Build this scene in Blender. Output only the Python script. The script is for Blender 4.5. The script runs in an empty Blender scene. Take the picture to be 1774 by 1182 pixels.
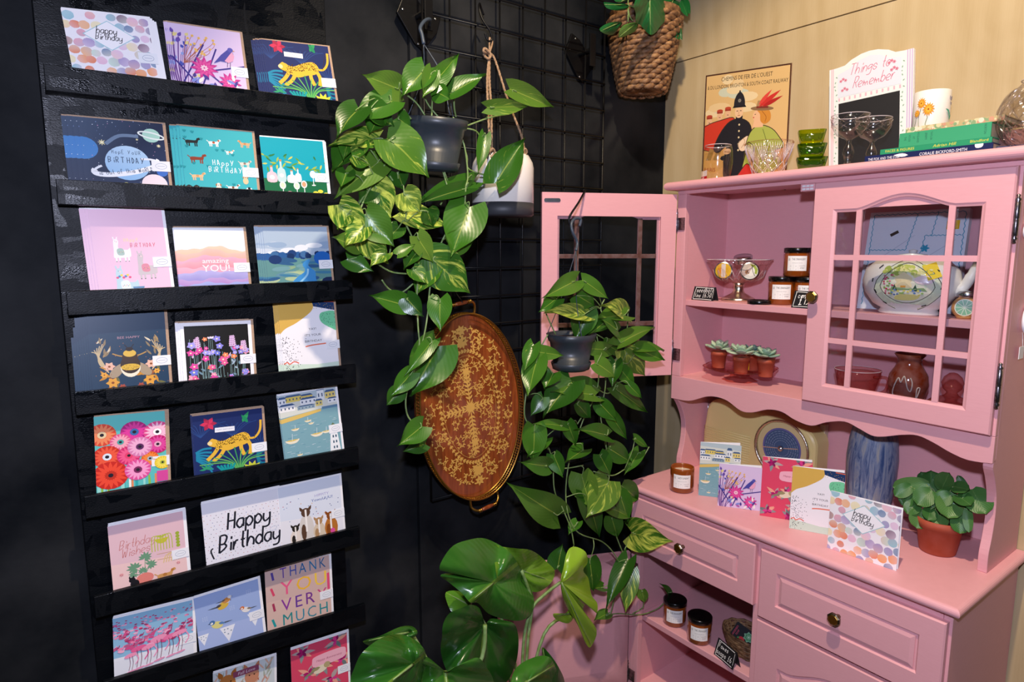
import bpy, bmesh, math, random
from math import sin, cos, pi, radians as R, atan2, hypot
from mathutils import Vector as V, Matrix, Euler
random.seed(7)
SC = bpy.context.scene
COL = SC.collection
# ------------------------------------------------------------------ camera
FPX, CXP, CYP = 1118., 887., 591.
TAU, YAW, CAMZ = math.atan(157/1118.), R(53.2), 1.55
cam_d = bpy.data.cameras.new('camera'); cam = bpy.data.objects.new('camera', cam_d); COL.objects.link(cam)
cam_d.sensor_width = 36; cam_d.lens = 36*FPX/1774.; cam_d.clip_start = .02
cam.location = (0, 0, CAMZ); cam.rotation_euler = (pi/2-TAU, 0, YAW-pi/2)
SC.camera = cam
# ------------------------------------------------------------------ world, lights, exposure
SC.view_settings.view_transform = 'Standard'; SC.view_settings.look = 'None'
SC.view_settings.gamma = 1; SC.view_settings.use_curve_mapping = False
SC.view_settings.exposure = -0.06
w = bpy.data.worlds.new('world'); SC.world = w; w.use_nodes = True
w.node_tree.nodes['Background'].inputs[0].default_value = (.75, .75, .9, 1)
w.node_tree.nodes['Background'].inputs[1].default_value = .06
def spot(name, loc, target, power, color, size_deg, radius, blend=.4):
    d = bpy.data.lights.new(name, 'SPOT'); o = bpy.data.objects.new(name, d); COL.objects.link(o)
    d.energy = power; d.color = color; d.spot_size = R(size_deg); d.spot_blend = blend; d.shadow_soft_size = radius
    o.location = loc; o.rotation_euler = (V(target)-V(loc)).to_track_quat('-Z', 'Y').to_euler()
    return o
def area(name, loc, target, power, color, size):
    d = bpy.data.lights.new(name, 'AREA'); o = bpy.data.objects.new(name, d); COL.objects.link(o)
    d.energy = power; d.color = color; d.size = size
    o.location = loc; o.rotation_euler = (V(target)-V(loc)).to_track_quat('-Z', 'Y').to_euler()
    return o
spot('ceiling_spot', (.55, .35, 3.3), (1.35, 1.0, 1.2), 205, (1, .80, .56), 78, .035, .35)
spot('camera_flash', (.0, .0, 1.78), (1.0, 1.25, 1.45), 98, (.72, .76, 1), 110, .03)
try: SC.cycles.transparent_max_bounces = 32
except Exception: pass
# ------------------------------------------------------------------ pixel of the 1774x1182 frame -> point on a plane
_fh = V((cos(YAW), sin(YAW), 0)); _rt = V((sin(YAW), -cos(YAW), 0))
_fw = _fh*cos(TAU)+V((0, 0, -sin(TAU))); _up = _rt.cross(_fw)
def ray(u, v): return _fw+_rt*((u-CXP)/FPX)-_up*((v-CYP)/FPX)
def P(u, v, ax, val):
    d = ray(u, v); o = (0, 0, CAMZ)
    return V(o)+d*((val-o[ax])/d[ax])
def Px(u, v, x): return P(u, v, 0, x)
def Py(u, v, y): return P(u, v, 1, y)
def Pz(u, v, z): return P(u, v, 2, z)
def proj(p):
    q = V(p)-V((0, 0, CAMZ)); z = q.dot(_fw)
    return CXP+FPX*q.dot(_rt)/z, CYP-FPX*q.dot(_up)/z
# ------------------------------------------------------------------ colours
def lin(c): return c/12.92 if c <= .04045 else ((c+.055)/1.055)**2.4
def C(h):
    if isinstance(h, str):
        h = h.lstrip('#')
        if len(h) == 3: h = ''.join(c+c for c in h)
        return tuple(lin(int(h[i:i+2], 16)/255) for i in (0, 2, 4))+(1.,)
    return tuple(h)+(1.,) if len(h) == 3 else tuple(h)
def mixc(a, b, t):
    a, b = C(a), C(b); return tuple(a[i]*(1-t)+b[i]*t for i in range(4))
# ------------------------------------------------------------------ materials
class NT:
    def __init__(s, name):
        s.m = bpy.data.materials.new(name); s.m.use_nodes = True
        s.t = s.m.node_tree; s.b = s.t.nodes['Principled BSDF']; s.out = s.t.nodes['Material Output']
    def n(s, kind, **kw):
        nd = s.t.nodes.new(kind)
        for k, v in kw.items():
            if k.startswith('i_'): nd.inputs[int(k[2:]) if k[2:].isdigit() else k[2:]].default_value = v
            else: setattr(nd, k, v)
        return nd
    def l(s, a, b): s.t.links.new(a, b)
    def set(s, **kw):
        for k, v in kw.items(): s.b.inputs[k.replace('_', ' ')].default_value = v
        return s
    def coord(s, kind='Object', scale=(1, 1, 1), rot=(0, 0, 0)):
        tc = s.n('ShaderNodeTexCoord'); mp = s.n('ShaderNodeMapping'); mp.inputs['Scale'].default_value = scale
        mp.inputs['Rotation'].default_value = rot
        s.l(tc.outputs[kind], mp.inputs[0]); return mp.outputs[0]
    def noise(s, co, scale, detail=4, rough=.5, dist=0):
        nd = s.n('ShaderNodeTexNoise'); nd.inputs['Scale'].default_value = scale; nd.inputs['Detail'].default_value = detail
        nd.inputs['Roughness'].default_value = rough; nd.inputs['Distortion'].default_value = dist
        s.l(co, nd.inputs['Vector']); return nd.outputs['Fac']
    def ramp(s, fac, stops):
        nd = s.n('ShaderNodeValToRGB'); e = nd.color_ramp.elements
        while len(e) < len(stops): e.new(.5)
        for k, (p, c) in enumerate(stops): e[k].position = p; e[k].color = C(c)
        s.l(fac, nd.inputs[0]); return nd.outputs[0]
    def bump(s, h, strength=.3, dist=.001):
        nd = s.n('ShaderNodeBump'); nd.inputs['Strength'].default_value = strength; nd.inputs['Distance'].default_value = dist
        s.l(h, nd.inputs['Height']); s.l(nd.outputs[0], s.b.inputs['Normal']); return nd
    def base(s, o): s.l(o, s.b.inputs['Base Color'])
    def math(s, op, a, b=None):
        nd = s.n('ShaderNodeMath', operation=op)
        for i, x in enumerate((a, b)):
            if x is None: continue
            if isinstance(x, (int, float)): nd.inputs[i].default_value = x
            else: s.l(x, nd.inputs[i])
        return nd.outputs[0]
M = {}
def simple(name, col, rough=.5, metal=0, bump=None, var=0, vs=30, **kw):
    t = NT(name); t.set(Base_Color=C(col), Roughness=rough, Metallic=metal, **kw)
    co = t.coord()
    if var:
        f = t.noise(co, vs, 4); t.base(t.ramp(f, [(.3, mixc(col, (0, 0, 0), var)), (.7, mixc(col, (1, 1, 1), var*.5))]))
    if bump: t.bump(t.noise(co, bump[0], 3), bump[1], bump[2])
    M[name] = t.m; return t
simple('dark_wall', '#05090f', .66, bump=(60, .3, .002), var=.04, vs=5, Specular_IOR_Level=.1)
simple('black_metal', '#08080a', .4, Specular_IOR_Level=.3)
simple('black_plastic', '#32383f', .38, bump=(90, .1, .001))
simple('grey_plastic', '#353b43', .30, bump=(40, .08, .001))
simple('strap_grey', '#3d4856', .4)
simple('white_ceramic', '#efeae2', .28)
simple('charcoal_ceramic', '#34353a', .5)
simple('white_paper', '#f3f2f4', .6)
simple('kraft_paper', '#b39377', .75, var=.1, vs=300)
simple('brass', '#c79a48', .28, 1, bump=(50, .15, .001))
simple('dark_brass', '#6d5a36', .3, 1, var=.35, vs=120)
simple('dark_iron', '#7a6e74', .3, 1, var=.4, vs=150)
simple('steel', '#c9cdd2', .25, 1, var=.15, vs=80)
simple('silver', '#d9d0bb', .18, 1, bump=(260, .5, .002))
simple('terracotta', '#ab4522', .62, var=.08, vs=25)
simple('soil', '#2a1c14', .95, bump=(160, .8, .004))
simple('lid_black', '#0b0a0a', .22)
simple('wax', '#efe2cd', .5)
simple('chalk_black', '#17171a', .6)
simple('brown_wood', '#7c4634', .55, var=.2, vs=60)
simple('jute', '#a98258', .9, bump=(900, .7, .002), var=.25, vs=250)
simple('radio_cream', '#ead58f', .38)
simple('vine_green', '#6f8f3c', .45, var=.2, vs=60)
simple('vine_brown', '#6a5a30', .6, var=.2, vs=60)
simple('floor_boards', '#4a4038', .5, var=.2, vs=6)
simple('cloth_white', '#eef1f6', .8, bump=(700, .4, .001))
simple('yellow_tag', '#f2cf12', .5)
simple('citrus_green', '#8fc08a', .35, var=.1)
simple('citrus_peel', '#cf8a3c', .4, var=.2, vs=90)
# pink chalk paint with faint brush strokes
t = NT('pink_paint'); t.set(Roughness=.48)
co = t.coord(scale=(6, 6, 60)); f = t.noise(co, 6, 5, .6); t.base(t.ramp(f, [(.25, '#e2a3a9'), (.75, '#e7a9af')])); t.bump(f, .12, .001)
M['pink_paint'] = t.m
# black glossy strand board
t = NT('strand_board'); t.set(Roughness=.30, Base_Color=C('#05080d'), Specular_IOR_Level=.22)
def flakes(sc, rot, seed):
    co = t.coord(scale=sc, rot=rot); v = t.n('ShaderNodeTexVoronoi'); v.inputs['Scale'].default_value = 1; nz = t.n('ShaderNodeTexNoise'); nz.inputs['Scale'].default_value = .9; nz.inputs['Detail'].default_value = 2
    t.l(co, nz.inputs['Vector']); mx = t.n('ShaderNodeMixRGB', blend_type='ADD'); mx.inputs[0].default_value = 1.2; t.l(co, mx.inputs[1]); t.l(nz.outputs['Color'], mx.inputs[2]); t.l(mx.outputs[0], v.inputs['Vector'])
    sp = t.n('ShaderNodeSeparateColor'); t.l(v.outputs['Color'], sp.inputs[0]); return sp.outputs[0], v.outputs['Distance']
f1, d1 = flakes((12, 12, 46), (0, .7, 0), 0); f2, d2 = flakes((13, 13, 50), (0, -.5, 0), 1); f3, d3 = flakes((42, 42, 12), (0, .2, 0), 2)
fl = t.math('MAXIMUM', t.math('MAXIMUM', f1, f2), t.math('MULTIPLY', f3, .9)); gr = t.noise(t.coord(scale=(120, 120, 240), rot=(0, .5, 0)), 2, 4)
t.bump(t.math('ADD', fl, t.math('MULTIPLY', gr, .15)), 1.0, .0035)
t.l(t.ramp(fl, [(.3, (.16, .16, .16)), (.9, (.5, .5, .5))]), t.b.inputs['Roughness'])
M['strand_board'] = t.m
simple('glass_edge', '#ecdfe0', .12)  # opaque pale tone painting bright highlights on glass rims and cuts
simple('board_edge', '#1c191a', .5, bump=(70, .7, .003), var=.3, vs=80)
# birch plywood
t = NT('birch_plywood'); t.set(Roughness=.5)
co = t.coord(scale=(1.2, 1.2, .55)); f1 = t.noise(co, 3.2, 6, .55, 1.2)
wv = t.n('ShaderNodeTexWave', wave_type='BANDS', bands_direction='Y'); wv.inputs['Scale'].default_value = 2.0
wv.inputs['Distortion'].default_value = 9; wv.inputs['Detail'].default_value = 3; wv.inputs['Detail Scale'].default_value = 1.1
t.l(t.coord(scale=(1, 2.2, .5)), wv.inputs['Vector'])
fine = t.noise(t.coord(scale=(90, 90, 3)), 4, 3)
sm = t.math('ADD', t.math('MULTIPLY', wv.outputs['Fac'], .12), t.math('ADD', t.math('MULTIPLY', f1, .6), t.math('MULTIPLY', fine, .18)))
t.base(t.ramp(sm, [(.2, '#b0986c'), (.45, '#bfa980'), (.75, '#ccb992')])); M['birch_plywood'] = t.m
# printed surfaces: the ink colours live in the mesh's colour attribute
def printed(name, rough, **kw):
    t = NT(name); t.set(Roughness=rough, Specular_IOR_Level=.3, **kw)
    at = t.n('ShaderNodeVertexColor', layer_name='ink'); t.base(at.outputs[0]); M[name] = t.m; return t
printed('print', .38); printed('print_gloss', .16); printed('print_matt', .7)
# mahogany
t = NT('mahogany'); t.set(Roughness=.16, Coat_Weight=.4, Coat_Roughness=.05)
f = t.noise(t.coord(scale=(14, 14, 1.6)), 5, 6, .6, .6); t.base(t.ramp(f, [(.3, '#6b2f16'), (.55, '#8f451f'), (.8, '#a85a28')])); M['mahogany'] = t.m
# leaves: attribute r = tint, g = how much yellow splash ; uv = across / along
def leafmat(name, dark, mid, light, splash, rough=.32, veins=.22):
    t = NT(name); t.set(Roughness=rough, Specular_IOR_Level=.55)
    at = t.n('ShaderNodeVertexColor', layer_name='ink'); sp = t.n('ShaderNodeSeparateColor'); t.l(at.outputs[0], sp.inputs[0])
    uv = t.n('ShaderNodeUVMap', uv_map='UVMap'); s2 = t.n('ShaderNodeSeparateXYZ'); t.l(uv.outputs[0], s2.inputs[0])
    au = t.math('ABSOLUTE', t.math('SUBTRACT', s2.outputs[0], .5))
    # slanting streaks: coordinate (|u|*k, v - |u|)
    cb = t.n('ShaderNodeCombineXYZ'); t.l(t.math('MULTIPLY', s2.outputs[0], 2.2), cb.inputs[0])
    vv = t.math('SUBTRACT', s2.outputs[1], t.math('MULTIPLY', au, 1.1)); t.l(t.math('MULTIPLY', vv, 5.5), cb.inputs[1]); t.l(t.math('MULTIPLY', sp.outputs[0], 37.), cb.inputs[2])
    nz = t.n('ShaderNodeTexNoise'); nz.inputs['Scale'].default_value = 1.3; nz.inputs['Detail'].default_value = 5; nz.inputs['Roughness'].default_value = .6
    t.l(cb.outputs[0], nz.inputs['Vector'])
    basec = t.ramp(sp.outputs[0], [(0, dark), (.5, mid), (1, light)])
    th = t.math('SUBTRACT', .82, t.math('MULTIPLY', sp.outputs[1], .4))
    fac = t.math('MULTIPLY', t.math('SUBTRACT', nz.outputs['Fac'], th), 6.); cl = t.n('ShaderNodeClamp'); t.l(fac, cl.inputs[0])
    mx = t.n('ShaderNodeMixRGB'); t.l(cl.outputs[0], mx.inputs[0]); t.l(basec, mx.inputs[1]); mx.inputs[2].default_value = C(splash)
    mid_ = t.math('LESS_THAN', au, .018); m2 = t.n('ShaderNodeMixRGB'); t.l(t.math('MULTIPLY', mid_, .3), m2.inputs[0]); t.l(mx.outputs[0], m2.inputs[1]); m2.inputs[2].default_value = C(splash)
    t.base(m2.outputs[0])
    vein = t.math('SINE', t.math('MULTIPLY', vv, 60.))
    t.bump(t.math('ADD', t.math('MULTIPLY', vein, .5), t.math('MULTIPLY', mid_, -1.5)), veins, .0012)
    tr = t.n('ShaderNodeBsdfTranslucent'); t.l(m2.outputs[0], tr.inputs[0]); ms = t.n('ShaderNodeMixShader'); ms.inputs[0].default_value = .16
    t.l(t.b.outputs[0], ms.inputs[1]); t.l(tr.outputs[0], ms.inputs[2]); t.l(ms.outputs[0], t.out.inputs[0])
    M[name] = t.m
leafmat('pothos_leaf', '#1e4813', '#3c701c', '#738f36', '#cdd95c', .3, .07)
leafmat('monstera_leaf', '#1f4d16', '#3f7a26', '#8fb52c', '#9fbd3a', .24, .2)
leafmat('plastic_leaf', '#0f4a22', '#1f6a33', '#5f9a3c', '#6fae4a', .3, .4)
leafmat('peperomia_leaf', '#2f5a2a', '#3f7334', '#6a9450', '#7da35c', .42, .15)
leafmat('succulent_leaf', '#7fa898', '#b4d0b2', '#d6e4c0', '#e0e8c8', .5, .05)
# thin clear glass (transparent + mirror by angle)
def glass(name, tint, edge=None, rough=.02, fac=.08, bumpy=None):
    t = NT(name); tr = t.n('ShaderNodeBsdfTransparent'); gl = t.n('ShaderNodeBsdfGlossy'); gl.inputs['Roughness'].default_value = rough
    lw = t.n('ShaderNodeLayerWeight'); lw.inputs[0].default_value = .35
    col = t.ramp(lw.outputs['Facing'], [(0, tint), (1, edge or tint)]); t.l(col, tr.inputs[0])
    f = t.math('ADD', t.math('MULTIPLY', t.math('POWER', lw.outputs['Facing'], 3), .42), fac)
    ms = t.n('ShaderNodeMixShader'); t.l(f, ms.inputs[0]); t.l(tr.outputs[0], ms.inputs[1]); t.l(gl.outputs[0], ms.inputs[2]); t.l(ms.outputs[0], t.out.inputs[0])
    if bumpy:
        b = t.n('ShaderNodeBump'); b.inputs['Strength'].default_value = bumpy[1]; b.inputs['Distance'].default_value = .004
        wv = t.n('ShaderNodeTexVoronoi', feature='F1'); wv.inputs['Scale'].default_value = bumpy[0]; t.l(t.coord(), wv.inputs['Vector'])
        t.l(wv.outputs['Distance'], b.inputs['Height']); t.l(b.outputs[0], gl.inputs['Normal']); t.l(b.outputs[0], lw.inputs['Normal'])
    M[name] = t.m
glass('window_glass', '#f4f6f8', fac=.035); glass('clear_glass', '#fefefe', '#f0ecee', rough=.10, fac=.10)
glass('cut_glass', '#fcfafa', '#e6e0e4', rough=.12, fac=.2, bumpy=(120, .9)); glass('pink_glass', '#fadcd5', '#d98e84', fac=.06, bumpy=(110, .35))
glass('blush_glass', '#fef8f6', '#eed2ca', rough=.12, fac=.14, bumpy=(130, .6)); glass('green_glass', '#e2ee3c', '#94bc28', fac=.10, bumpy=(60, .4))
glass('deep_green_glass', '#bfe04e', '#5c9a20', fac=.10, bumpy=(60, .4))
t = NT('amber_glass'); t.set(Base_Color=C('#8a4210'), Roughness=.08, Coat_Weight=.6)
M['amber_glass'] = t.m
simple('brown_glaze', '#7c2a08', .1, var=.15, vs=40)
t = NT('woven_basket'); t.set(Roughness=.6)
t.base(t.ramp(t.noise(t.coord(), 60, 4), [(.3, '#4a2f1c'), (.55, '#8a6340'), (.75, '#b48a5c')])); t.bump(t.noise(t.coord(scale=(1, 1, 6)), 140, 3), .5, .001); M['woven_basket'] = t.m
t = NT('blue_vase_glaze'); t.set(Roughness=.4)
f = t.noise(t.coord(scale=(70, 70, 9), rot=(.25, 0, 0)), 1, 6, .7, 1); t.base(t.ramp(f, [(.38, '#39527e'), (.52, '#7f8ea6'), (.68, '#a9a9a0')])); M['blue_vase_glaze'] = t.m
t = NT('lamp_glow'); t.set(Base_Color=(1, 1, 1, 1)); t.b.inputs['Emission Color'].default_value = (1, .93, .82, 1); t.b.inputs['Emission Strength'].default_value = 38; M['lamp_glow'] = t.m  # emission of the added overhead discs
simple('ceiling_paint', '#8a8a8a', .9)
# ------------------------------------------------------------------ mesh builder
class MB:
    def __init__(s): s.v = []; s.f = []; s.fm = []; s.fs = []; s.fc = []; s.uv = []; s.ms = []; s.m = 0; s.sm = False; s.c = (1, 1, 1, 1)
    def mat(s, name):
        if name not in s.ms: s.ms.append(name)
        s.m = s.ms.index(name); return s
    def add(s, vs, fs, sm=None, col=None, uvs=None):
        b = len(s.v); s.v += [tuple(p) for p in vs]
        for f in fs:
            s.f.append([b+i for i in f]); s.fm.append(s.m); s.fs.append(s.sm if sm is None else sm)
            s.fc.append([col[i] for i in f] if isinstance(col, list) else [col or s.c]*len(f))
            s.uv.append([uvs[i] for i in f] if uvs else [(0, 0)]*len(f))
        return s
    def box(s, a, b, mtx=None):
        (x0, y0, z0), (x1, y1, z1) = a, b
        x0, x1 = min(x0, x1), max(x0, x1); y0, y1 = min(y0, y1), max(y0, y1); z0, z1 = min(z0, z1), max(z0, z1)
        vs = [V((x, y, z)) for z in (z0, z1) for y in (y0, y1) for x in (x0, x1)]
        if mtx: vs = [mtx @ p for p in vs]
        return s.add(vs, [(0, 2, 3, 1), (4, 5, 7, 6), (0, 1, 5, 4), (2, 6, 7, 3), (0, 4, 6, 2), (1, 3, 7, 5)], False)
    def tube(s, pts, r, n=8, closed=False, caps=True, col=None):
        pts = [V(p) for p in pts]; k = len(pts); rr = r if isinstance(r, (list, tuple)) else [r]*k
        vs = []; nrm = None
        for i, p in enumerate(pts):
            a = pts[(i-1) % k] if (i or closed) else p; b = pts[(i+1) % k] if (i < k-1 or closed) else p
            t = (b-a)
            if t.length < 1e-9: t = V((0, 0, 1))
            t.normalize()
            if nrm is None: nrm = t.orthogonal().normalized()
            nrm = (nrm-t*nrm.dot(t)); nrm = nrm.normalized() if nrm.length > 1e-6 else t.orthogonal().normalized()
            bn = t.cross(nrm)
            for j in range(n):
                a_ = 2*pi*j/n; vs.append(p+(nrm*cos(a_)+bn*sin(a_))*rr[i])
        fs = []
        for i in range(k if closed else k-1):
            for j in range(n):
                a_ = i*n; b_ = ((i+1) % k)*n; fs.append((a_+j, a_+(j+1) % n, b_+(j+1) % n, b_+j))
        if caps and not closed: fs += [tuple(range(n))[::-1], tuple((k-1)*n+j for j in range(n))]
        return s.add(vs, fs, True, col)
    def lathe(s, prof, n=40, o=(0, 0, 0), mtx=None, a0=0, a1=2*pi, fn=None, col=None):
        full = abs(a1-a0-2*pi) < 1e-6; k = n if full else n+1; vs = []; uvs = []
        for i, (r, z) in enumerate(prof):
            for j in range(k):
                a = a0+(a1-a0)*j/n; q = r*(fn(a, z) if fn else 1)
                p = V((q*cos(a), q*sin(a), z))
                vs.append((mtx @ p if mtx else p)+V(o)); uvs.append((j/n, i/max(1, len(prof)-1)))
        fs = [(i*k+j, i*k+(j+1) % k, (i+1)*k+(j+1) % k, (i+1)*k+j) for i in range(len(prof)-1) for j in range(n)]
        return s.add(vs, fs, True, col, uvs)
    def prism(s, pts, d0, d1, f, sm=False):
        """2-D outline pts extruded from d0 to d1; f maps (a, b, d) to a point"""
        n = len(pts); vs = [f(a, b, d0) for a, b in pts]+[f(a, b, d1) for a, b in pts]
        s.add(vs, [tuple(range(n))[::-1], tuple(range(n, 2*n))], False)
        b = len(s.v)-2*n
        for i in range(n):
            j = (i+1) % n; s.f.append([b+i, b+j, b+n+j, b+n+i]); s.fm.append(s.m); s.fs.append(sm); s.fc.append([s.c]*4); s.uv.append([(0, 0)]*4)
        return s
    def build(s, name, parent=None, mat=None, world=True, bevel=0, sub=0, fix=True, loc=None):
        me = bpy.data.meshes.new(name)
        vs = s.v
        if parent is not None and world:
            mi = W(parent).inverted(); vs = [tuple(mi @ V(p)) for p in vs]
        o = bpy.data.objects.new(name, me)
        if parent is None and loc is not None:
            vs = [tuple(V(p)-V(loc)) for p in vs]; o.location = loc
        me.from_pydata(vs, [], s.f)
        for m in (([mat] if mat else None) or s.ms or ['white_paper']): me.materials.append(M[m])
        if not mat: me.polygons.foreach_set('material_index', s.fm)
        me.polygons.foreach_set('use_smooth', s.fs)
        at = me.color_attributes.new('ink', 'FLOAT_COLOR', 'CORNER'); flat = [x for f in s.fc for c in f for x in c]
        at.data.foreach_set('color', flat)
        uv = me.uv_layers.new(name='UVMap'); uv.data.foreach_set('uv', [x for f in s.uv for c in f for x in c])
        if fix:
            bm = bmesh.new(); bm.from_mesh(me); bmesh.ops.recalc_face_normals(bm, faces=bm.faces); bm.to_mesh(me); bm.free()
        me.update(); COL.objects.link(o)
        if parent is not None: o.parent = parent
        if bevel:
            b = o.modifiers.new('bevel', 'BEVEL'); b.width = bevel; b.segments = 2; b.limit_method = 'ANGLE'; b.angle_limit = R(40)
        if sub:
            b = o.modifiers.new('sub', 'SUBSURF'); b.levels = sub; b.render_levels = sub
        return o
def W(o):
    m = Matrix.LocRotScale(o.location, o.rotation_euler, o.scale)
    return W(o.parent) @ m if o.parent else m
def tag(o, label, cat, group=None, kind=None):
    if label: o['label'] = label
    if cat: o['category'] = cat
    if group: o['group'] = group
    if kind: o['kind'] = kind
    return o
def thing(name, label, cat, loc=(0, 0, 0), rot=(0, 0, 0), group=None):
    o = bpy.data.objects.new(name, None); COL.objects.link(o); o.empty_display_size = .02
    o.location = loc; o.rotation_euler = rot; return tag(o, label, cat, group)
def struct(mb, name, label=None, **kw):
    o = mb.build(name, **kw); o['kind'] = 'structure'
    if label: o['label'] = label
    return o
def dup(o, parent=None):
    c = o.copy(); COL.objects.link(c)
    if parent is not None: c.parent = parent
    for ch in [x for x in list(COL.objects) if x.parent == o]: dup(ch, c)
    return c
def spline(pts, n=6, closed=False):
    pts = [V(p) for p in pts]; k = len(pts); out = []
    for i in range(k if closed else k-1):
        p0 = pts[(i-1) % k] if (closed or i) else pts[0]; p1 = pts[i]; p2 = pts[(i+1) % k]; p3 = pts[(i+2) % k] if (closed or i+2 < k) else pts[-1]
        for j in range(n):
            t = j/n; out.append(.5*((2*p1)+(p2-p0)*t+(2*p0-5*p1+4*p2-p3)*t*t+(3*p1-p0-3*p2+p3)*t**3))
    if not closed: out.append(pts[-1])
    return out
def sp2(pts, n=6, closed=False): return [(p.x, p.y) for p in spline([(a, b, 0) for a, b in pts], n, closed)]
# ------------------------------------------------------------------ flat art, drawn in units of the sheet
def clip(poly, x1, y1):
    """Sutherland-Hodgman against 0..x1, 0..y1 ; each vertex is (x, y, col)"""
    for ax, val, sgn in ((0, 0, 1), (0, x1, -1), (1, 0, 1), (1, y1, -1)):
        out = []
        for i, q in enumerate(poly):
            p = poly[i-1]; ip = (p[ax]-val)*sgn >= 0; iq = (q[ax]-val)*sgn >= 0
            if ip != iq:
                t = (val-p[ax])/(q[ax]-p[ax]); out.append((p[0]+(q[0]-p[0])*t, p[1]+(q[1]-p[1])*t, tuple(p[2][k]*(1-t)+q[2][k]*t for k in range(4))))
            if iq: out.append(q)
        poly = out
        if len(poly) < 3: return []
    return poly
_txt = {}
def text_tris(s):
    if s in _txt: return _txt[s]
    cu = bpy.data.curves.new('t', 'FONT'); cu.body = s; cu.size = 1; cu.resolution_u = 2
    o = bpy.data.objects.new('t', cu); COL.objects.link(o)
    me = bpy.data.meshes.new_from_object(o.evaluated_get(bpy.context.evaluated_depsgraph_get()))
    vs = [(v.co.x, v.co.y) for v in me.vertices]; fs = [tuple(p.vertices) for p in me.polygons]
    bpy.data.objects.remove(o); bpy.data.curves.remove(cu); bpy.data.meshes.remove(me)
    w_ = max([v[0] for v in vs] or [0]); _txt[s] = (vs, fs, w_); return _txt[s]
GL = {'a': '35 15 04 03 12 22 33|35 32', 'b': '08 02|04 15 25 34 33 22 12 03', 'c': '34 25 15 04 03 12 22 33', 'd': '38 32|34 25 15 04 03 12 22 33',
 'e': '03 34 25 15 04 03 12 32', 'f': '37 28 17 12|05 25', 'g': '35 15 04 03 13 34|35 31 20 00', 'h': '08 02|03 15 25 34 32', 'i': '15 12|16 17', 'j': '25 21 10 00|27 28',
 'k': '08 02|35 03 32', 'l': '18 13 22', 'm': '05 02|03 14 22|23 34 42', 'n': '05 02|03 15 25 34 32', 'o': '15 04 03 12 22 33 34 25 15', 'p': '05 00|04 15 25 34 33 22 12 03',
 'r': '05 02|03 15 25', 's': '34 25 15 04 33 22 12 03', 't': '18 13 22|05 25', 'u': '05 03 12 22 33|35 32', 'v': '05 12 35', 'w': '05 12 24 32 45', 'y': '05 03 12 33|35 31 20 00', 'z': '05 35 02 32',
 'H': '08 02|38 32|05 35', 'B': '08 02|08 28 37 25 05|25 34 23 02', 'T': '08 48|28 22', 'R': '08 02|08 28 37 25 05|15 32', 'W': '08 12 26 32 48', 'F': '08 02|08 38|05 25', 'S': '37 28 17 06 34 23 12 03',
 'Y': '08 24|48 12', 'U': '08 03 12 22 33 38', '£': '38 28 17 12 02|05 25|02 32', '0': '18 06 04 12 22 34 36 28 18', '1': '06 18 12', '5': '38 08 06 25 34 23 02', '6': '28 06 03 12 22 33 34 15 04', '.': '12 13', '&': '32 07 18 27 03 12 34', '!': '18 14|12 13', ',': '12 01', 'L': '08 02 32', 'I': '18 12', 'E': '38 08 02 32|05 25', 'A': '02 18 32|04 24', 'D': '08 02 24 26 08'}
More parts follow.
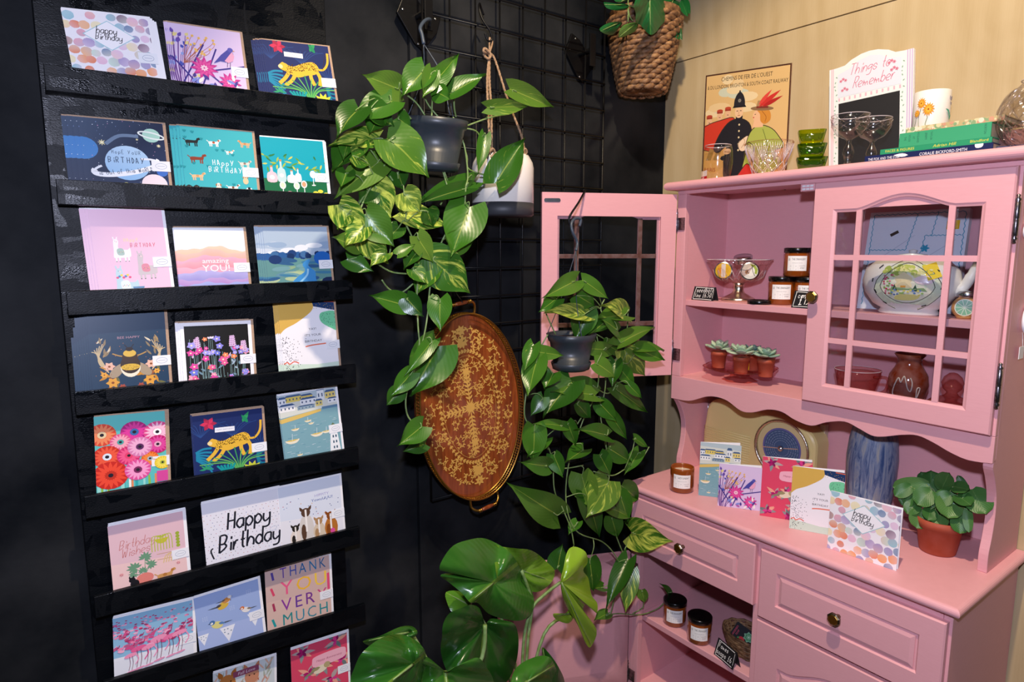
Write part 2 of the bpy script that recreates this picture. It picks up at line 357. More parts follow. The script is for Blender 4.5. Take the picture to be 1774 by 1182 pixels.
class Art:
    def __init__(s, h=1., w=1., bg='#ffffff'):
        s.w, s.h = w, h; s.items = []; s.k = 0; s.hold = False; s.bg = C(bg)
        s.poly([(0, 0), (w, 0), (w, h), (0, h)], bg)
    def poly(s, pts, col):
        cols = [C(c) for c in col] if isinstance(col, list) else [C(col)]*len(pts)
        q = clip([(p[0], p[1], c) for p, c in zip(pts, cols)], s.w, s.h)
        if len(q) >= 3: s.items.append((q, s.k)); s.k += 0 if s.hold else 1
        return s
    def rect(s, x, y, w, h, col, rot=0):
        c, sn = cos(R(rot)), sin(R(rot)); return s.poly([(x+a*c-b*sn, y+a*sn+b*c) for a, b in ((0, 0), (w, 0), (w, h), (0, h))], col)
    def circ(s, x, y, r, col, n=20, ry=None, rot=0, a0=0, a1=360):
        ry = ry or r; c, sn = cos(R(rot)), sin(R(rot)); pts = []
        for i in range(n+(a1-a0 < 360)):
            a = R(a0+(a1-a0)*i/n); p, q = r*cos(a), ry*sin(a); pts.append((x+p*c-q*sn, y+p*sn+q*c))
        return s.poly(pts, col)
    def blob(s, pts, col, n=4): return s.poly(sp2(pts, n, True), col)
    def line(s, pts, wd, col, smooth=True, taper=False):
        if smooth and len(pts) > 2: pts = sp2(pts, 5)
        k = len(pts); L = []; Rr = []
        for i, p in enumerate(pts):
            a = pts[max(0, i-1)]; b = pts[min(k-1, i+1)]; dx, dy = b[0]-a[0], b[1]-a[1]; l = hypot(dx, dy) or 1
            ww = wd/2*((1-i/(k-1))*.9+.1 if taper else 1); L.append((p[0]-dy/l*ww, p[1]+dx/l*ww)); Rr.append((p[0]+dy/l*ww, p[1]-dx/l*ww))
        z = s.k
        for i in range(k-1): s.k = z; s.poly([L[i], L[i+1], Rr[i+1], Rr[i]], col)
        s.k = z+(0 if s.hold else 1); return s
    def ring(s, x, y, r, wd, col, n=24, ry=None, rot=0):
        ry = ry or r; c, sn = cos(R(rot)), sin(R(rot)); pts = [(x+r*cos(2*pi*i/n)*c-ry*sin(2*pi*i/n)*sn, y+r*cos(2*pi*i/n)*sn+ry*sin(2*pi*i/n)*c) for i in range(n+1)]
        return s.line(pts, wd, col, False)
    def leaf(s, x, y, l, wd, ang, col, vein=None):
        c, sn = cos(R(ang)), sin(R(ang)); f = lambda a, b: (x+a*c-b*sn, y+a*sn+b*c)
        s.poly([f(l*t, wd/2*sin(pi*t**.8)) for t in (0, .2, .4, .6, .8, 1)]+[f(l*t, -wd/2*sin(pi*t**.8)) for t in (.8, .6, .4, .2)], col)
        if vein: s.line([f(0, 0), f(l*.9, 0)], wd*.1, vein, False)
        return s
    def txt(s, t, x, y, size, col, align='c', shear=0, sx=1, rot=0, fit=None):
        vs, fs, wd = text_tris(t)
        if fit: sx = fit/(wd*size)
        o = {'c': -wd/2, 'l': 0, 'r': -wd}[align]; cc = C(col); c, sn = cos(R(rot)), sin(R(rot)); z = s.k
        for f in fs:
            s.k = z; pts = []
            for i in f:
                a = ((vs[i][0]+o)*sx+vs[i][1]*shear)*size; b = vs[i][1]*size; pts.append((x+a*c-b*sn, y+a*sn+b*c))
            s.poly(pts, col)
        s.k = z+1; return s
    def hand(s, t, x, y, size, col, wd=.12, shear=.2, rot=0, gap=1., fit=None):
        if fit:
            tot = sum((2.2 if ch == ' ' else (max(int(q[0]) for st in (GL.get(ch) or GL.get(ch.lower()) or '30').split('|') for q in st.split())*.66+.75))*gap for ch in t)*size/3; size *= fit/tot
        """single-stroke handwriting, size = x-height"""
        c, sn = cos(R(rot)), sin(R(rot)); u = size/3.; cx = 0
        for ch in t:
            if ch == ' ': cx += 2.2*u*gap; continue
            g = GL.get(ch) or GL.get(ch.lower())
            if not g: cx += 3*u; continue
            mxx = 0
            for st in g.split('|'):
                pts = [(int(q[0]), int(q[1])-2) for q in st.split()]; mxx = max(mxx, max(p[0] for p in pts))
                pp = []
                for a, b in pts:
                    p = cx+a*u*.66+b*u*shear; q = b*u; pp.append((x+p*c-q*sn, y+p*sn+q*c))
                s.line(pp, size*wd, col)
            cx += (mxx*.66+.75)*u*gap
        return s
    def flower(s, x, y, r, n, col, mid, wd=.5, rot=0):
        for i in range(n): s.leaf(x, y, r, r*wd, rot+360*i/n, col)
        s.circ(x, y, r*.22, mid, 10); return s
    def squash(s, k):
        s.items = s.items[:1]+[([(p[0], s.h-(s.h-p[1])*k, p[2]) for p in q], z) for q, z in s.items[1:]]; return s
    def to(s, mb, f, mat='print', eps=6e-6):
        """f(x, y, d) maps sheet units and lift d to a point"""
        mb.mat(mat)
        for q, k in s.items: mb.add([f(p[0], p[1], (k+1)*eps) for p in q], [tuple(range(len(q)))], False, [p[2] for p in q])
        return mb
# ------------------------------------------------------------------ the designs printed on the greeting cards (sheet width 1)
def rnd(a, b): return random.uniform(a, b)
def art_dots(h=.97):
    a = Art(h, bg='#f6f3f6'); random.seed(3)
    pal = ['#e9b7cf', '#f0943e', '#8fc3cf', '#7c5672', '#f2e3b0', '#e8a2b4', '#5f7fa8', '#e8763a', '#c9e0d0', '#a08cc0', '#f3b37c', '#e6c3dd']
    k = 0
    for j in range(8):
        for i in range(9):
            x, y = (i+.5*(j % 2))*.125+rnd(-.02, .02), j*.135+rnd(-.02, .02)
            if rnd(0, 1) < .12: continue
            c = random.choice(pal); r = rnd(.055, .075); n = 14; k += 1
            c2 = mixc(mixc(c, random.choice(pal), .4)[:3], '#ffffff', .25); c = mixc(c, '#ffffff', .12)[:3]
            pts = [(x+r*rnd(.93, 1.05)*cos(2*pi*q/n), y+r*rnd(.93, 1.05)*sin(2*pi*q/n)) for q in range(n)]
            a.poly(pts, [mixc(c, c2, .5+.5*sin(2*pi*q/n+k)) for q in range(n)])
    cx, cy = .5, h*.66
    a.poly([(cx-.31, cy), (cx, cy+.23), (cx+.31, cy), (cx, cy-.23)], '#9fcfd6'); a.poly([(cx-.295, cy), (cx, cy+.218), (cx+.295, cy), (cx, cy-.218)], '#fbf9fb')
    a.hand('happy', cx-.15, cy+.03, .055, '#22202a', .16); a.hand('Birthday', cx-.17, cy-.07, .05, '#22202a', .16); return a
def art_bird(h=.98):
    a = Art(h, bg='#dcc6e6'); random.seed(5)
    for i in range(26):
        x, y = rnd(0, .35), rnd(.1, .95); a.line([(x*.4+.05, 0), (x*.7, y*.5), (x, y)], .008, '#6a3f8a')
        a.leaf(x, y, rnd(.06, .11), .05, rnd(30, 120), random.choice(['#4a56b0', '#8fa2dc', '#6c4fa8', '#e7d58c']))
    for i in range(16):
        x, y = rnd(.2, .62), rnd(.62, .93); a.line([(.15, .45), (x-.05, y-.1), (x, y)], .006, '#b46a54'); a.flower(x, y, .025, 5, '#efc26a', '#d98a3a', .8)
    for p in ([(.1, .1), (.45, .8)], [(.35, .05), (.62, .75)], [(.45, .35), (1, .5)], [(.3, .5), (.8, 0)], [(.0, .55), (.35, .05)]):
        a.line([p[0], p[1]], .022, '#3a2f86', False)
    for x, y, r in ((.42, .4, .2), (.76, .2, .17)):
        for rr, c in ((1, '#c8348e'), (.75, '#e2559f'), (.5, '#d93f95')): a.flower(x, y, r*rr, 11, c, '#f4b9d0', .35, rr*20)
        a.flower(x, y, r*.3, 8, '#f3d0da', '#c8348e')
    a.poly([(.56, .5), (.68, .66), (.78, .76), (.83, .74), (.86, .7), (.85, .6), (.76, .54), (.66, .55)], '#4a4ba0'); a.circ(.82, .76, .04, '#5a59b0', 12)
    a.poly([(.72, .56), (.84, .73), (.87, .66), (.84, .57), (.77, .53)], '#e9a8c4'); a.poly([(.86, .76), (.89, .75), (.855, .74)], '#e0a040')
    a.line([(.76, .54), (.75, .46)], .008, '#5a3a5a', False); a.line([(.8, .54), (.79, .46)], .008, '#5a3a5a', False)
    for i in range(14): a.leaf(rnd(.05, .95), rnd(0, .25), rnd(.08, .14), .05, rnd(20, 160), random.choice(['#f3efe6', '#7f8fd6', '#4a3a90', '#b05aa8']))
    return a
def art_leopard(h=.93):
    a = Art(h, bg='#1c2c62'); random.seed(9)
    for cx, cy in ((.55, .85), (.1, .9), (.95, .6)):
        for i in range(9): a.line([(cx, cy-.2), (cx+(i-4)*.05, cy-.02), (cx+(i-4)*.09, cy+.03)], .008, '#2a4a86')
    for i in range(7): a.line([(.02, .45-.02*i), (.12+.01*i, .5-.055*i), (.24, .5-.075*i)], .035-.002*i, '#1e86a8')
    for i in range(7): a.line([(.88, .25), (.93, .36-.06*i), (1.02, .38-.07*i)], .03, '#197a96')
    for i in range(6): a.leaf(.22, .92, .12, .07, i*60, '#d8345a' if i % 2 else '#b0284a')
    a.leaf(.7, .88, .2, .07, 60, '#2e9a5c'); a.leaf(.78, .86, .18, .06, 120, '#1f8a5a')
    a.rect(.3, .76, .28, .08, '#eef0f6', -2); a.txt('HAPPY BIRTHDAY', .44, .785, .032, '#8a90a8', rot=-2)
    Y = '#e8b83c'
    a.line([(.72, .6), (.86, .58), (.95, .7), (.97, .88)], .035, Y)
    a.blob([(.2, .56), (.3, .5), (.45, .42), (.6, .46), (.75, .5), (.8, .6), (.72, .7), (.55, .66), (.42, .6), (.32, .62), (.25, .66)], Y)
    a.circ(.27, .6, .065, Y, 14, .05, -10); a.circ(.22, .585, .035, '#f3dca0', 10)
    for l in ([(.36, .54), (.27, .4), (.17, .3)], [(.44, .5), (.36, .36), (.25, .27)], [(.66, .54), (.66, .42), (.7, .3)], [(.74, .58), (.8, .44), (.78, .3)]): a.line(l, .055, Y)
    a.hold = True
    for i in range(150):
        t = rnd(.3, .77); a.circ(t+rnd(-.02, .02), .56+.1*sin((t-.3)*4)-.05+rnd(-.06, .08), .0075, '#4a3210', 5)
    for i in range(16): a.circ(.86+.005*i, .58+.018*i, .007, '#4a3210', 5)
    a.hold = False; a.k += 1
    for i in range(11): a.line([(.62, 0), (.6+(i-5)*.03, .2), (.56+(i-5)*.1, .46-abs(i-5)*.045)], .016, '#3f9c58' if i % 2 else '#6cb85c')
    for i in range(6): a.line([(.42, .02), (.36+.03*i, .1), (.3+.05*i, .18)], .03, '#149a9a')
    for i in range(4): a.leaf(.8, .02, .16, .06, 40+i*32, '#c8d040')
    for i in range(5): a.leaf(.15, .15, .1, .03, i*45, '#2e9a6c')
    return a
def art_space(h=1.0):
    a = Art(h, bg=['#3a4a64', '#20304a', '#1a2a48', '#4a5a74'][0]); random.seed(11)
    a.poly([(0, 0), (1, 0), (1, h), (0, h)], ['#1d2c4a', '#20335a', '#182644', '#46566e'])
    a.circ(.02, .62, .17, '#4a86c4', 20)
    a.hold = True
    for i in range(90): a.circ(rnd(0, 1), rnd(0, h), rnd(.002, .007), random.choice(['#e6ecf4', '#d29ac0', '#8fa8d8']), 5)
    a.hold = False; a.k += 1
    a.circ(.52, .42, .27, [mixc('#8fbbe2', '#b8d6ee', .5+.5*sin(2*pi*i/28)) for i in range(28)], 28)
    a.line([(.5+.4*cos(R(t))*cos(R(14))-.1*sin(R(t))*sin(R(14)), .36+.4*cos(R(t))*sin(R(14))+.1*sin(R(t))*cos(R(14))) for t in range(-200, 21, 10)], .07, '#f1f3f5', False)
    a.line([(.5+.4*cos(R(t))*cos(R(14))-.1*sin(R(t))*sin(R(14)), .36+.4*cos(R(t))*sin(R(14))+.1*sin(R(t))*cos(R(14))) for t in (20, 35, 48, 60)], .03, '#e9edf2', False); a.line([(.5+.4*cos(R(t))*cos(R(14))-.1*sin(R(t))*sin(R(14)), .36+.4*cos(R(t))*sin(R(14))+.1*sin(R(t))*cos(R(14))) for t in (135, 148, 160)], .03, '#e9edf2', False)
    a.circ(.84, .88, .11, '#a9d6c4', 20); a.ring(.84, .88, .16, .022, '#e8efe9', 24, .045, -12)
    a.circ(.82, .1, .16, '#f0dfe2', 22); a.circ(.47, .06, .055, '#d2d07a', 14); a.circ(.25, 0, .09, '#e5ebd0', 14); a.circ(.93, .3, .07, '#3f6fc0', 14)
    for x, y, r in ((.24, .72, .05), (.92, .72, .03), (.66, .8, .02)): a.flower(x, y, r, 8, '#efe6b0', '#fbf6d8', .25)
    a.line([(.28, .7), (.45, .84), (.68, .85)], .05, '#6d829c')
    a.hand('HOPE YOUR', .34, .56, .032, '#2a3850', .16, 0, gap=1.5, fit=.36); a.hand('BiRTHDAY', .29, .42, .05, '#2a3850', .18, 0, gap=1.5, fit=.46)
    a.hand('is out of this WORLD', .17, .215, .034, '#4a5468', .18, 0, 8, 1.2, fit=.66); return a
def dog(a, x, y, s, c, flip=1, c2=None):
    f = lambda p, q: (x+flip*p*s, y+q*s)
    a.blob([f(0, .3), f(.1, .42), f(.55, .42), f(.65, .55), f(.8, .62), f(.86, .5), f(.72, .42), f(.66, .25), f(.3, .22), f(.05, .2)], c)
    for p in (.08, .2, .52, .62): a.line([f(p, .3), f(p+.01, 0)], .07*s, c, False)
    a.line([f(.03, .36), f(-.12, .5)], .05*s, c, False); a.leaf(*f(.68, .6), .2*s, .1*s, -90, c2 or c)
    if c2: a.circ(*f(.35, .34), .1*s, c2, 8); a.circ(*f(.72, .52), .06*s, c2, 8)
def pup(a, x, y, s, c, c2):
    a.circ(x, y+.2*s, .18*s, c, 12, .26*s); a.circ(x, y+.52*s, .13*s, c, 12); a.leaf(x-.1*s, y+.6*s, .22*s, .1*s, -110, c2); a.leaf(x+.1*s, y+.6*s, .22*s, .1*s, -70, c2); a.circ(x, y+.47*s, .03*s, '#202020', 6)
def art_dogs(h=.97):
    a = Art(h, bg='#3fb0b8'); random.seed(12)
    dog(a, .06, .78, .24, '#1c1f22'); dog(a, .1, .5, .26, '#8a3c28'); dog(a, .37, .8, .2, '#f2eee6', 1, '#b4552c'); dog(a, .95, .82, .2, '#d8a87a', -1, '#c08a5a'); dog(a, .6, .68, .14, '#f2eee6', 1, '#d98a4a')
    dog(a, .1, .22, .22, '#e2b98a', 1, '#c89a68'); dog(a, .58, .06, .2, '#f2eee6', 1, '#7a4a34'); dog(a, .78, .48, .2, '#ded3c6', 1, '#8a7a70')
    for x, y, c, d in ((.05, 0, '#22262a', '#111'), (.15, 0, '#22262a', '#111'), (.45, .05, '#e4dccf', '#a87a50'), (.84, .2, '#e4c49a', '#b88a5a'), (.88, 0, '#22262a', '#eee')): pup(a, x, y, .22, c, d)
    for i in range(14):
        x, y = rnd(0, 1), rnd(0, h)
        for k in range(3): a.leaf(x, y, .05, .018, 60+k*30, '#1d8f96')
    a.hand('HAPPY', .4, .49, .045, '#eef7f6', .18, 0, gap=1.5); a.hand('BiRTHdAY', .34, .37, .045, '#eef7f6', .18, 0, gap=1.5); return a
def bottle(a, x, y, w, h, c, cap='#c98a4a'):
    a.blob([(x-w/2, y), (x+w/2, y), (x+w/2, y+h*.55), (x+w*.15, y+h*.7), (x+w*.12, y+h), (x-w*.12, y+h), (x-w*.15, y+h*.7), (x-w/2, y+h*.55)], c, 3); a.rect(x-w*.14, y+h, w*.28, h*.1, cap); a.circ(x, y+h*.3, w*.3, '#f2dfe2', 10)
def art_gin(h=.8):
    a = Art(h, bg='#18a2b4'); random.seed(14)
    a.poly([(0, 0), (1, 0), (1, .3), (0, .34)], '#1d6a44')
    for i in range(34): a.leaf(rnd(-.05, 1.), rnd(.5, .8), rnd(.08, .15), .03, rnd(150, 330), random.choice(['#5f9a3c', '#a8b84a', '#2e7a4a', '#c8c860']))
    for x, y, w_, h_, c in ((.13, .28, .14, .26, '#e9c3cc'), (.28, .29, .12, .36, '#bcd8d8'), (.44, .28, .14, .2, '#e6e9f0'), (.54, .3, .09, .22, '#d5e4ee')): bottle(a, x, y, w_, h_, c)
    for x, y, c in ((.28, .02, '#cfe2c0'), (.5, .02, '#cfe8c8'), (.62, .05, '#e7a07a'), (.78, .24, '#dfe8ee')):
        a.circ(x, y+.2, .05, '#eaf2f2', 12, .07); a.circ(x, y+.2, .035, c, 10, .05); a.line([(x, y+.14), (x, y)], .012, '#eef4f4', False); a.circ(x, y, .035, '#eef4f4', 10, .012)
    a.circ(.38, .06, .06, '#e4a8b4', 12); 
    for x, y in ((.8, .1), (.88, .13), (.87, .05), (.97, .08), (.92, .02)): a.circ(x, y, .045, '#e6dc4a', 10, .032)
    return a
def llama(a, x, y, s, c, c2):
    a.blob([(x, y+.2*s), (x+.02*s, y+.5*s), (x+.04*s, y+.95*s), (x+.16*s, y+1.02*s), (x+.22*s, y+.9*s), (x+.2*s, y+.6*s), (x+.5*s, y+.52*s), (x+.6*s, y+.6*s), (x+.62*s, y+.3*s), (x+.55*s, y+.18*s), (x+.1*s, y+.16*s)], c)
    for p in (.08, .2, .4, .52): a.line([(x+p*s, y+.25*s), (x+p*s, y)], .06*s, c, False); a.circ(x+p*s, y, .02*s, '#333', 6)
    a.line([(x+.06*s, y+1.*s), (x+.04*s, y+1.12*s)], .04*s, c, False); a.line([(x+.16*s, y+1.*s), (x+.18*s, y+1.12*s)], .04*s, c, False)
    a.blob([(x+.14*s, y+.56*s), (x+.34*s, y+.58*s), (x+.38*s, y+.3*s), (x+.16*s, y+.3*s)], c2); 
    for k in range(6): a.circ(x+(.18+.035*k)*s, y+(.4+.03*(k % 2))*s, .014*s, ['#d85a7a', '#3f8a7a', '#e8b84a'][k % 3], 6)
    a.circ(x+.1*s, y+.93*s, .012*s, '#222', 5); a.circ(x+.15*s, y+.9*s, .03*s, '#f2cdd0', 7)
def art_llama(h=1.02):
    a = Art(h, bg='#eec2d6'); a.hand('HAPPY', .42, .92, .03, '#f0dc9a', .2, 0, gap=1.5); a.hand('BiRTHDAY', .5, .82, .035, '#d05a70', .2, 0, gap=1.5)
    llama(a, .26, .58, .38, '#f4f1ee', '#a9c2b4'); llama(a, .56, .26, .44, '#c9bfc0', '#d98a9a'); llama(a, .24, -.05, .5, '#bcd8dc', '#e2ecea')
    for i in range(7): a.circ(.27+.028*i, .3+.02*(i % 3), .02, ['#e24a78', '#3f8ac0', '#f0d04a'][i % 3], 7)
    a.circ(.54, .13, .08, '#5f8ab0', 14, a0=180, a1=360); return a
def art_amazing(h=.82):
    a = Art(h, bg='#e9eef4')
    bands = [(.66, '#f4b48e'), (.6, '#f2a08a'), (.5, '#ee86a6'), (.43, '#ec7a8e'), (.36, '#e98aa6'), (.28, '#8f86d0'), (.22, '#7a6fc4'), (.14, '#9a5fb8'), (.07, '#6f7fd0'), (0.0, '#93a2e0')]
    for k, (y, c) in enumerate(bands):
        n = 24; top = [(i/n, y+.06+.018*sin(i*.5+k*2)+.01*sin(i*1.3+k)+.08*math.exp(-((i/n-.5)/.25)**2)*(1 if k < 4 else .3)) for i in range(n+1)]; z = a.k
        for i in range(n): a.k = z; a.poly([top[i], top[i+1], (top[i+1][0], top[i+1][1]-.24), (top[i][0], top[i][1]-.24)], [mixc(c, '#fff', .25), mixc(c, '#fff', .25), c, c])
    a.poly([(0, 0), (1, 0), (1, .02), (0, .02)], '#93a2e0')
    a.txt('amazing', .54, .5, .12, '#fdf2f4'); a.txt('YOU!', .54, .35, .17, '#fdf2f4'); return a
def art_river(h=.83):
    a = Art(h, bg='#a9bccf'); random.seed(21)
    for i in range(12): a.circ(rnd(0, 1), rnd(.62, .82), rnd(.08, .16), random.choice(['#dce3ea', '#c4d0dc', '#93abc6']), 12, rnd(.03, .06))
    a.poly([(0, 0), (1, 0), (1, .55), (0, .6)], '#5f8f8e')
    for i in range(26): a.circ(rnd(0, 1), .57+rnd(-.03, .03), rnd(.03, .07), random.choice(['#1f3f74', '#2a5a94', '#16305c', '#3f6a9a']), 9)
    for i in range(22):
        y = rnd(.08, .5); a.circ(rnd(0, 1), y, rnd(.1, .2), random.choice(['#8aa884', '#3f7a9a', '#5f8a9c', '#a9bd94', '#2f5a86', '#6d9aa0']), 12, rnd(.02, .05), rnd(-12, 12))
    a.blob([(.3, -.05), (.42, .15), (.58, .28), (.55, .4), (.63, .48), (.68, .47), (.64, .38), (.74, .26), (.75, .1), (.9, -.05)], '#3f8cc8')
    a.line([(.45, .05), (.6, .2), (.63, .32)], .03, '#8fc4e4'); a.circ(.88, .5, .14, '#1f62b4', 14, .13); a.circ(.14, .5, .1, '#1c3668', 12, .08); a.circ(.95, .08, .12, '#1c2c54', 10, .08); return a
def art_bee(h=1.03):
    a = Art(h, bg='#1d3a55'); random.seed(23)
    for sx in (-1, 1):
        f = lambda x: .5+sx*x
        for i in range(6): a.line([(f(.28), .35), (f(.4), .55+.02*i), (f(.3+.035*i), .86-.03*i)], .012, '#c9b48a')
        for i in range(8): a.leaf(f(.32+rnd(-.06, .1)), .6+rnd(0, .25), .12, .03, 90+sx*rnd(-10, 50), random.choice(['#d9cdb0', '#a88a5a', '#8c7a5a']))
        for i in range(12): a.leaf(f(.25+rnd(-.1, .12)), .2+rnd(-.08, .25), .13, .04, rnd(0, 360), random.choice(['#c88a2a', '#9a5a2a', '#6d6a3a']))
        for x, y, r, c in ((.27, .45, .08, '#e9b9a0'), (.24, .18, .09, '#dfa03a'), (.34, .32, .05, '#e8a83c'), (.12, .1, .05, '#a84a34')): a.flower(f(x), y, r, 6, c, '#8a4a1a', .7)
    for sx in (-1, 1): a.blob([(.5+sx*.05, .5), (.5+sx*.17, .46), (.5+sx*.27, .34), (.5+sx*.25, .26), (.5+sx*.16, .28), (.5+sx*.08, .4)], '#a8957a'); a.line([(.5+sx*.07, .6), (.5+sx*.14, .62), (.5+sx*.22, .66)], .02, '#b08a4a')
    a.circ(.5, .42, .13, '#efe6cc', 20, .17); a.circ(.5, .46, .13, '#3a2a1c', 20, .15); a.circ(.5, .42, .125, '#d9b13a', 18, .055); a.circ(.5, .58, .105, '#3f2c1c', 18, .09); a.circ(.5, .65, .085, '#dcb548', 16, .06); a.circ(.5, .72, .05, '#2a1c14', 12, .035); a.line([(.48, .74), (.44, .8)], .01, '#2a1c14'); a.line([(.52, .74), (.56, .8)], .01, '#2a1c14')
    a.hold = True
    for i in range(30): a.circ(rnd(.39, .61), rnd(.38, .46), .005, '#6a4a1a', 4)
    for i in range(24): a.circ(rnd(0, 1), rnd(0, 1), .007, '#a86a4a', 5)
    a.hold = False; a.k += 1
    a.txt('BEE HAPPY', .5, .9, .055, '#b08a9a', sx=1.1); return a
def art_wild(h=.95):
    a = Art(h, bg='#f4f2f6'); random.seed(25); a.rect(.05, 0, .9, h-.06, '#15130e')
    for i in range(46):
        x = rnd(.08, .92); y = rnd(.1, .82); a.line([(x+rnd(-.03, .03), 0), (x, y)], .006, '#7a9a9a', False)
    for i in range(30): a.leaf(rnd(.1, .9), rnd(0, .6), rnd(.06, .12), .03, rnd(30, 150), random.choice(['#9fb4c4', '#6f8fa0', '#d0b8d0']))
    for i in range(46):
        x = rnd(.1, .9); y = rnd(.03, .62) if i < 36 else rnd(.5, .8)
        a.flower(x, y, rnd(.035, .075), 5, random.choice(['#e04aa0', '#8f8ae0', '#f08a5a', '#e8609a', '#a8a0ec', '#6f7ad8', '#f3a0b8']), '#f4e6c0', .8, rnd(0, 70))
    for x, y in ((.22, .8), (.72, .8), (.88, .7)):
        for k in range(5): a.flower(x, y-.035*k, .028+.004*k, 5, '#d7b6d8', '#a05aa0', .8)
    a.leaf(.42, .78, .05, .03, 60, '#e8e0f0'); a.leaf(.42, .78, .05, .03, 130, '#e8e0f0'); return a
def art_yay(h=1.38):
    a = Art(h, bg='#f1f0f4'); random.seed(27)
    a.poly(sp2([(0, h), (.6, h), (.62, h-.1), (.55, h-.22), (.3, h-.4), (.1, h-.5), (0, h-.6)], 4)+[(0, h)], '#d9b055')
    a.poly([(.6, h), (1, h), (1, h-.2), (.85, h-.16), (.7, h-.12), (.62, h-.1)], '#1d3a66'); a.line([(.82, h-.02), (1, h-.03)], .02, '#e0684a')
    a.blob([(.72, h-.28), (.8, h-.22), (1.02, h-.24), (1.05, h-.6), (.9, h-.55), (.74, h-.42)], '#74cc9c'); a.poly([(0, 0), (1, 0), (1, .16), (.6, .15), (.2, .2), (0, .22)], '#cfe3d2')
    a.hold = True
    for i in range(110): a.circ(.02+abs(random.gauss(0, .13)), rnd(.02, .75), .008, '#252a3a', 5)
    for i in range(26): a.circ(rnd(.75, 1), h-rnd(.24, .52), .007, '#1f4a44', 5)
    for i in range(20): a.circ(rnd(.62, 1), h-rnd(.02, .2), .007, '#c9a04a', 5)
    a.hold = False; a.k += 1
    for i, s in enumerate(('YAY!', "IT'S YOUR", 'BIRTHDAY')): a.txt(s, .57, .84-.12*i, .062, '#33343e', sx=1.05)
    a.line([(.42, .52), (.55, .54), (.8, .55)], .025, '#e87a5e'); a.line([(.02, .22), (.08, .25), (.12, .21), (.2, .25), (.28, .21)], .02, '#e0684a'); return a
def gerb(a, x, y, r, c, c2, m, n=16):
    a.circ(x, y, r, c, 18)
    for i in range(n): a.leaf(x+.25*r*cos(i*2*pi/n), y+.25*r*sin(i*2*pi/n), r*.75, r*.22, 360*i/n, c2)
    a.circ(x, y, r*.32, m, 12); a.circ(x, y, r*.15, '#241c28', 9)
def art_gerbera(h=1.15):
    a = Art(h, bg='#5fc0bc'); random.seed(31)
    for i in range(18): x = rnd(0, 1); a.rect(x, 0, .03, rnd(.2, .42), random.choice(['#e8e6d8', '#2fa8a8', '#e88a5a', '#9adcd0', '#f4f4ee', '#8fc04a']))
    for i in range(14): a.leaf(rnd(.3, 1), rnd(.4, 1.1), .14, .06, rnd(0, 360), random.choice(['#6fb06a', '#a8c85a', '#3a9a8a']))
    for x, y, r, c, c2, m in ((.1, 1.12, .2, '#d9482e', '#f08a5a', '#e8d0a0'), (.55, 1.12, .2, '#b01c78', '#e03a9a', '#3a6aa8'), (.88, 1.08, .2, '#e04a8a', '#f6c0d6', '#fff'), (.35, .96, .15, '#e0588a', '#f4a8b8', '#4aa8a0'), (.88, .85, .17, '#c01c6a', '#e0489a', '#e8a8c0'),
        (.16, .72, .2, '#c9301c', '#ee5a3a', '#dfe8f0'), (.46, .7, .17, '#d02a6a', '#f05a8a', '#e8406a'), (.2, .38, .25, '#c8281c', '#ee4a30', '#c0301c'), (.76, .6, .13, '#e0601c', '#f48a3a', '#a8b8c0'), (.62, .84, .18, '#d880b0', '#f0b0d0', '#5a2a5a'), (.58, .42, .19, '#e0549a', '#f6a0cc', '#7a2a5a'), (.94, .5, .12, '#e8c82a', '#f6e05a', '#b0c040')):
        gerb(a, x, y, r, c, c2, m)
    a.rect(.85, .15, .15, .2, '#d84a9a'); return a
def house(a, x, y, w, h, c, roof='#46628a'):
    a.rect(x, y, w, h, c); a.poly([(x-.01, y+h), (x+w+.01, y+h), (x+w*.85, y+h*1.35), (x+w*.15, y+h*1.35)], roof); n = max(2, int(w/.06))
    for i in range(n): a.rect(x+w*(i+.3)/n, y+h*.35, w*.35/n, h*.35, '#51627e')
def boat(a, x, y, s, c='#eee6cc'):
    a.blob([(x-s, y+.3*s), (x-.4*s, y-.25*s), (x+.6*s, y-.2*s), (x+s, y+.35*s), (x, y+.15*s)], c); a.blob([(x-.8*s, y+.28*s), (x, y+.1*s), (x+.85*s, y+.3*s), (x, y+.35*s)], '#e2c25a'); a.line([(x, y+.2*s), (x+.1*s, y+1.3*s)], .006, '#e8eef0', False)
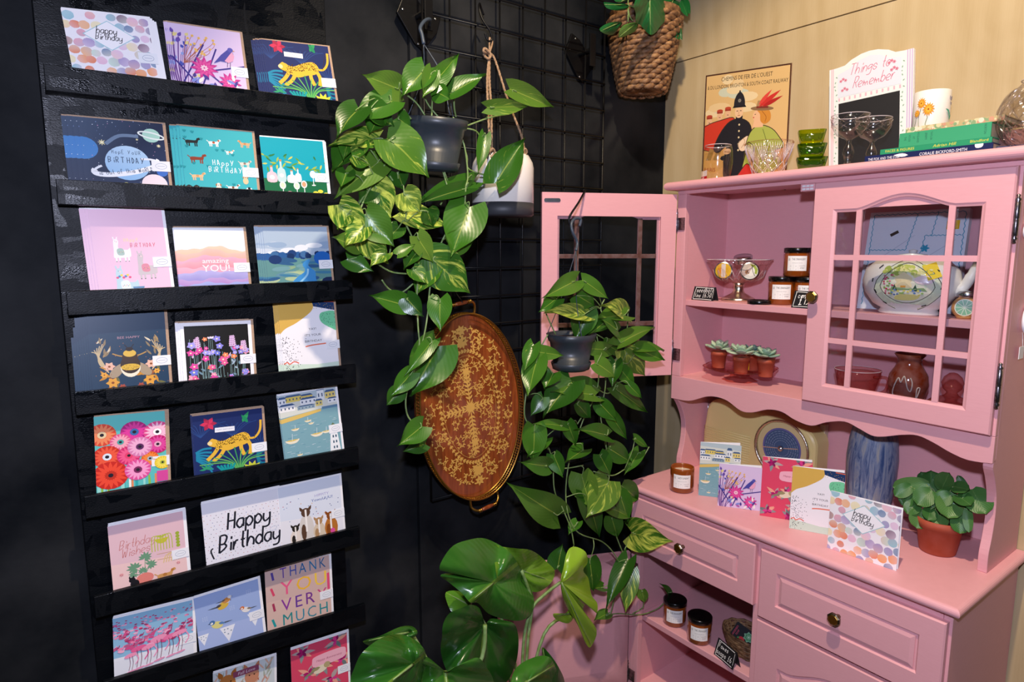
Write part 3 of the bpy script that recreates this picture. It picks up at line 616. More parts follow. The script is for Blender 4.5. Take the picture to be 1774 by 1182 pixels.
def art_harbour(h=1.4):
    a = Art(h, bg='#7eaab4'); random.seed(33)
    a.rect(0, h-.2, 1, .2, '#b9c9ce'); a.poly([(0, .86), (1, .95), (1, h-.15), (0, h-.1)], '#d9ddd2')
    for x, y, w_, h_, c in ((.1, 1.14, .3, .1, '#e6cf6a'), (.38, 1.12, .2, .1, '#e2c869'), (.0, 1.1, .12, .12, '#e9edf0'), (.36, 1.05, .28, .1, '#eef0f0'), (.66, 1.08, .12, .2, '#e8ecec'), (.8, 1.1, .18, .12, '#e6cf7a'), (.0, .97, .26, .11, '#f0f0ee'), (.3, .96, .3, .06, '#8fa6b4'), (.62, .98, .12, .1, '#e6d27a'), (.84, 1., .16, .08, '#eceeee')): house(a, x, y, w_, h_, c)
    a.poly([(0, .84), (.3, .88), (.7, .92), (.7, .87), (.3, .8), (0, .76)], '#e0c06a'); a.rect(.72, .9, .28, .05, '#5f86a4')
    a.hold = True
    for i in range(60): a.rect(rnd(0, .95), rnd(.02, .75), rnd(.03, .09), .006, random.choice(['#a9c6cc', '#5f94a4', '#cfe0e2']))
    a.hold = False; a.k += 1
    for x, y, s in ((.15, .38, .12), (.45, .72, .06), (.22, .6, .07), (.58, .42, .11), (.75, .44, .08), (.5, .66, .05), (.25, .1, .05)): boat(a, x, y, s)
    a.poly([(.78, 0), (.98, 0), (.94, .42), (.82, .42)], '#eef2f4'); a.rect(.8, .42, .16, .03, '#a8a04a'); a.rect(.83, .45, .1, .08, '#e6dc9a'); a.poly([(.82, .53), (.94, .53), (.88, .6)], '#6a7a5a')
    for i in range(3): a.rect(.85, .08+.11*i, .025, .05, '#3f5a70'); a.rect(.9, .08+.11*i, .025, .05, '#3f5a70')
    return a
def monst(a, x, y, r, c, rot):
    for i in range(9): a.leaf(x, y, r*(1 if i in (3, 4, 5) else .85), r*.34, rot+(i-4)*32, c)
def art_wishes(h=.92):
    a = Art(h, bg='#eec9c6'); a.poly([(0, .5), (1, .4), (1, h), (0, h)], '#e3bec6')
    a.hand('Birthday', .12, .72, .075, '#c0706c', .1, .25, 4); a.hand('Wishes', .14, .58, .075, '#c0706c', .1, .25, 4)
    a.circ(.68, .77, .09, '#c9c03a', 14, a0=180, a1=360)
    for i in range(8): a.line([(.68, .78), (.56+.035*i, .82), (.54+.04*i, .56)], .012, '#b8bf4a')
    for k in range(5): a.circ(.9, .8-.055*k, .03, '#9fb03a', 8)
    a.rect(.6, .5, .38, .01, '#c9a07a', -3); a.rect(.6, .4, .38, .01, '#c9a07a', -3)
    for i in range(7): a.line([(.8, .48), (.72+.03*i, .45), (.68+.035*i, .33)], .012, '#dcc07a')
    for x, y, r, q in ((.3, .36, .12, 150), (.44, .5, .11, 60), (.5, .36, .1, 10), (.28, .26, .08, 200), (.4, .28, .08, 90)): a.line([(.42, .2), (x, y)], .008, '#7aa07a', False); monst(a, x, y, r, '#6d9a7a', q)
    a.circ(.42, .15, .115, '#e28478', 16, .09); a.circ(.28, .1, .06, '#1d1b20', 12, .07); a.circ(.25, .17, .045, '#1d1b20', 10)
    for x in (.22, .27): a.leaf(x, .19, .05, .025, 90, '#1d1b20')
    for x in (.25, .31): a.line([(x, .06), (x, -.02)], .018, '#1d1b20', False)
    dog(a, .58, .02, .3, '#cf9a5c', 1, '#b87a3c')
    for x, y in ((.88, .27), (.12, .3)): a.flower(x, y, .035, 7, '#d05a5e', '#eec9c6', .2)
    return a
def art_happy(h=.86):
    a = Art(h, bg='#e9e9f1'); random.seed(41); a.hold = True
    for i in range(18):
        for j in range(15): a.circ((i+.5*(j % 2))/17+rnd(-.012, .012), j/16*.92+rnd(-.012, .012), .006, random.choice(['#30303a', '#3a62a8', '#c05a7a', '#c08a4a', '#30303a']), 5)
    a.hold = False; a.k += 1
    a.hand('Happy', .3, .53, .13, '#20222c', .2, .12); a.hand('Birthday', .17, .2, .13, '#20222c', .2, .12); a.line([(.1, .13), (.07, .26), (.1, .3)], .02, '#20222c')
    a.ring(.9, .38, .05, .006, '#b8c2d6', 16, .03, 15); return a
def art_yowuuu(h=.9):
    a = Art(h, bg='#dde4f0'); random.seed(43); a.poly([(0, 0), (1, 0), (1, .4), (0, .5)], '#e9e9ef')
    a.hold = True
    for i in range(26): a.circ(rnd(.02, .98), rnd(.45, .88), .009, random.choice(['#3a4a88', '#c0607a', '#8aa0c8', '#d9a04a']), 5)
    a.hold = False; a.k += 1
    for x, hh, w_, c, c2 in ((.22, .38, .09, '#e8dccf', '#2a241f'), (.4, .68, .12, '#d9d3cb', '#5a4030'), (.6, .42, .1, '#d8c7ae', '#b08a60'), (.8, .48, .11, '#b8722f', '#8a4a1c')):
        a.circ(x, hh*.36, w_, c, 14, hh*.42); a.circ(x, hh*.82, w_*.62, c2, 12, w_*.7); a.leaf(x-w_*.4, hh*.85, w_*.9, w_*.4, 115, c2); a.leaf(x+w_*.4, hh*.85, w_*.9, w_*.4, 65, c2); a.circ(x-w_*.4, hh*.3, w_*.35, c2, 10, hh*.22); a.line([(x, hh*.9), (x, hh*.3)], w_*.25, '#f4efe8', False)
    a.leaf(.82, .16, .13, .08, -90, '#e0509a')
    a.txt('HIPPITY', .68, .8, .07, '#a8a4d0'); a.txt('YowuUUU!', .68, .72, .075, '#4a62a8'); a.ring(.84, .4, .06, .006, '#a8b8d0', 16, .035, 10); return a
def art_flamingo(h=.95):
    a = Art(h, bg='#e8ecf4'); random.seed(45); a.poly([(0, .35), (1, .3), (1, h), (0, h)], '#8fbedc')
    a.poly([(0, 0), (1, 0), (1, .25), (0, .3)], '#e4e8f0')
    for i in range(190):
        t = i/190; y = .93-.5*t; x = rnd(-.02, 1.02); s = .014+.03*t; c = random.choice(['#d8508a', '#f08ab0', '#a83a6a', '#f6b0cc', '#c0608a'])
        a.circ(x, y, s, c, 8, s*.55, rnd(-20, 20)); a.k -= 0
        if i > 90: a.line([(x+s*.7, y), (x+s*1.1, y+s*1.1)], s*.3, c, False)
    for x, y, s in ((.3, .42, .1), (.42, .4, .09), (.55, .5, .11), (.7, .48, .1), (.82, .5, .1), (.2, .34, .08)):
        c = random.choice(['#ee7aa8', '#e8659a', '#f49abc']); a.circ(x, y, s, c, 12, s*.42, 12); a.line([(x+s*.8, y), (x+s*1.2, y-s), (x+s*.7, y-s*2)], s*.16, c)
        for q in (-.2, .25): a.line([(x+q*s, y-.2*s), (x+q*s+.01, y-s*1.6), (x+q*s-.01, y-s*3)], s*.07, '#7a2a44')
        a.circ(x, y-s*3.2, s*.7, '#e89aba', 10, s*.16, 12)
    return a
def tit(a, x, y, s, c1, c2, head, fl=1):
    a.leaf(x-fl*.2*s, y, .9*s, .12*s, 180 if fl > 0 else 0, '#56606e'); a.circ(x, y, .42*s, c1, 14, .3*s, 25*fl); a.leaf(x-.1*s*fl, y+.12*s, .5*s, .22*s, 200 if fl > 0 else -20, c2)
    a.circ(x+fl*.32*s, y+.3*s, .2*s, head, 12); a.circ(x+fl*.36*s, y+.25*s, .1*s, '#f2f2ee', 8); a.circ(x+fl*.4*s, y+.3*s, .03*s, '#15181c', 6); a.poly([(x+fl*.5*s, y+.33*s), (x+fl*.62*s, y+.27*s), (x+fl*.5*s, y+.24*s)], '#333')
def art_tits(h=1.0):
    a = Art(h, bg='#9cb2df'); a.poly([(0, 0), (1, 0), (1, .36), (0, .44)], '#a9bbe6')
    for x, y, s in ((.08, .35, .14), (.45, .36, .2), (.88, .45, .18)):
        a.poly([(x-s*.6, y), (x+s*.6, y), (x, y-s*1.5)], '#eef1f8')
        for k in range(5): a.circ(x+(k % 3-1)*s*.25, y-s*.25*(1+k//2), s*.07, '#8fa0b0', 6)
    for x, y in ((.1, .6), (.52, .65), (.8, .86)):
        for i in range(9): a.circ(x+.03*(i % 3), y+.03*(i//3), .007, '#cfdaf0', 5)
    tit(a, .42, .78, .22, '#d9b548', '#4a4a50', '#d8dce2'); tit(a, .48, .86, .16, '#c88a4a', '#6d6258', '#dcdce0'); tit(a, .3, .45, .22, '#e0d88a', '#5f86b8', '#4a74a8', -1); tit(a, .76, .56, .17, '#e9e6e2', '#8a7a6a', '#d9743a', -1); return a
def art_thanks(h=1.25):
    a = Art(h, bg='#d3b3aa'); a.poly([(0, 0), (1, 0), (1, .5), (0, .55)], '#d9b9ac')
    pal = ['#5a4a9a', '#c04a8a', '#e89a3a', '#e8c83a', '#e0607a', '#2a8a9a', '#7a3a8a', '#3a7ab0']
    for row, (s, y, z, ps) in enumerate((('THANK', h-.2, .26, '#6a4aa0 #4a5aa8 #2a6aa0 #2a7aa8 #3a6a98'), ('YOU', h-.5, .34, '#e8608a #eeb83a #f0c84a'), ('VERY', h-.78, .3, '#8a3a9a #6a3a98 #7a3a90 #c84a80'), ('MUCH', h-1.03, .28, '#2a8a8a #3a8aa0 #4a8a98 #2a8a90'))):
        wds = [text_tris(ch)[2] for ch in s]; kx = (.72-.04*(len(s)-1))/sum(wds)/z; xs = .22
        for ch, c, wd in zip(s, ps.split(), wds): a.txt(ch, xs, y, z, c, 'l', sx=kx); xs += wd*z*kx+.04
    for k in range(4): a.line([(.1-.02*(k % 2), h-.06-.27*k), (.12, h-.2-.27*k)], .035, ['#5a4a9a', '#d84a6a', '#a83a5a', '#2a9a9a'][k], False)
    a.rect(.95, h-.62, .04, .3, '#e0507a'); return a
def art_deer(h=.9):
    a = Art(h, bg='#cdd6d8'); random.seed(51); q = h-.5
    for i in range(46): x = rnd(0, 1); a.leaf(x, rnd(h-.5, h-.12), rnd(.1, .22), .03, rnd(50, 130), random.choice(['#c89a8a', '#9a8a6a', '#b0604a', '#a8b0a0', '#d8b09a']))
    a.circ(.22, q+.22, .14, '#b8753c', 14, .18); a.leaf(.14, q+.34, .16, .08, 110, '#a8652c'); a.leaf(.3, q+.34, .16, .08, 70, '#a8652c'); a.circ(.22, q+.14, .06, '#f2e8dc', 10)
    a.circ(.62, q+.24, .12, '#c98a6a', 14, .16); a.leaf(.55, q+.34, .18, .07, 110, '#b87a5a'); a.leaf(.68, q+.34, .18, .07, 70, '#b87a5a')
    for x in (.16, .28, .58, .66): a.circ(x, q+.26, .014, '#1c1614', 7)
    a.rect(.32, h-.2, .42, .11, '#8a4560', 3); a.txt('Fall Love', .53, h-.165, .08, '#e4cfd6', shear=.2, rot=3); return a
def art_robin(h=1.4):
    a = Art(h, bg='#dd4a68'); random.seed(53)
    for x, y in ((.2, h-.12), (.8, h-.1), (.3, .55), (.7, .3), (.15, .15), (.9, .6), (.6, .08), (.55, .62)):
        for k in range(7): a.leaf(x, y, rnd(.14, .24), .07, rnd(0, 360), random.choice(['#8f9494', '#6d7c7c', '#b8a8a4', '#f0a890']))
        for k in range(5): a.leaf(x, y, .11, .06, rnd(0, 360), random.choice(['#b01c6a', '#d83a8a', '#8a1a5a']))
    a.blob([(.36, h-.36), (.44, h-.28), (.9, h-.26), (.97, h-.36), (.9, h-.48), (.42, h-.5)], '#f2b4c4'); a.txt('Happy Anniversary', .66, h-.4, .06, '#a84a6a', shear=.3)
    a.circ(.5, .56, .13, '#e9dcc0', 14, .075, 12); a.circ(.62, .61, .06, '#b8a87a', 12); a.leaf(.4, .55, .2, .05, 195, '#8a8a6a'); a.leaf(.5, .6, .18, .07, 190, '#9a946a'); a.poly([(.67, .62), (.71, .61), (.67, .59)], '#5a4a3a'); return a
ART = dict(dots=art_dots, bird=art_bird, leopard=art_leopard, space=art_space, dogs=art_dogs, gin=art_gin, llama=art_llama, amazing=art_amazing, river=art_river, bee=art_bee, wild=art_wild, yay=art_yay,
           gerbera=art_gerbera, harbour=art_harbour, wishes=art_wishes, happy=art_happy, yowuuu=art_yowuuu, flamingo=art_flamingo, tits=art_tits, thanks=art_thanks, deer=art_deer, robin=art_robin)
# ------------------------------------------------------------------ the room
XC, YA, SEAM = 1.955, 1.66, .893
struct(MB().mat('floor_boards').box((-1.2, -1.2, -.05), (XC+.1, YA+.1, 0)), 'floor')
b = MB().mat('dark_wall').box((-1.2, YA+.014, 0), (SEAM, YA+.1, 3.5)).box((SEAM, YA, 0), (XC+.1, YA+.1, 3.5)); struct(b, 'wall_left', 'near-black painted panel wall behind the card rack and wire grid', bevel=.002)
b = MB().mat('birch_plywood').box((XC, -1.2, 0), (XC+.08, YA, 2.2235)).box((XC, -1.2, 2.2275), (XC+.08, YA, 3.5)); struct(b, 'wall_right', 'pale birch plywood wall with one dark horizontal seam')
struct(MB().mat('ceiling_paint').box((-1.2, -1.2, 3.5), (XC+.1, YA+.1, 3.56)), 'ceiling')
struct(MB().mat('board_edge').box((XC+.012, -1.2, 2.2), (XC+.07, YA, 2.25)), 'trim_1')
# ------------------------------------------------------------------ card rack
YB = 1.628; LIP0, LIP1 = 1.583, 1.594
rack = thing('card_rack', 'tall black strand-board rack of narrow ledges holding greeting cards', 'card rack', (.35, 1.65, 0))
MB().mat('strand_board').box((.052, YB, .0), (.642, YA+.013, 2.75)).build('back_board', rack, bevel=.0015)
LEDGE = [((75, 110), (590, 175), (75, 155)), ((95, 310), (598, 337), (97, 357)), ((112, 505), (607, 485), (115, 546)), ((130, 680), (612, 632), (133, 726)), ((152, 860), (620, 775), (155, 903)), ((165, 1035), (625, 912), (170, 1075)), ((182, 1182), (632, 1047), (190, 1215)), None]
LZ = []
for q in LEDGE:
    if q: za = Py(*q[0], LIP0).z; zb = Py(*q[1], LIP0).z; LZ.append((za, zb, Py(*q[0], LIP0).x, Py(*q[1], LIP0).x))
    else: LZ.append((LZ[-1][0]-.226, LZ[-1][1]-.226, LZ[-1][2], LZ[-1][3]))
for i, (za, zb, xa, xb) in enumerate(LZ):
    xa, xb = (.060, .672)[0]+random.uniform(-.003, .003), .672+random.uniform(-.006, .006); zm = (za+zb)/2; sl = (zb-za)*.5
    b = MB().mat('strand_board'); hgt = .049
    for (y0, y1, z0, z1) in ((LIP0, LIP1, -hgt, 0), (LIP1, YB, -hgt, -hgt+.012)):
        vs = [(x, y, zm+(sl if x == xb else -sl)+z) for z in (z0, z1) for y in (y0, y1) for x in (xa, xb)]
        b.add(vs, [(0, 2, 3, 1), (4, 5, 7, 6), (0, 1, 5, 4), (2, 6, 7, 3), (0, 4, 6, 2), (1, 3, 7, 5)], False)
    b.build('card_ledge', rack, bevel=.001)
def lip(i, x): za, zb, xa, xb = LZ[i]; zm, sl = (za+zb)/2, (zb-za)*.5; return zm-sl+2*sl*(x-.06)/.612
# ------------------------------------------------------------------ greeting cards
def sticker(card, x, z, w_=.036, h_=.022):
    a = Art(h_/w_, 1, '#eef0f4'); a.ring(.5, .5*h_/w_, .3, .025, '#aab4c4', 18, .17); a.line([(.3, .5*h_/w_), (.7, .5*h_/w_)], .03, '#b4bccb', False)
    b = MB().mat('white_paper').box((x, -.0016, z), (x+w_, -.0011, z+h_)); a.to(b, lambda p, q, d: V((x+p*w_, -.0016-d*2, z+q*w_)), 'print_gloss'); o = b.build('seal_sticker', card, world=False); return o
_cards = {}
def card_mesh(key, w_, h_, k=1.):
    """card: folded sheet, front towards -y, origin at the lower left corner"""
    b = MB().mat('white_paper').box((0, -.0004, 0), (w_, .0004, h_)); a = ART[key](h_/w_); a.squash(k); a.to(b, lambda p, q, d: V((p*w_, -.0004-d, q*w_)), 'print'); return b
def stack(key, row, TL, TR, n, fan, env, label, what, rowname, stick=True, envd=(.006, .003), yp=1.604):
    a, c = Py(*TL, yp), Py(*TR, yp); w_ = (c-a).length; roll = -atan2(c.z-a.z, c.x-a.x)
    xm = a.x; zb = lip(row, xm)-.036; h_ = (a.z-zb); 
    upx = sin(-roll); lean = math.asin(min(.9, .020/h_))
    x0 = a.x+sin(-roll)*h_
    card = card_mesh(key, w_, h_, 1-.022/h_).build('greeting_card', loc=(0, 0, 0)); card.location = (x0, 1.598, zb); card.rotation_euler = (-lean, roll, 0)
    tag(card, label, 'greeting card', what+' cards on the '+rowname+' ledge')
    if env:
        ex, ez = envd; e = MB().mat(env).box((.001, .0006, .002), (w_+ex, .0012, h_+ez)); e.build('envelope', card, world=False)
    if stick: sticker(card, w_-.03, h_*.38)
    dx, dz = fan
    for i in range(1, n):
        o = dup(card); o.location = V((x0+dx*i, 1.598+.0021*i, zb+dz*i+random.uniform(-.0008, .0008)))
        o.rotation_euler = (-lean, roll+random.uniform(-.004, .004), 0)
        o['label'] = '%s card tucked behind the front one on the %s ledge' % (what, rowname)
        for ch in [x for x in COL.objects if x.parent == o and x.name.startswith('seal')]: COL.objects.unlink(ch); bpy.data.objects.remove(ch)
    return card
K, Wh = 'kraft_paper', 'white_paper'
ROWN = ['top', 'second', 'third', 'fourth', 'fifth', 'sixth', 'seventh', 'lowest']
def mm(px): return px*.0014
for key, row, TL, TR, n, fan, env, what in (
    ('dots', 0, (105, 9), (256, 26), 4, (.004, -.002), Wh, 'watercolour dots'),
    ('bird', 0, (291, 34), (418, 53), 3, (-.0035, .0005), K, 'lilac bird and flowers'),
    ('leopard', 0, (455, 64), (571, 77), 6, (-.0042, -.0004), K, 'leaping leopard'),
    ('space', 1, (135, 199), (283, 212), 4, (-.0095, 0), K, 'planets'),
    ('dogs', 1, (312, 215), (439, 227), 4, (-.0062, 0), K, 'teal dogs'),
    ('gin', 1, (452, 234), (562, 243), 2, (.003, -.001), Wh, 'gin bottles'),
    ('llama', 2, (152, 361), (281, 361), 4, (-.005, 0), Wh, 'pink llamas'),
    ('amazing', 2, (302, 393), (424, 394), 2, (-.001, 0), K, 'watercolour bands'),
    ('river', 2, (457, 392), (569, 392), 5, (-.0045, 0), K, 'blue river landscape'),
    ('bee', 3, (150, 543), (286, 538), 8, (-.0042, -.0012), K, 'navy bumblebee'),
    ('wild', 3, (313, 560), (437, 555), 3, (-.0045, 0), K, 'wild flowers on black'),
    ('yay', 3, (483, 526), (581, 520), 4, (-.0032, 0), K, 'mustard and green shapes'),
    ('gerbera', 4, (163, 724), (287, 713), 2, (.002, 0), K, 'bright gerberas'),
    ('leopard', 4, (334, 723), (456, 708), 3, (-.0015, .0015), K, 'leaping leopard'),
    ('harbour', 4, (484, 688), (584, 671), 3, (-.0008, .0008), Wh, 'harbour village'),
    ('wishes', 5, (187, 916), (318, 888), 3, (.0008, .001), Wh, 'plant shelf and dachshund'),
    ('happy', 5, (350, 877), (483, 848), 3, (.0006, .001), Wh, 'black script on spots'),
    ('yowuuu', 5, (484, 848), (591, 825), 2, (.001, .001), Wh, 'row of sitting dogs'),
    ('flamingo', 6, (196, 1077), (335, 1043), 3, (.001, .001), Wh, 'flamingo flock'),
    ('tits', 6, (337, 1041), (449, 1006), 2, (.001, .001), Wh, 'garden birds and bunting'),
    ('thanks', 6, (461, 993), (573, 964), 3, (.0009, 0), Wh, 'multicoloured lettering'),
    ('deer', 7, (371, 1172), (478, 1140), 2, (.001, .001), Wh, 'autumn animals'),
    ('robin', 7, (506, 1131), (604, 1099), 3, (.0009, .0005), Wh, 'small bird on red')):
    stack(key, row, TL, TR, n, fan, env, 'front %s greeting card of the stack on the %s ledge' % (what, ROWN[row]), what, ROWN[row], stick=key not in ('happy', 'yowuuu') or key == 'yowuuu')
# ------------------------------------------------------------------ wire grid on the dark wall
YG = 1.60; GX = [Py(u, 150, YG).x for u in (734, 779, 822, 862, 903, 941, 976, 1011, 1046)]; GX = [GX[0]+(GX[-1]-GX[0])*i/8 for i in range(9)]
ZT = Py(1046, 52, YG).z; GZ = [ZT-.0846*i for i in range(-1, 18)]
g = thing('wire_grid_panel', 'black wire grid panel fixed to the dark wall beside the rack', 'wire grid', (1.2, YG, GZ[-1]))
b = MB().mat('black_metal')
for x in GX: b.tube([(x, YG, GZ[-1]), (x, YG, GZ[0])], .0034 if x in (GX[0], GX[-1]) else .0026, 8)
for z in GZ: b.tube([(GX[0], YG-.005, z), (GX[-1], YG-.005, z)], .0026, 8)
b.build('wire_mesh', g)
for x, z, f in ((GX[0]+.012, ZT-.08, 1), (GX[-2]+.02, ZT-.075, 1)):
    b = MB().mat('black_metal'); b.prism([(-.062, .0), (-.035, .06), (.0, .045), (.035, .01), (.075, .02), (.06, -.03), (.015, -.085), (-.01, -.07)], YA-.012, YA-.004, lambda a, c, d: V((x+a, d, z+c)))
    b.tube([(x, YA-.004, z), (x, YG-.012, z)], .009, 10); b.box((x-.012, YG-.014, z-.05), (x+.012, YG-.008, z+.05)); bk = b.build('wall_bracket', g, bevel=.001)
    for a, c in ((-.045, .01), (.0, -.07), (.055, .005), (-.02, .045)):
        MB().mat('steel').lathe([(0, 0), (.0035, 0), (.0035, .001), (.002, .002), (0, .002)], 10, (x+a, YA-.0125, z+c), Matrix.Rotation(pi/2, 4, 'X')).build('screw', bk)
for i, (x, y) in enumerate(((-.7, -.5), (.45, -.75), (-.6, .75), (1.25, -.55), (.1, .1), (1.55, .35))):  # unseen glowing discs added overhead to put sparkle on glass, brass and leaves
    lp = thing('ceiling_lamp', 'small round ceiling lamp above the room, %s' % ('far left behind the viewer', 'centre behind the viewer', 'left of the card rack', 'right behind the viewer', 'straight above the viewer', 'above the dresser')[i], 'lamp', (x, y, 3.5), group='ceiling lamps')
    MB().mat('black_metal').lathe([(0, 3.5), (.06, 3.5), (.066, 3.45), (.062, 3.445), (.055, 3.45)], 28, (x, y, 0)).build('lamp_housing', lp); MB().mat('lamp_glow').lathe([(.055, 3.452), (0, 3.452)], 28, (x, y, 0)).build('lamp_lens', lp)
# ------------------------------------------------------------------ dresser: base unit
Q = lambda a, c, d: V((d, a, c))                                    # outline in (y, z), depth along x
PK = 'pink_paint'
def ringface(b, outs, x_of, f=None):
    """nested outlines (same number of points) joined into a routed panel; outs = [(points, x)]"""
    n = len(outs[0][0])
    for (pa, xa), (pb, xb) in zip(outs, outs[1:]):
        b.add([(xa, y, z) for y, z in pa]+[(xb, y, z) for y, z in pb], [(i, (i+1) % n, n+(i+1) % n, n+i) for i in range(n)], False)
    pe, xe = outs[-1]; b.add([(xe, y, z) for y, z in pe], [tuple(range(n))], False)
def rectpts(y0, y1, z0, z1, i=0, arch=0):
    y0 += i; y1 -= i; z0 += i; z1 -= i
    if not arch: return [(y0, z0), (y1, z0), (y1, z1), (y0, z1)]
    pts = [(y0, z0), (y1, z0)]; n = 22
    for k in range(n+1):
        t = k/n; u = min(1, max(0, (t-.08)/.84)); s = .5-.5*cos(2*pi*u); s = s**.75
        pts.append((y1+(y0-y1)*t, z1-arch+arch*s))
    return pts
def panel_front(y0, y1, z0, z1, x, th, m, arch=0, mleft=None):
    """drawer or door front with a routed groove and a raised field; x = front face"""
    b = MB().mat(PK); b.box((x+.0062, y0, z0), (x+th, y1, z1))
    out = rectpts(y0, y1, z0, z1, 0); a = arch
    seq = [(.0, 0), (.007, .0), (.0105, .0055), (.0145, .0055), (.0155, .003), (.024, .0)]
    if not arch:
        ringface(b, [(rectpts(y0, y1, z0, z1, 0), x+.0062), (rectpts(y0, y1, z0, z1, .0), x+.003), (rectpts(y0, y1, z0, z1, .003), x)]+[(rectpts(y0, y1, z0, z1, m+i), x+d) for i, d in seq], None)
    else:
        p1 = rectpts(y0+m, y1-m, z0+m, z1-m, 0, arch); n = len(p1)
        o = [(y0+.002, z0+.002), (y1-.002, z0+.002)]+[(y1-.002+(y0-y1+.004)*k/22, z1-.002) for k in range(23)]
        o2 = [(y0, z0), (y1, z0)]+[(y1+(y0-y1)*k/22, z1) for k in range(23)]
        ringface(b, [(o2, x+.0062), (o2, x+.003), (o, x)]+[(rectpts(y0+m, y1-m, z0+m, z1-m, i, arch), x+d) for i, d in seq], None)
    return b
def oct_knob(parent, x, y, z, name='knob'):
    mt = Matrix.Rotation(-pi/2, 4, 'Y') @ Matrix.Rotation(pi/8, 4, 'Z')
    o = MB().mat('dark_brass').lathe([(.006, 0), (.0055, .012), (.011, .014), (.0165, .02), (.0165, .025), (.0135, .0275), (0, .0275)], 8, (x, y, z), mt)
    o.sm = False; o.fs = [False]*len(o.fs)
    o.mat('brass').lathe([(.0125, .0276), (.0115, .0283), (0, .0283)], 8, (x, y, z), mt); o.fs = [False]*len(o.fs)
    return o.build(name, parent)
DY0, DY1, CZ = .446, 1.405, .80
base = thing('dresser_cabinet', 'pink painted dresser base with drawers, open left cupboard and worktop', 'dresser', (1.73, .92, 0))
def round_edge(y0, y1, z0, z1, x0, x1, r=.009):
    pts = []; n = 6
    zc_, rr = (z0+z1)/2, (z1-z0)/2
    b = MB().mat(PK); pr = [(0, z1)]
    prof = [(rr*(1-cos(a)), zc_+rr*sin(a)) for a in [pi/2-pi*k/10 for k in range(11)]]   # inset from the front edge
    prof = [(rr-rr*cos(pi/2-pi*k/10), zc_+rr*sin(pi/2-pi*k/10)) for k in range(11)]
    rings = [[(x0+i, y0+i, z), (x0+i, y1-i, z), (x1, y1-i, z), (x1, y0+i, z)] for i, z in prof]
    vs = [p for r_ in rings for p in r_]; fs = []
    for k in range(len(rings)-1):
        for j in range(4): fs.append((k*4+j, k*4+(j+1) % 4, (k+1)*4+(j+1) % 4, (k+1)*4+j))
    fs += [(0, 1, 2, 3), tuple(len(vs)-4+j for j in range(4))]; b.add(vs, fs, False); return b
round_edge(DY0, DY1, CZ-.022, CZ, 1.507, XC-.003).build('worktop', base)
BX = 1.53; by0, by1 = DY0+.018, DY1-.018; mid = .9195
b = MB().mat(PK)
for y in (by0, by1-.018): MB().mat(PK).box((BX+.0003, y, 0), (XC-.004, y+.018, CZ-.0225)).build('side_panel', base, bevel=.001)

MB().mat(PK).box((BX+.03, mid-.009, .06), (XC-.02, mid+.009, .56)).build('divider', base)
MB().mat(PK).box((XC-.014, by0+.018, .06), (XC-.005, by1-.018, CZ-.022)).build('back_panel', base)
b = MB().mat(PK); b.box((BX, by0+.0185, .745), (BX+.02, by1-.0185, CZ-.0225)); b.box((BX, mid-.014, .09), (BX+.02, mid+.014, .745)); b.box((BX, by0+.0185, 0), (BX+.02, by1-.0185, .09)); b.box((BX, by1-.042, .09), (BX+.02, by1-.0185, .745)); b.build('face_frame', base, bevel=.001)
MB().mat(PK).box((BX+.035, mid+.009, .315), (XC-.015, by1-.019, .335)).build('shelf', base, bevel=.002)
MB().mat(PK).box((BX+.02, by0+.018, .062), (XC-.015, by1-.018, .08)).build('floor_panel', base)
for (y0, y1, z0, z1, kn) in ((mid+.006, 1.374, .588, .762, (1.161, .668)), (.470, mid-.010, .566, .758, (.695, .668))):
    d = panel_front(y0, y1, z0, z1, 1.512, .018, .042).build('drawer', base)
    MB().mat('brown_wood').box((1.5305, y0+.03, z0+.02), (1.88, y1-.03, z0+.028)).build('drawer_box', d)
    oct_knob(d, 1.512, *kn)
d = panel_front(.470, mid-.010, .10, .556, 1.512, .018, .058, arch=.045).build('door', base)
oct_knob(d, 1.512, mid-.04, .33)
def place(mb, origin, ang):
    """closed-door geometry (front at x=o.x facing -x, hinge at origin) swung round its hinge by ang"""
    m = Matrix.Translation(V(origin)) @ Matrix.Rotation(ang, 4, 'Z') @ Matrix.Translation(-V(origin)); mb.v = [tuple(m @ V(p)) for p in mb.v]; return mb
# open lower left door: inside face towards the room
LW = .446
b = panel_front(1.376-LW, 1.376, .10, .566, 1.512, .018, .058, arch=.045)
i0, i1 = 1.376-LW, 1.376
ringface(b, [(rectpts(i0, i1, .10, .566, 0), 1.530), (rectpts(i0, i1, .10, .566, .05), 1.530), (rectpts(i0, i1, .10, .566, .052), 1.527), (rectpts(i0, i1, .10, .566, .10), 1.527)], None)
HB = (1.521, 1.38, 0); AB = R(-(180-40))
place(b, HB, -R(113)).build('door', base)
def butterfly(parent, x, y, z, name='hinge', ang=0):
    b = MB().mat('dark_iron'); b.box((x-.004, y-.03, z-.025), (x-.001, y-.004, z+.014)); b.lathe([(0, -.036), (.003, -.034), (.0055, -.028), (.0055, .022), (.003, .026), (.006, .031), (.003, .036), (.0045, .04), (0, .044)], 10, (x-.006, y, z)); b.build(name, parent)
for z in (.52, .135): butterfly(base, 1.512+.012, 1.377, z)
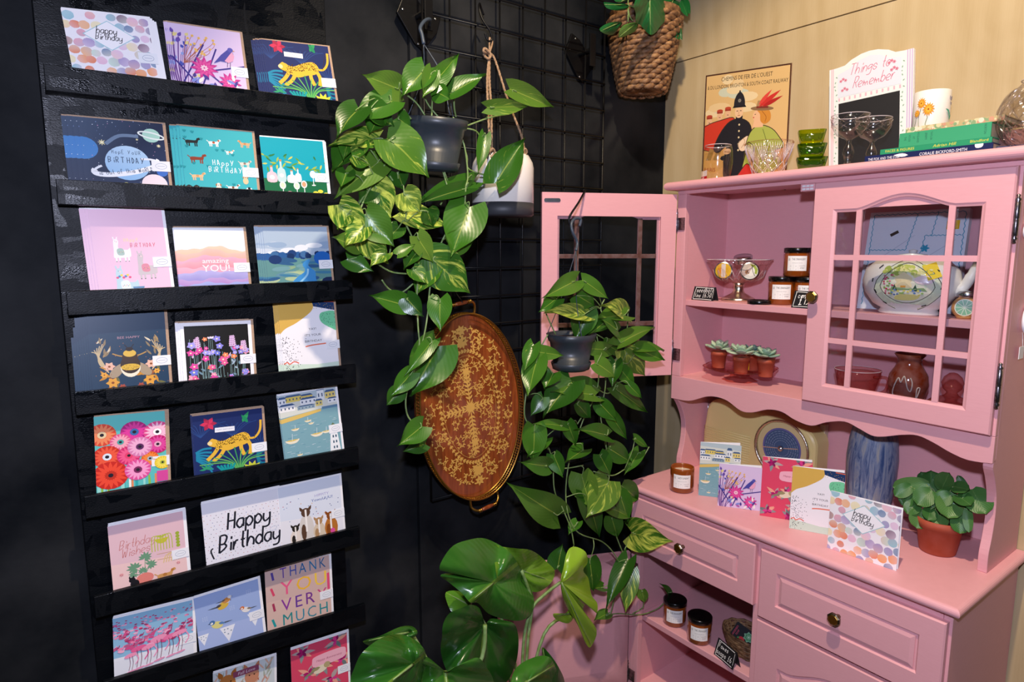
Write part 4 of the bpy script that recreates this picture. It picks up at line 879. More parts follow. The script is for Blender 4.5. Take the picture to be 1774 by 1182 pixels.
# ------------------------------------------------------------------ dresser: glazed upper unit
HX, HY0, HY1, HZ0, HZT = 1.70, .472, 1.380, 1.137, 1.765
hut = thing('dresser_hutch', 'pink painted glazed hutch with scalloped apron standing on the dresser base', 'dresser top', (1.83, .92, CZ))
round_edge(HY0-.022, HY1+.022, HZT-.026, HZT, 1.655, XC-.003).build('cornice', hut)
foot = [(XC-.006, HZT-.026), (HX+.018, HZT-.026), (HX+.018, 1.085), (HX+.006, 1.065), (HX+.03, 1.03), (HX+.052, .985), (HX+.058, .94), (HX+.052, .89), (HX+.04, .845), (HX+.042, CZ), (XC-.006, CZ)]
for y0 in (HY0, HY1-.02): MB().mat(PK).prism(sp2(foot[2:10], 4) + foot[10:] + foot[:2], y0, y0+.02, lambda a, c, d: V((a, d, c))).build('side_panel', hut, bevel=.0015)
MB().mat(PK).box((XC-.016, HY0+.02, CZ+.0005), (XC-.006, HY1-.02, HZT-.026)).build('back_panel', hut)
b = MB().mat(PK); b.box((HX, HY0, 1.728), (HX+.0175, HY1, HZT-.0262)); b.box((HX, HY0, 1.1375), (HX+.0175, HY0+.034, 1.728)); b.box((HX, HY1-.034, 1.1375), (HX+.0175, HY1, 1.728))
b.build('face_frame', hut, bevel=.0012)
ap = [(1176, 693), (1193, 695), (1221, 688), (1240, 688), (1260, 695), (1283, 712), (1303, 715), (1330, 710), (1354, 714), (1377, 728), (1405, 738), (1432, 732), (1463, 731), (1487, 742.5), (1510, 755), (1530, 757), (1561, 754), (1589, 755), (1616, 767), (1647, 785), (1678, 798), (1714, 803)]
app = [(P_.y, P_.z) for P_ in (Px(u, v, HX) for u, v in ap)]; app = [(HY1, app[0][1])]+app[1:-1]+[(HY0, app[-1][1])]
MB().mat(PK).prism(sp2(app, 4)+[(HY0, 1.137), (HY1, 1.137)], HX, HX+.0175, Q).build('scalloped_apron', hut, bevel=.0012)
MB().mat(PK).box((HX+.018, HY0+.02, HZ0-.018), (XC-.016, HY1-.02, HZ0)).build('bottom_shelf', hut)
MB().mat(PK).box((HX+.026, HY0+.021, 1.371), (XC-.017, HY1-.021, 1.390)).build('shelf', hut, bevel=.0015)
b = MB().mat(PK); b.box((HX+.0, .925, 1.708), (HX+.03, .965, 1.7275)); b.mat('white_paper'); [b.box((HX-.0015, .929+.011*k, 1.711+.008*j), (HX-.0002, .938+.011*k, 1.716+.008*j)) for k in range(3) for j in range(2)]; b.build('magnetic_catch', hut)
def glazed(y0, y1, z0, z1, x, th, inside=False):
    """door frame with arched glazed opening; returns (frame, muntins, glass) builders; x = outer face"""
    sl, sr, tp, bt = .058, .062, .080, .056
    oy0, oy1, oz0, oz1 = y0+sl, y1-sr, z0+bt, z1-tp
    m1, m2 = oy1-.057, oy0+.057
    def opening(i, rect=False):
        pts = [(oy0-i, oz0-i), (oy1+i, oz0-i), (oy1+i, oz1+i)]; n = 18
        for k in range(n+1):
            t = k/n; y = m1+.006+(m2-m1-.012)*t; s = (.5-.5*cos(2*pi*t))**.7; pts.append((y, oz1+i+(0 if rect else .030*s)))
        pts.append((oy0-i, oz1+i)); return pts
    def outer(i):
        pts = [(y0+i, z0+i), (y1-i, z0+i), (y1-i, z1-i)]; n = 18
        for k in range(n+1): t = k/n; pts.append((m1+.006+(m2-m1-.012)*t, z1-i))
        pts.append((y0+i, z1-i)); return pts
    b = MB().mat(PK); N = len(outer(0))
    seq = [(outer(0), x+th), (outer(0), x+.004), (outer(.003), x), (opening(.008), x), (opening(.004), x+.0025), (opening(0), x+.004), (opening(0), x+.009)]
    back = [(outer(0), x+th), (opening(.009, True), x+th), (opening(.009, True), x+.0092), (opening(0), x+.009)]
    for s_ in (seq, back):
        for (pa, xa), (pb, xb) in zip(s_, s_[1:]): b.add([(xa, y, z) for y, z in pa]+[(xb, y, z) for y, z in pb], [(i, (i+1) % N, N+(i+1) % N, N+i) for i in range(N)], False)
    mu = MB(); w_ = .0068
    for side, (xa, xb) in (((PK), (x+.003, x+.0088)), ('brown_wood', (x+.0088, x+.0095))):
        mu.mat(side if side != PK else PK)
        for y in (m1, m2): mu.box((xa, y-w_, oz0), (xb, y+w_, oz1+.004))
        for z in (1.532, 1.314): mu.box((xa+.0004, oy0, z-w_), (xb-.0001, oy1, z+w_))
    gl = MB().mat('window_glass').box((x+.0104, oy0-.006, oz0-.006), (x+.0124, oy1+.006, oz1+.034 if not inside else oz1+.034))
    return b, mu, gl
DZ0, DZ1 = 1.141, 1.727
f, mu, gl = glazed(.478, .917, DZ0, DZ1, 1.682, .018)
d = f.build('door', hut); mu.build('glazing_bar', d); gl.build('glass_pane', d); oct_knob(d, 1.682, .893, 1.428)
for z in (1.616, 1.254):
    b = MB().mat('dark_iron').lathe([(0, -.052), (.004, -.05), (.003, -.045), (.0065, -.041), (.003, -.037), (.0055, -.034), (.0055, -.002), (.0045, 0), (.0055, .002), (.0055, .034), (.003, .037), (.0065, .041), (.003, .045), (.004, .05), (0, .053)], 12, (1.690, .4735, z))
    b.box((1.699, .474, z-.03), (1.701, .492, z+.03)); b.build('hinge', d)
f, mu, gl = glazed(1.376-.445, 1.376, DZ0, DZ1, 1.682, .018)
HH = (1.690, 1.378, 0); AH = -R(115)
for q in (f, mu, gl): place(q, HH, AH)
d = f.build('door', hut); mu.build('glazing_bar', d); gl.build('glass_pane', d)
pl = MB().mat('steel'); pl.prism([(.942+.005*cos(a)+(.042 if cos(a) > 0 else 0), 1.703+.006*sin(a)) for a in [2*pi*k/16 for k in range(16)]], 1.7002, 1.7018, Q); place(pl, HH, AH).build('strike_plate', d)
for z in (1.64, 1.215): butterfly(hut, 1.700, 1.378, z)
def doorpt(y, z, x=1.7005):
    m = Matrix.Translation(V(HH)) @ Matrix.Rotation(AH, 4, 'Z') @ Matrix.Translation(-V(HH)); return m @ V((x, y, z))
print('open door end px', proj(doorpt(1.376-.445, DZ1)), proj(doorpt(1.376-.445, DZ0)), doorpt(.931, DZ1))
# ------------------------------------------------------------------ leaves
CAM = V((0, 0, CAMZ))
def heart_leaf(b, base, tip, wpx, tint=.5, var=.5, fold=.25, droop=.12, turn=0., shape='heart'):
    base, tip = V(base), V(tip); ax = tip-base; L = ax.length; a = ax.normalized(); mid = (base+tip)/2
    n = (CAM-mid).normalized()+V((0, 0, .25)); n = (n-a*n.dot(a)).normalized(); s = a.cross(n)
    rot = Matrix.Rotation(turn, 3, a); n = rot @ n; s = rot @ s
    wd = wpx*((mid-CAM).dot(_fw))/FPX/2/max(.5, cos(turn)); NT_, NC = 11, 6; vs = []; uvs = []
    for i in range(NT_+1):
        t = i/NT_
        if shape == 'heart': w = wd*max(0, sin(pi*min(1, t**.62+.0)))**.75 if t > 0 else 0; w = wd*((sin(pi*(t*.86+.12)**.72))**.9 if t < 1 else 0)*(1-t**5)
        elif shape == 'round': w = wd*(max(0, 1-(2*min(1, t*.97+.03)-1)**2))**.5*(1 if t < 1 else 0)
        else: w = wd*sin(pi*t**.85)**.8
        for j in range(-NC//2, NC//2+1):
            c = j/(NC/2); back = -(.16*L*abs(c)*(1-t)**3) if shape == 'heart' else 0
            if shape == 'heart' and i == 0: w2 = w*.9
            else: w2 = w
            z = fold*wd*abs(c)**1.3-droop*L*(t-.35)**2*2+.03*wd*sin(9*t+3*c+tint*20)
            vs.append(base+a*(L*t+back)+s*(c*w2)+n*z); uvs.append((.5+c*.5, t))
    k = NC+1; fs = [(i*k+j, i*k+j+1, (i+1)*k+j+1, (i+1)*k+j) for i in range(NT_) for j in range(NC)]
    b.add(vs, fs, True, (tint, var, 0, 1), uvs)
def outline_leaf(b, pts, junction, tip, depth_pts, tint=.5, var=.1, bulge=.012, rip=.15):
    """leaf from its rim (already in the world) gathered to the petiole junction"""
    J = V(junction); rim = [V(p) for p in pts]; rim = spline(rim, 4, True); n = (CAM-J).normalized(); tp = V(tip); ax = (tp-J); L = ax.length; a = ax.normalized(); s = a.cross(n).normalized()
    R_ = 7; vs = [J]; uvs = [(.5, .0)]; wmax = max(abs((p-J).dot(s)) for p in rim) or 1
    for r in range(1, R_+1):
        f = r/R_
        for i, p in enumerate(rim):
            q = J+(p-J)*f+n*(bulge*(sin(pi*f)*1.0)+rip*.02*f*sin(i*.9+r)); vs.append(q); d = q-J; uvs.append((.5+.5*d.dot(s)/wmax, .5+d.dot(a)/L*.5 if True else 0))
    m = len(rim); fs = [(0, 1+i, 1+(i+1) % m) for i in range(m)]
    for r in range(R_-1): fs += [(1+r*m+i, 1+(r+1)*m+i, 1+(r+1)*m+(i+1) % m, 1+r*m+(i+1) % m) for i in range(m)]
    uvs[0] = (.5, .5); b.add(vs, fs, True, (tint, var, 0, 1), uvs)
    mid = [J+(tp-J)*k/8+n*(bulge*sin(pi*k/8)+.0008) for k in range(9)]
    b2 = b; m0 = b.m; b.mat('vine_green'); b.tube(mid, [.0022*(1-k/9)+.0004 for k in range(9)], 5); b.m = m0
def pothos(lst, vines, plane, thick=.0021, dy=.03, mat='pothos_leaf', vine='vine_green', pet=60):
    """leaves given as (base px, tip px, width px[, tint, splash]) hung around the plane y = plane"""
    lb, sb = MB().mat(mat), MB().mat(vine); VP = []
    for v in vines:
        off = random.uniform(-.01, .02); pts = [Py(x, y, plane+off+.01*sin(k)) for k, (x, y) in enumerate(v)]; pts = spline(pts, 5); sb.tube(pts, thick, 7); VP += pts
    for q in lst:
        fx = q[0] == (1095, 924)
        (bx, by), (tx, ty), w = q[:3]; tint = q[3] if len(q) > 3 else random.uniform(.2, .75); var = q[4] if len(q) > 4 else random.uniform(.1, .6)
        d0 = plane+random.uniform(-dy, dy*.5); bs = Py(bx, by, d0); tp = Py(tx, ty, d0+random.uniform(-dy, .01))
        if fx: bs, tp = Px(bx, by, 1.485), Px(tx, ty, 1.475)
        heart_leaf(lb, bs-(tp-bs)*.06, tp+(tp-bs)*.04, w*1.22, tint, var, random.uniform(.1, .4), random.uniform(.05, .2), random.uniform(-.45, .45))
        best = min(VP, key=lambda p: (p-bs).length)
        if (best-bs).length < .2:
            mid = (best+bs)/2+V((0, -.01, .012)); sb.tube(spline([best, mid, bs, bs+(tp-bs)*.1], 4), .0014, 6)
    return lb, sb
Z5 = lambda *p: [(560+x/2.955, y/2.955) for x, y in p]
Z6 = lambda *p: [(560+x/2.955, 380+y/2.955) for x, y in p]
Z7 = lambda *p: [(600+x/2.802, 760+y/2.802) for x, y in p]
def strap(b, pts, w_, th=.002): b.tube(spline(pts, 4), w_, 6)
def potmesh(b, c, r0, r1, h, tilt=0, lipr=.004, saucer=True, ax='X'):
    m = Matrix.Rotation(tilt, 4, ax)
    pr = [(0, -h+.01), (r1*.55, -h+.01), (r1*.6, -h+.002), (r1*.95, -h), (r1, -h+.004)]
    if saucer: pr += [(r1+.006, -h+.004), (r1+.011, -h+.022), (r1+.009, -h+.024), (r1+.002, -h+.012)]
    pr += [(r0-.004, -.022), (r0, -.02), (r0+lipr, 0), (r0+lipr-.003, .001), (r0-.004, -.002), (r0-.007, -.02)]
    b.lathe(pr, 44, c, m)
# ------------------------------------------------------------------ pothos in the hanging pot beside the rack
PY = 1.44
A_ = [((690, 154), (631, 130), 40, .75, .1), ((750, 146), (797, 92), 26, .5, .4), ((735, 120), (697, 165), 44, .45, .1), ((748, 126), (733, 168), 26, .6, .2), ((782, 160), (840, 129), 30, .4, .1), ((758, 160), (780, 172), 28, .5, .2),
 ((676, 176), (614, 208), 46, .45, .1), ((642, 188), (682, 218), 38, .25, .3), ((620, 188), (584, 230), 42, .15, .1), ((652, 240), (576, 246), 36, .55, .9), ((605, 240), (594, 274), 26, .4, .5), ((617, 252), (577, 297), 46, .3, .5), ((654, 282), (582, 338), 48, .7, .2),
 ((676, 242), (744, 303), 68, .6, .6), ((690, 205), (713, 224), 28, .4, .2), ((650, 322), (676, 376), 48, .45, .95), ((700, 336), (726, 366), 40, .85, .9), ((816, 314), (722, 346), 30, .3, .2), ((808, 326), (726, 350), 24, .1, .1), ((698, 368), (776, 390), 42, .5, 1.), ((812, 362), (782, 442), 62, .5, .3),
 ((590, 358), (632, 408), 44, .5, .95), ((636, 374), (682, 426), 48, .6, .2), ((840, 238), (829, 297), 20, .4, .3), ((862, 312), (908, 240), 46, .3, .5), ((850, 186), (918, 184), 22, .7, .6), ((888, 156), (956, 185), 30, .7, .5),
 ((614, 426), (577, 411), 32, .7, .3), ((604, 450), (646, 470), 28, .45, .2), ((632, 413), (672, 456), 36, .6, .9), ((690, 440), (718, 423), 18, .6, .4), ((724, 412), (750, 454), 32, .75, .1), ((780, 422), (822, 416), 34, .6, .3), ((750, 450), (813, 507), 60, .4, .75), ((748, 464), (720, 510), 38, .5, .7),
 ((698, 528), (642, 512), 34, .4, .2), ((762, 520), (762, 572), 36, .5, .2), ((757, 604), (712, 684), 64, .5, .45), ((748, 592), (704, 648), 22, .5, .2), ((712, 648), (678, 686), 28, .5, .3), ((692, 678), (670, 702), 26, .3, .1), ((730, 740), (690, 772), 34, .5, .2), ((705, 518), (732, 548), 30, .1, .1), ((735, 770), (700, 782), 22, .2, .1),
 ((600, 300), (590, 326), 28, .3, .4), ((655, 206), (640, 232), 30, .5, .3), ((640, 330), (620, 352), 36, .2, .3), ((690, 300), (700, 330), 30, .2, .2), ((612, 270), (640, 286), 30, .3, .7), ((740, 366), (750, 392), 30, .2, .5), ((600, 375), (586, 398), 30, .35, .8), ((690, 395), (668, 418), 28, .3, .5), ((720, 440), (700, 466), 24, .3, .4), ((628, 396), (598, 428), 34, .5, .9), ((668, 440), (642, 462), 24, .6, .8), ((716, 468), (738, 492), 26, .4, .6)]
VN = [Z5((520, 600), (525, 700), (540, 760), (600, 850), (625, 920), (655, 1040), (650, 1150)), Z5((665, 600), (690, 660), (725, 760), (740, 900), (730, 960), (725, 1050)), Z5((640, 600), (700, 690), (735, 800), (750, 870), (890, 910)), Z5((720, 650), (800, 620), (860, 600), (950, 585)),
 Z5((700, 655), (780, 670), (810, 720)), Z5((400, 680), (330, 780), (270, 890), (210, 1000), (150, 1100)), Z5((410, 670), (300, 870), (230, 980), (180, 1110), (200, 1182)), Z6((420, 20), (480, 150), (490, 240), (480, 380), (486, 560), (492, 640), (470, 760), (425, 900), (430, 1000), (470, 1060), (480, 1130)),
 Z6((650, 30), (600, 130), (570, 220), (545, 360), (535, 480), (515, 600), (480, 720), (440, 780)), Z6((300, 310), (340, 360), (400, 375), (460, 330)), Z6((280, 230), (350, 270), (440, 280)), Z6((380, 150), (340, 190), (345, 140), (330, 90)), Z5((380, 880), (385, 960), (340, 900)), Z5((520, 590), (470, 520), (380, 455)), Z5((555, 600), (560, 500), (580, 420)), Z5((680, 600), (670, 540), (675, 470), (700, 440)), Z5((590, 600), (540, 540), (510, 480)), Z5((450, 610), (370, 520), (320, 520)), Z5((620, 880), (640, 960), (600, 1050))]
pc = Py(757, 207, PY)
root = thing('hanging_pothos', 'trailing variegated pothos in a black pot hanging between the card rack and tray', 'hanging plant', (pc.x, PY, pc.z-.14))
random.seed(101)
lb, sb = pothos(A_, VN, PY-.03); lb.build('foliage', root); sb.build('vines', root)
b = MB().mat('black_plastic'); potmesh(b, (pc.x, PY, pc.z), .074, .052, .125, .12); b.m = 0; b.build('pot', root)
MB().mat('soil').lathe([(0, 0), (.068, 0)], 30, (pc.x, PY, pc.z-.012)).build('soil', root)
top = Py(734, 76, PY+.01); b = MB().mat('strap_grey')
for a in (.4, 2.6, 4.6): b.tube(spline([V((pc.x+.074*cos(a), PY+.074*sin(a), pc.z)), V((pc.x+.035*cos(a), PY+.03*sin(a), pc.z+.1)), top], 5), .0012, 5)
b.tube(spline([top, Py(731, 60, PY+.02), Py(728, 48, PY+.03), Py(736, 36, PY+.05), Py(745, 34, PY+.08), Py(744, 44, 1.585)], 5), [.0045]*26, 8)
b.build('hanger', root)
# ------------------------------------------------------------------ white pot on jute rope
wc = Py(871, 270, 1.50); wz0 = Py(871, 376, 1.50).z
root = thing('hanging_planter', 'white ceramic hanging pot with charcoal base band on jute rope', 'hanging pot', (wc.x, 1.50, wz0)); rw = .0865; hw = wc.z-wz0
MB().mat('white_ceramic').lathe([(rw-.003, .035), (rw, .037), (rw, hw-.035), (rw-.003, hw-.02), (rw-.012, hw-.004), (rw-.015, hw), (rw-.02, hw-.002), (rw-.02, .05), (0, .045)], 56, (wc.x, 1.50, wz0)).build('pot_body', root)
MB().mat('charcoal_ceramic').lathe([(0, 0), (rw-.006, 0), (rw, .005), (rw, .037), (rw-.003, .037)], 56, (wc.x, 1.50, wz0)).build('base_band', root)
kn = Py(848, 92, 1.545); tp_ = Py(850, 70, 1.55)
for pts in ([Py(849, 268, 1.44), Py(846, 200, 1.47), Py(844, 140, 1.51), kn], [Py(852, 262, 1.46), Py(851, 190, 1.48), Py(848, 140, 1.51), kn], [Py(909, 268, 1.46), Py(903, 234, 1.46), Py(882, 180, 1.49), Py(858, 105, 1.54), kn]):
    pp = spline(pts, 14); b = MB().mat('jute')
    for ph in (0, 2.1, 4.2): b.tube([p+V((cos(i*1.1+ph), sin(i*1.1+ph), 0))*.0016 for i, p in enumerate(pp)], .0020, 6)
    b.build('rope', root)
b = MB().mat('jute')
b.tube(spline([kn, Py(838, 90, 1.53), Py(840, 84, 1.53), Py(850, 94, 1.53), Py(846, 102, 1.53), Py(838, 94, 1.54), kn], 5), .0036, 7)
b.tube(spline([kn, tp_+V((-.004, 0, 0)), tp_+V((.0, .002, .006)), tp_+V((.006, 0, -.005)), kn], 5), .0026, 7); b.build('rope_knot', root)
for q in ((852, 262), (908, 262)): c = Py(*q, 1.435); MB().mat('jute').tube(spline([c+V((-.008, 0, -.004)), c+V((0, -.004, .006)), c+V((.009, 0, -.002)), c+V((0, .004, -.016))], 4), .003, 6).build('rope_knot', root)

sh = MB().mat('black_metal').tube(spline([Py(838, 26, 1.60), Py(833, 12, 1.595), Py(831, 6, 1.585), Py(830, 14, 1.57), Py(836, 34, 1.56), Py(848, 52, 1.55), Py(852, 64, 1.548), Py(851, 71, 1.548), Py(845, 70, 1.548), Py(840, 58, 1.55)], 5), .0028, 8).build('s_hook', loc=Py(838, 30, 1.58)); tag(sh, 'black metal hook holding the jute rope of the white pot on the grid', 'hook')
# ------------------------------------------------------------------ woven basket plant, top
bc = Py(1116, 50, 1.535); bzb = Py(1116, 162, 1.535).z; root = thing('basket_plant', 'leafy plant in a brown woven wall basket at the top of the corner', 'hanging plant', (bc.x, 1.535, bzb))
random.seed(61); rb = lambda z: .073+.046*max(0, (z-bzb)/(bc.z-bzb+.02))**.8; b = MB().mat('woven_basket')
b.lathe([(0, bzb+.004), (.062, bzb+.004)]+[(rb(z)-.008, z) for z in [bzb+.01+.02*k for k in range(13)]], 30, (bc.x, 1.535, 0))
NR = 15
for r in range(NR+1):
    z = bzb+.006+(bc.z+.012-bzb)*r/NR; R0 = rb(z)-.003; n = 15; 
    for k in range(n):
        a = 2*pi*(k+.5*(r % 2)+.1*random.random())/n; seg = 2*pi/n*1.35; pts = [V((bc.x+(R0+.003*sin(pi*t))*cos(a+seg*(t-.5)), 1.535+(R0+.003*sin(pi*t))*sin(a+seg*(t-.5)), z+(t-.5)*.011)) for t in (0, .12, .35, .65, .88, 1)]
        b.tube(pts, [.002, .006, .0088, .0088, .006, .002], 7)
for k in range(40): a = 2*pi*k/40; b.tube([V((bc.x+rr*cos(a+da), 1.535+rr*sin(a+da), bzb+.004)) for rr, da in ((.015, 0), (.04, .15), (.066, .3))], .004, 5)
b.build('basket', root)
pl_y = 1.44; lb = MB().mat('plastic_leaf'); Z9 = lambda *p: [(1060+x/6.57, y/6.57) for x, y in p]
def OL(bld, px, jn, tp, y, tint, var=.1, bulge=.012, warp=.03, rip=.15):
    jx, jy = jn; s = max(1, max(hypot(x-jx, yy-jy) for x, yy in px)); f = lambda x, yy, rim=1: Py(x, yy, y+warp*((x-jx)/s)+rim*warp*.6*sin((x+yy)*.05))
    outline_leaf(bld, [f(x, yy) for x, yy in px], f(jx, jy), f(*tp), None, tint, var, bulge, rip)
OL(lb, Z9((430, -60), (300, -40), (250, 60), (270, 150), (275, 250), (330, 290), (380, 350), (440, 395), (500, 370), (550, 300), (600, 240), (620, 120), (600, 0), (540, -60)), Z9((430, -20))[0], Z9((440, 380))[0], 1.40, .35, .1, .014)
OL(lb, Z9((620, 20), (700, 0), (800, 40), (800, 100), (720, 130), (640, 140)), Z9((700, -10))[0], Z9((650, 130))[0], 1.45, .1)
OL(lb, Z9((-60, 270), (40, 250), (120, 260), (60, 350), (0, 400), (-90, 380), (-140, 330)), Z9((80, 260))[0], Z9((-120, 350))[0], 1.45, .3)
OL(lb, Z9((100, 320), (180, 270), (290, 260), (280, 340), (180, 400), (80, 425)), Z9((270, 270))[0], Z9((90, 415))[0], 1.42, .85, .1)
OL(lb, Z9((-90, 20), (0, 60), (110, 40), (190, 60), (160, 110), (60, 120), (-60, 90)), Z9((180, 60))[0], Z9((-80, 50))[0], 1.47, .15)
OL(lb, Z9((20, -10), (80, 35), (170, 10), (200, -30), (60, -60)), Z9((180, -20))[0], Z9((80, 30))[0], 1.42, .3)
for (x0, y0), (x1, y1), w_ in (((640, 160), (735, 440), 14), ((690, 170), (795, 450), 13), ((790, 0), (860, 180), 14), ((820, -20), (885, 150), 12), ((600, -60), (700, -10), 20), ((350, -80), (250, -20), 30), ((740, 300), (760, 440), 9)):
    (a, c), (d_, e) = Z9((x0, y0), (x1, y1)); heart_leaf(lb, Py(a, c, 1.46), Py(d_, e, 1.42), w_, .3, .1, .2, .1, .2, 'lance')
lb.build('foliage', root)
sb = MB().mat('vine_green')
for p, q in ((Z9((185, -30), (185, 250)), 0), (Z9((180, 60), (200, 180), (240, 240)), 0), (Z9((440, 100), (470, -30)), 0), (Z9((620, 240), (660, 100), (700, -10)), 0), (Z9((500, 200), (300, 100), (180, 60)), 0)): sb.tube(spline([Py(x, y, 1.47) for x, y in p], 4), .0022, 6)
sb.build('stems', root)
MB().mat('soil').lathe([(0, 0), (.1, 0)], 24, (bc.x, 1.535, bc.z-.004)).build('soil', root)
hk = V((bc.x, 1.61, bc.z+.02)); b = MB().mat('black_metal').tube([hk+V((0, .05, .03)), hk+V((0, .035, .03)), hk+V((0, .03, 0))], .004, 8); b.build('wall_hook', root)
# ------------------------------------------------------------------ pothos hanging from the open glazed door
QY = 1.36
B_ = [((996, 487), (944, 514), 30, .6, .1), ((1012, 487), (1055, 517), 24, .6, .2), ((1083, 543), (1049, 527), 34, .75, .9), ((966, 516), (935, 540), 24, .45, .1), ((1000, 512), (1030, 530), 34, .5, .3), ((1010, 546), (948, 540), 30, .75, .95), ((1014, 540), (996, 592), 38, .35, .4), ((1082, 546), (1034, 550), 30, .65, .1),
 ((1070, 572), (1044, 552), 26, .4, .1), ((1075, 594), (1134, 562), 26, .65, .1), ((1050, 606), (1002, 603), 22, .6, .1), ((1050, 597), (1084, 616), 20, .5, .1), ((1103, 603), (1153, 603), 20, .65, .2), ((1105, 606), (1150, 624), 26, .55, .2), ((1084, 610), (1118, 652), 34, .65, .8), ((1034, 630), (1068, 652), 28, .65, .3), ((1066, 628), (1060, 670), 24, .2, .1),
 ((924, 600), (908, 644), 24, .45, .4), ((930, 610), (976, 616), 22, .6, .2), ((930, 624), (914, 684), 36, .55, .3), ((958, 648), (944, 674), 32, .35, .2), ((988, 664), (942, 718), 50, .15, .1), ((1028, 684), (960, 676), 28, .65, .3), ((1030, 678), (984, 654), 30, .3, .1), ((1068, 675), (1124, 716), 22, .4, .2), ((1058, 718), (1086, 762), 20, .5, .2), ((926, 742), (924, 802), 36, .55, .2),
 ((975, 738), (928, 732), 18, .55, .1), ((984, 734), (998, 772), 22, .5, .2), ((1052, 754), (1004, 742), 28, .4, .1), ((966, 893), (892, 847), 44, .6, .3), ((944, 762), (914, 792), 24, .45, .1), ((948, 808), (905, 802), 26, .45, .1), ((1008, 826), (1024, 882), 40, .75, .5), ((1054, 836), (1020, 894), 46, .7, .7), ((1080, 845), (1107, 866), 30, .5, .5), ((1056, 778), (1092, 800), 30, .3, .2), ((1106, 785), (1082, 822), 20, .5, .1),
 ((1014, 858), (1042, 932), 34, .2, .2), ((1060, 898), (1070, 932), 28, .45, .3), ((1095, 924), (1158, 938), 44, .55, .95), ((1055, 880), (1097, 896), 24, .6, .4), ((966, 984), (974, 944), 32, .15, .1), ((1022, 972), (1028, 1024), 30, .25, .4), ((1086, 974), (1050, 1052), 28, .15, .1), ((1092, 994), (1084, 1060), 28, .7, .8), ((1112, 1024), (1117, 1044), 16, .7, .5), ((1052, 1064), (1030, 1074), 18, .6, .2), ((1044, 1018), (1024, 1020), 18, .5, .1), ((1160, 1028), (1146, 1012), 11, .5, .1),
 ((1040, 700), (1068, 730), 24, .4, .2), ((1000, 700), (1022, 724), 26, .25, .1), ((940, 690), (920, 720), 24, .3, .1), ((1010, 780), (980, 800), 26, .4, .2), ((1040, 790), (1058, 824), 26, .3, .1), ((960, 790), (975, 826), 24, .35, .2), ((1100, 760), (1122, 775), 14, .5, .1), ((1000, 905), (985, 925), 18, .5, .1), ((1075, 860), (1090, 905), 26, .4, .3), ((1046, 560), (1020, 580), 26, .3, .2), ((1075, 640), (1098, 668), 22, .5, .4), ((1090, 668), (1112, 690), 16, .4, .1)]
VB = [Z6((1150, 590), (1110, 660), (1060, 760), (1040, 880), (1030, 1000), (1060, 1060), (1110, 1110), (1150, 1180)), Z7((960, 0), (1000, 100), (1010, 250), (1050, 340), (1090, 440), (1105, 520)), Z7((1110, 0), (1080, 120), (1065, 260), (1080, 380), (1130, 460), (1240, 500), (1300, 560), (1330, 620)), Z7((1255, 20), (1275, 120), (1270, 240), (1280, 380), (1320, 500), (1345, 560)), Z6((1400, 600), (1430, 700), (1500, 730), (1560, 740)), Z6((1385, 590), (1410, 720), (1400, 880), (1330, 1030), (1290, 1150)),
 Z6((1440, 700), (1445, 850), (1420, 1000), (1440, 1100), (1450, 1182)), Z6((1380, 850), (1440, 890), (1480, 880), (1500, 840)), Z7((1260, 860), (1320, 850), (1430, 855), (1520, 820), (1565, 760)), Z7((1330, 620), (1300, 780), (1280, 860)), Z7((1440, 780), (1440, 820), (1390, 850)), Z7((890, 140), (940, 150), (1000, 130), (1060, 145), (1150, 130)), Z7((1200, 160), (1290, 180), (1350, 150)), Z7((1350, 540), (1380, 480)), Z6((1450, 520), (1420, 460), (1440, 410)), Z6((1400, 590), (1500, 640), (1550, 590), (1560, 480)), Z6((1190, 590), (1140, 480), (1130, 420), (1140, 390)), Z7((1470, 40), (1440, 90), (1400, 130)), Z6((1320, 920), (1350, 960), (1300, 1050))]
qc = Py(990, 578, QY); root = thing('hanging_pothos', 'trailing pothos in a black pot hanging over the open glazed door', 'hanging plant', (qc.x, QY, qc.z-.12)); random.seed(77)
lb, sb = pothos(B_, VB, QY-.03, .0019); lb.build('foliage', root); sb.build('vines', root)
b = MB().mat('black_plastic'); potmesh(b, (qc.x, QY, qc.z), .066, .047, .105, .0, .006); b.build('pot', root)
MB().mat('soil').lathe([(0, 0), (.06, 0)], 30, (qc.x, QY, qc.z-.012)).build('soil', root)
top = Py(998, 434, QY+.01); b = MB().mat('strap_grey')
for a in (.2, 2.4, 4.4): b.tube(spline([V((qc.x+.068*cos(a), QY+.068*sin(a), qc.z)), V((qc.x+.03*cos(a), QY+.03*sin(a), qc.z+.1)), top], 5), .0012, 5)
b.tube(spline([top, Py(1000, 420, QY+.02), Py(992, 402, QY+.02), Py(990, 388, QY+.025), Py(996, 379, QY+.03), Py(1006, 380, QY+.03), Py(1004, 392, QY+.03)], 5), .0042, 8); b.build('hanger', root)
dt = doorpt(1.376-.445+.13, DZ1); hk = [Py(u, v, QY+.03+t*.0) for u, v, t in ((994, 391, 0), (987, 390, 0), (986, 378, 0), (991, 368, 0))]
dx_ = lambda x: doorpt(1.376-.445+.135, DZ1+.004, x)
b = MB().mat('black_metal').tube(spline(hk+[Py(1003, 350, QY+.07), dx_(1.704)+V((0, 0, .002)), dx_(1.690)+V((0, 0, .004)), dx_(1.676)+V((0, 0, -.004)), dx_(1.676)+V((0, 0, -.03))], 6), .0032, 8)
tag(b.build('s_hook', loc=dx_(1.69)), 'black metal hook over the top of the open glazed door', 'hook')
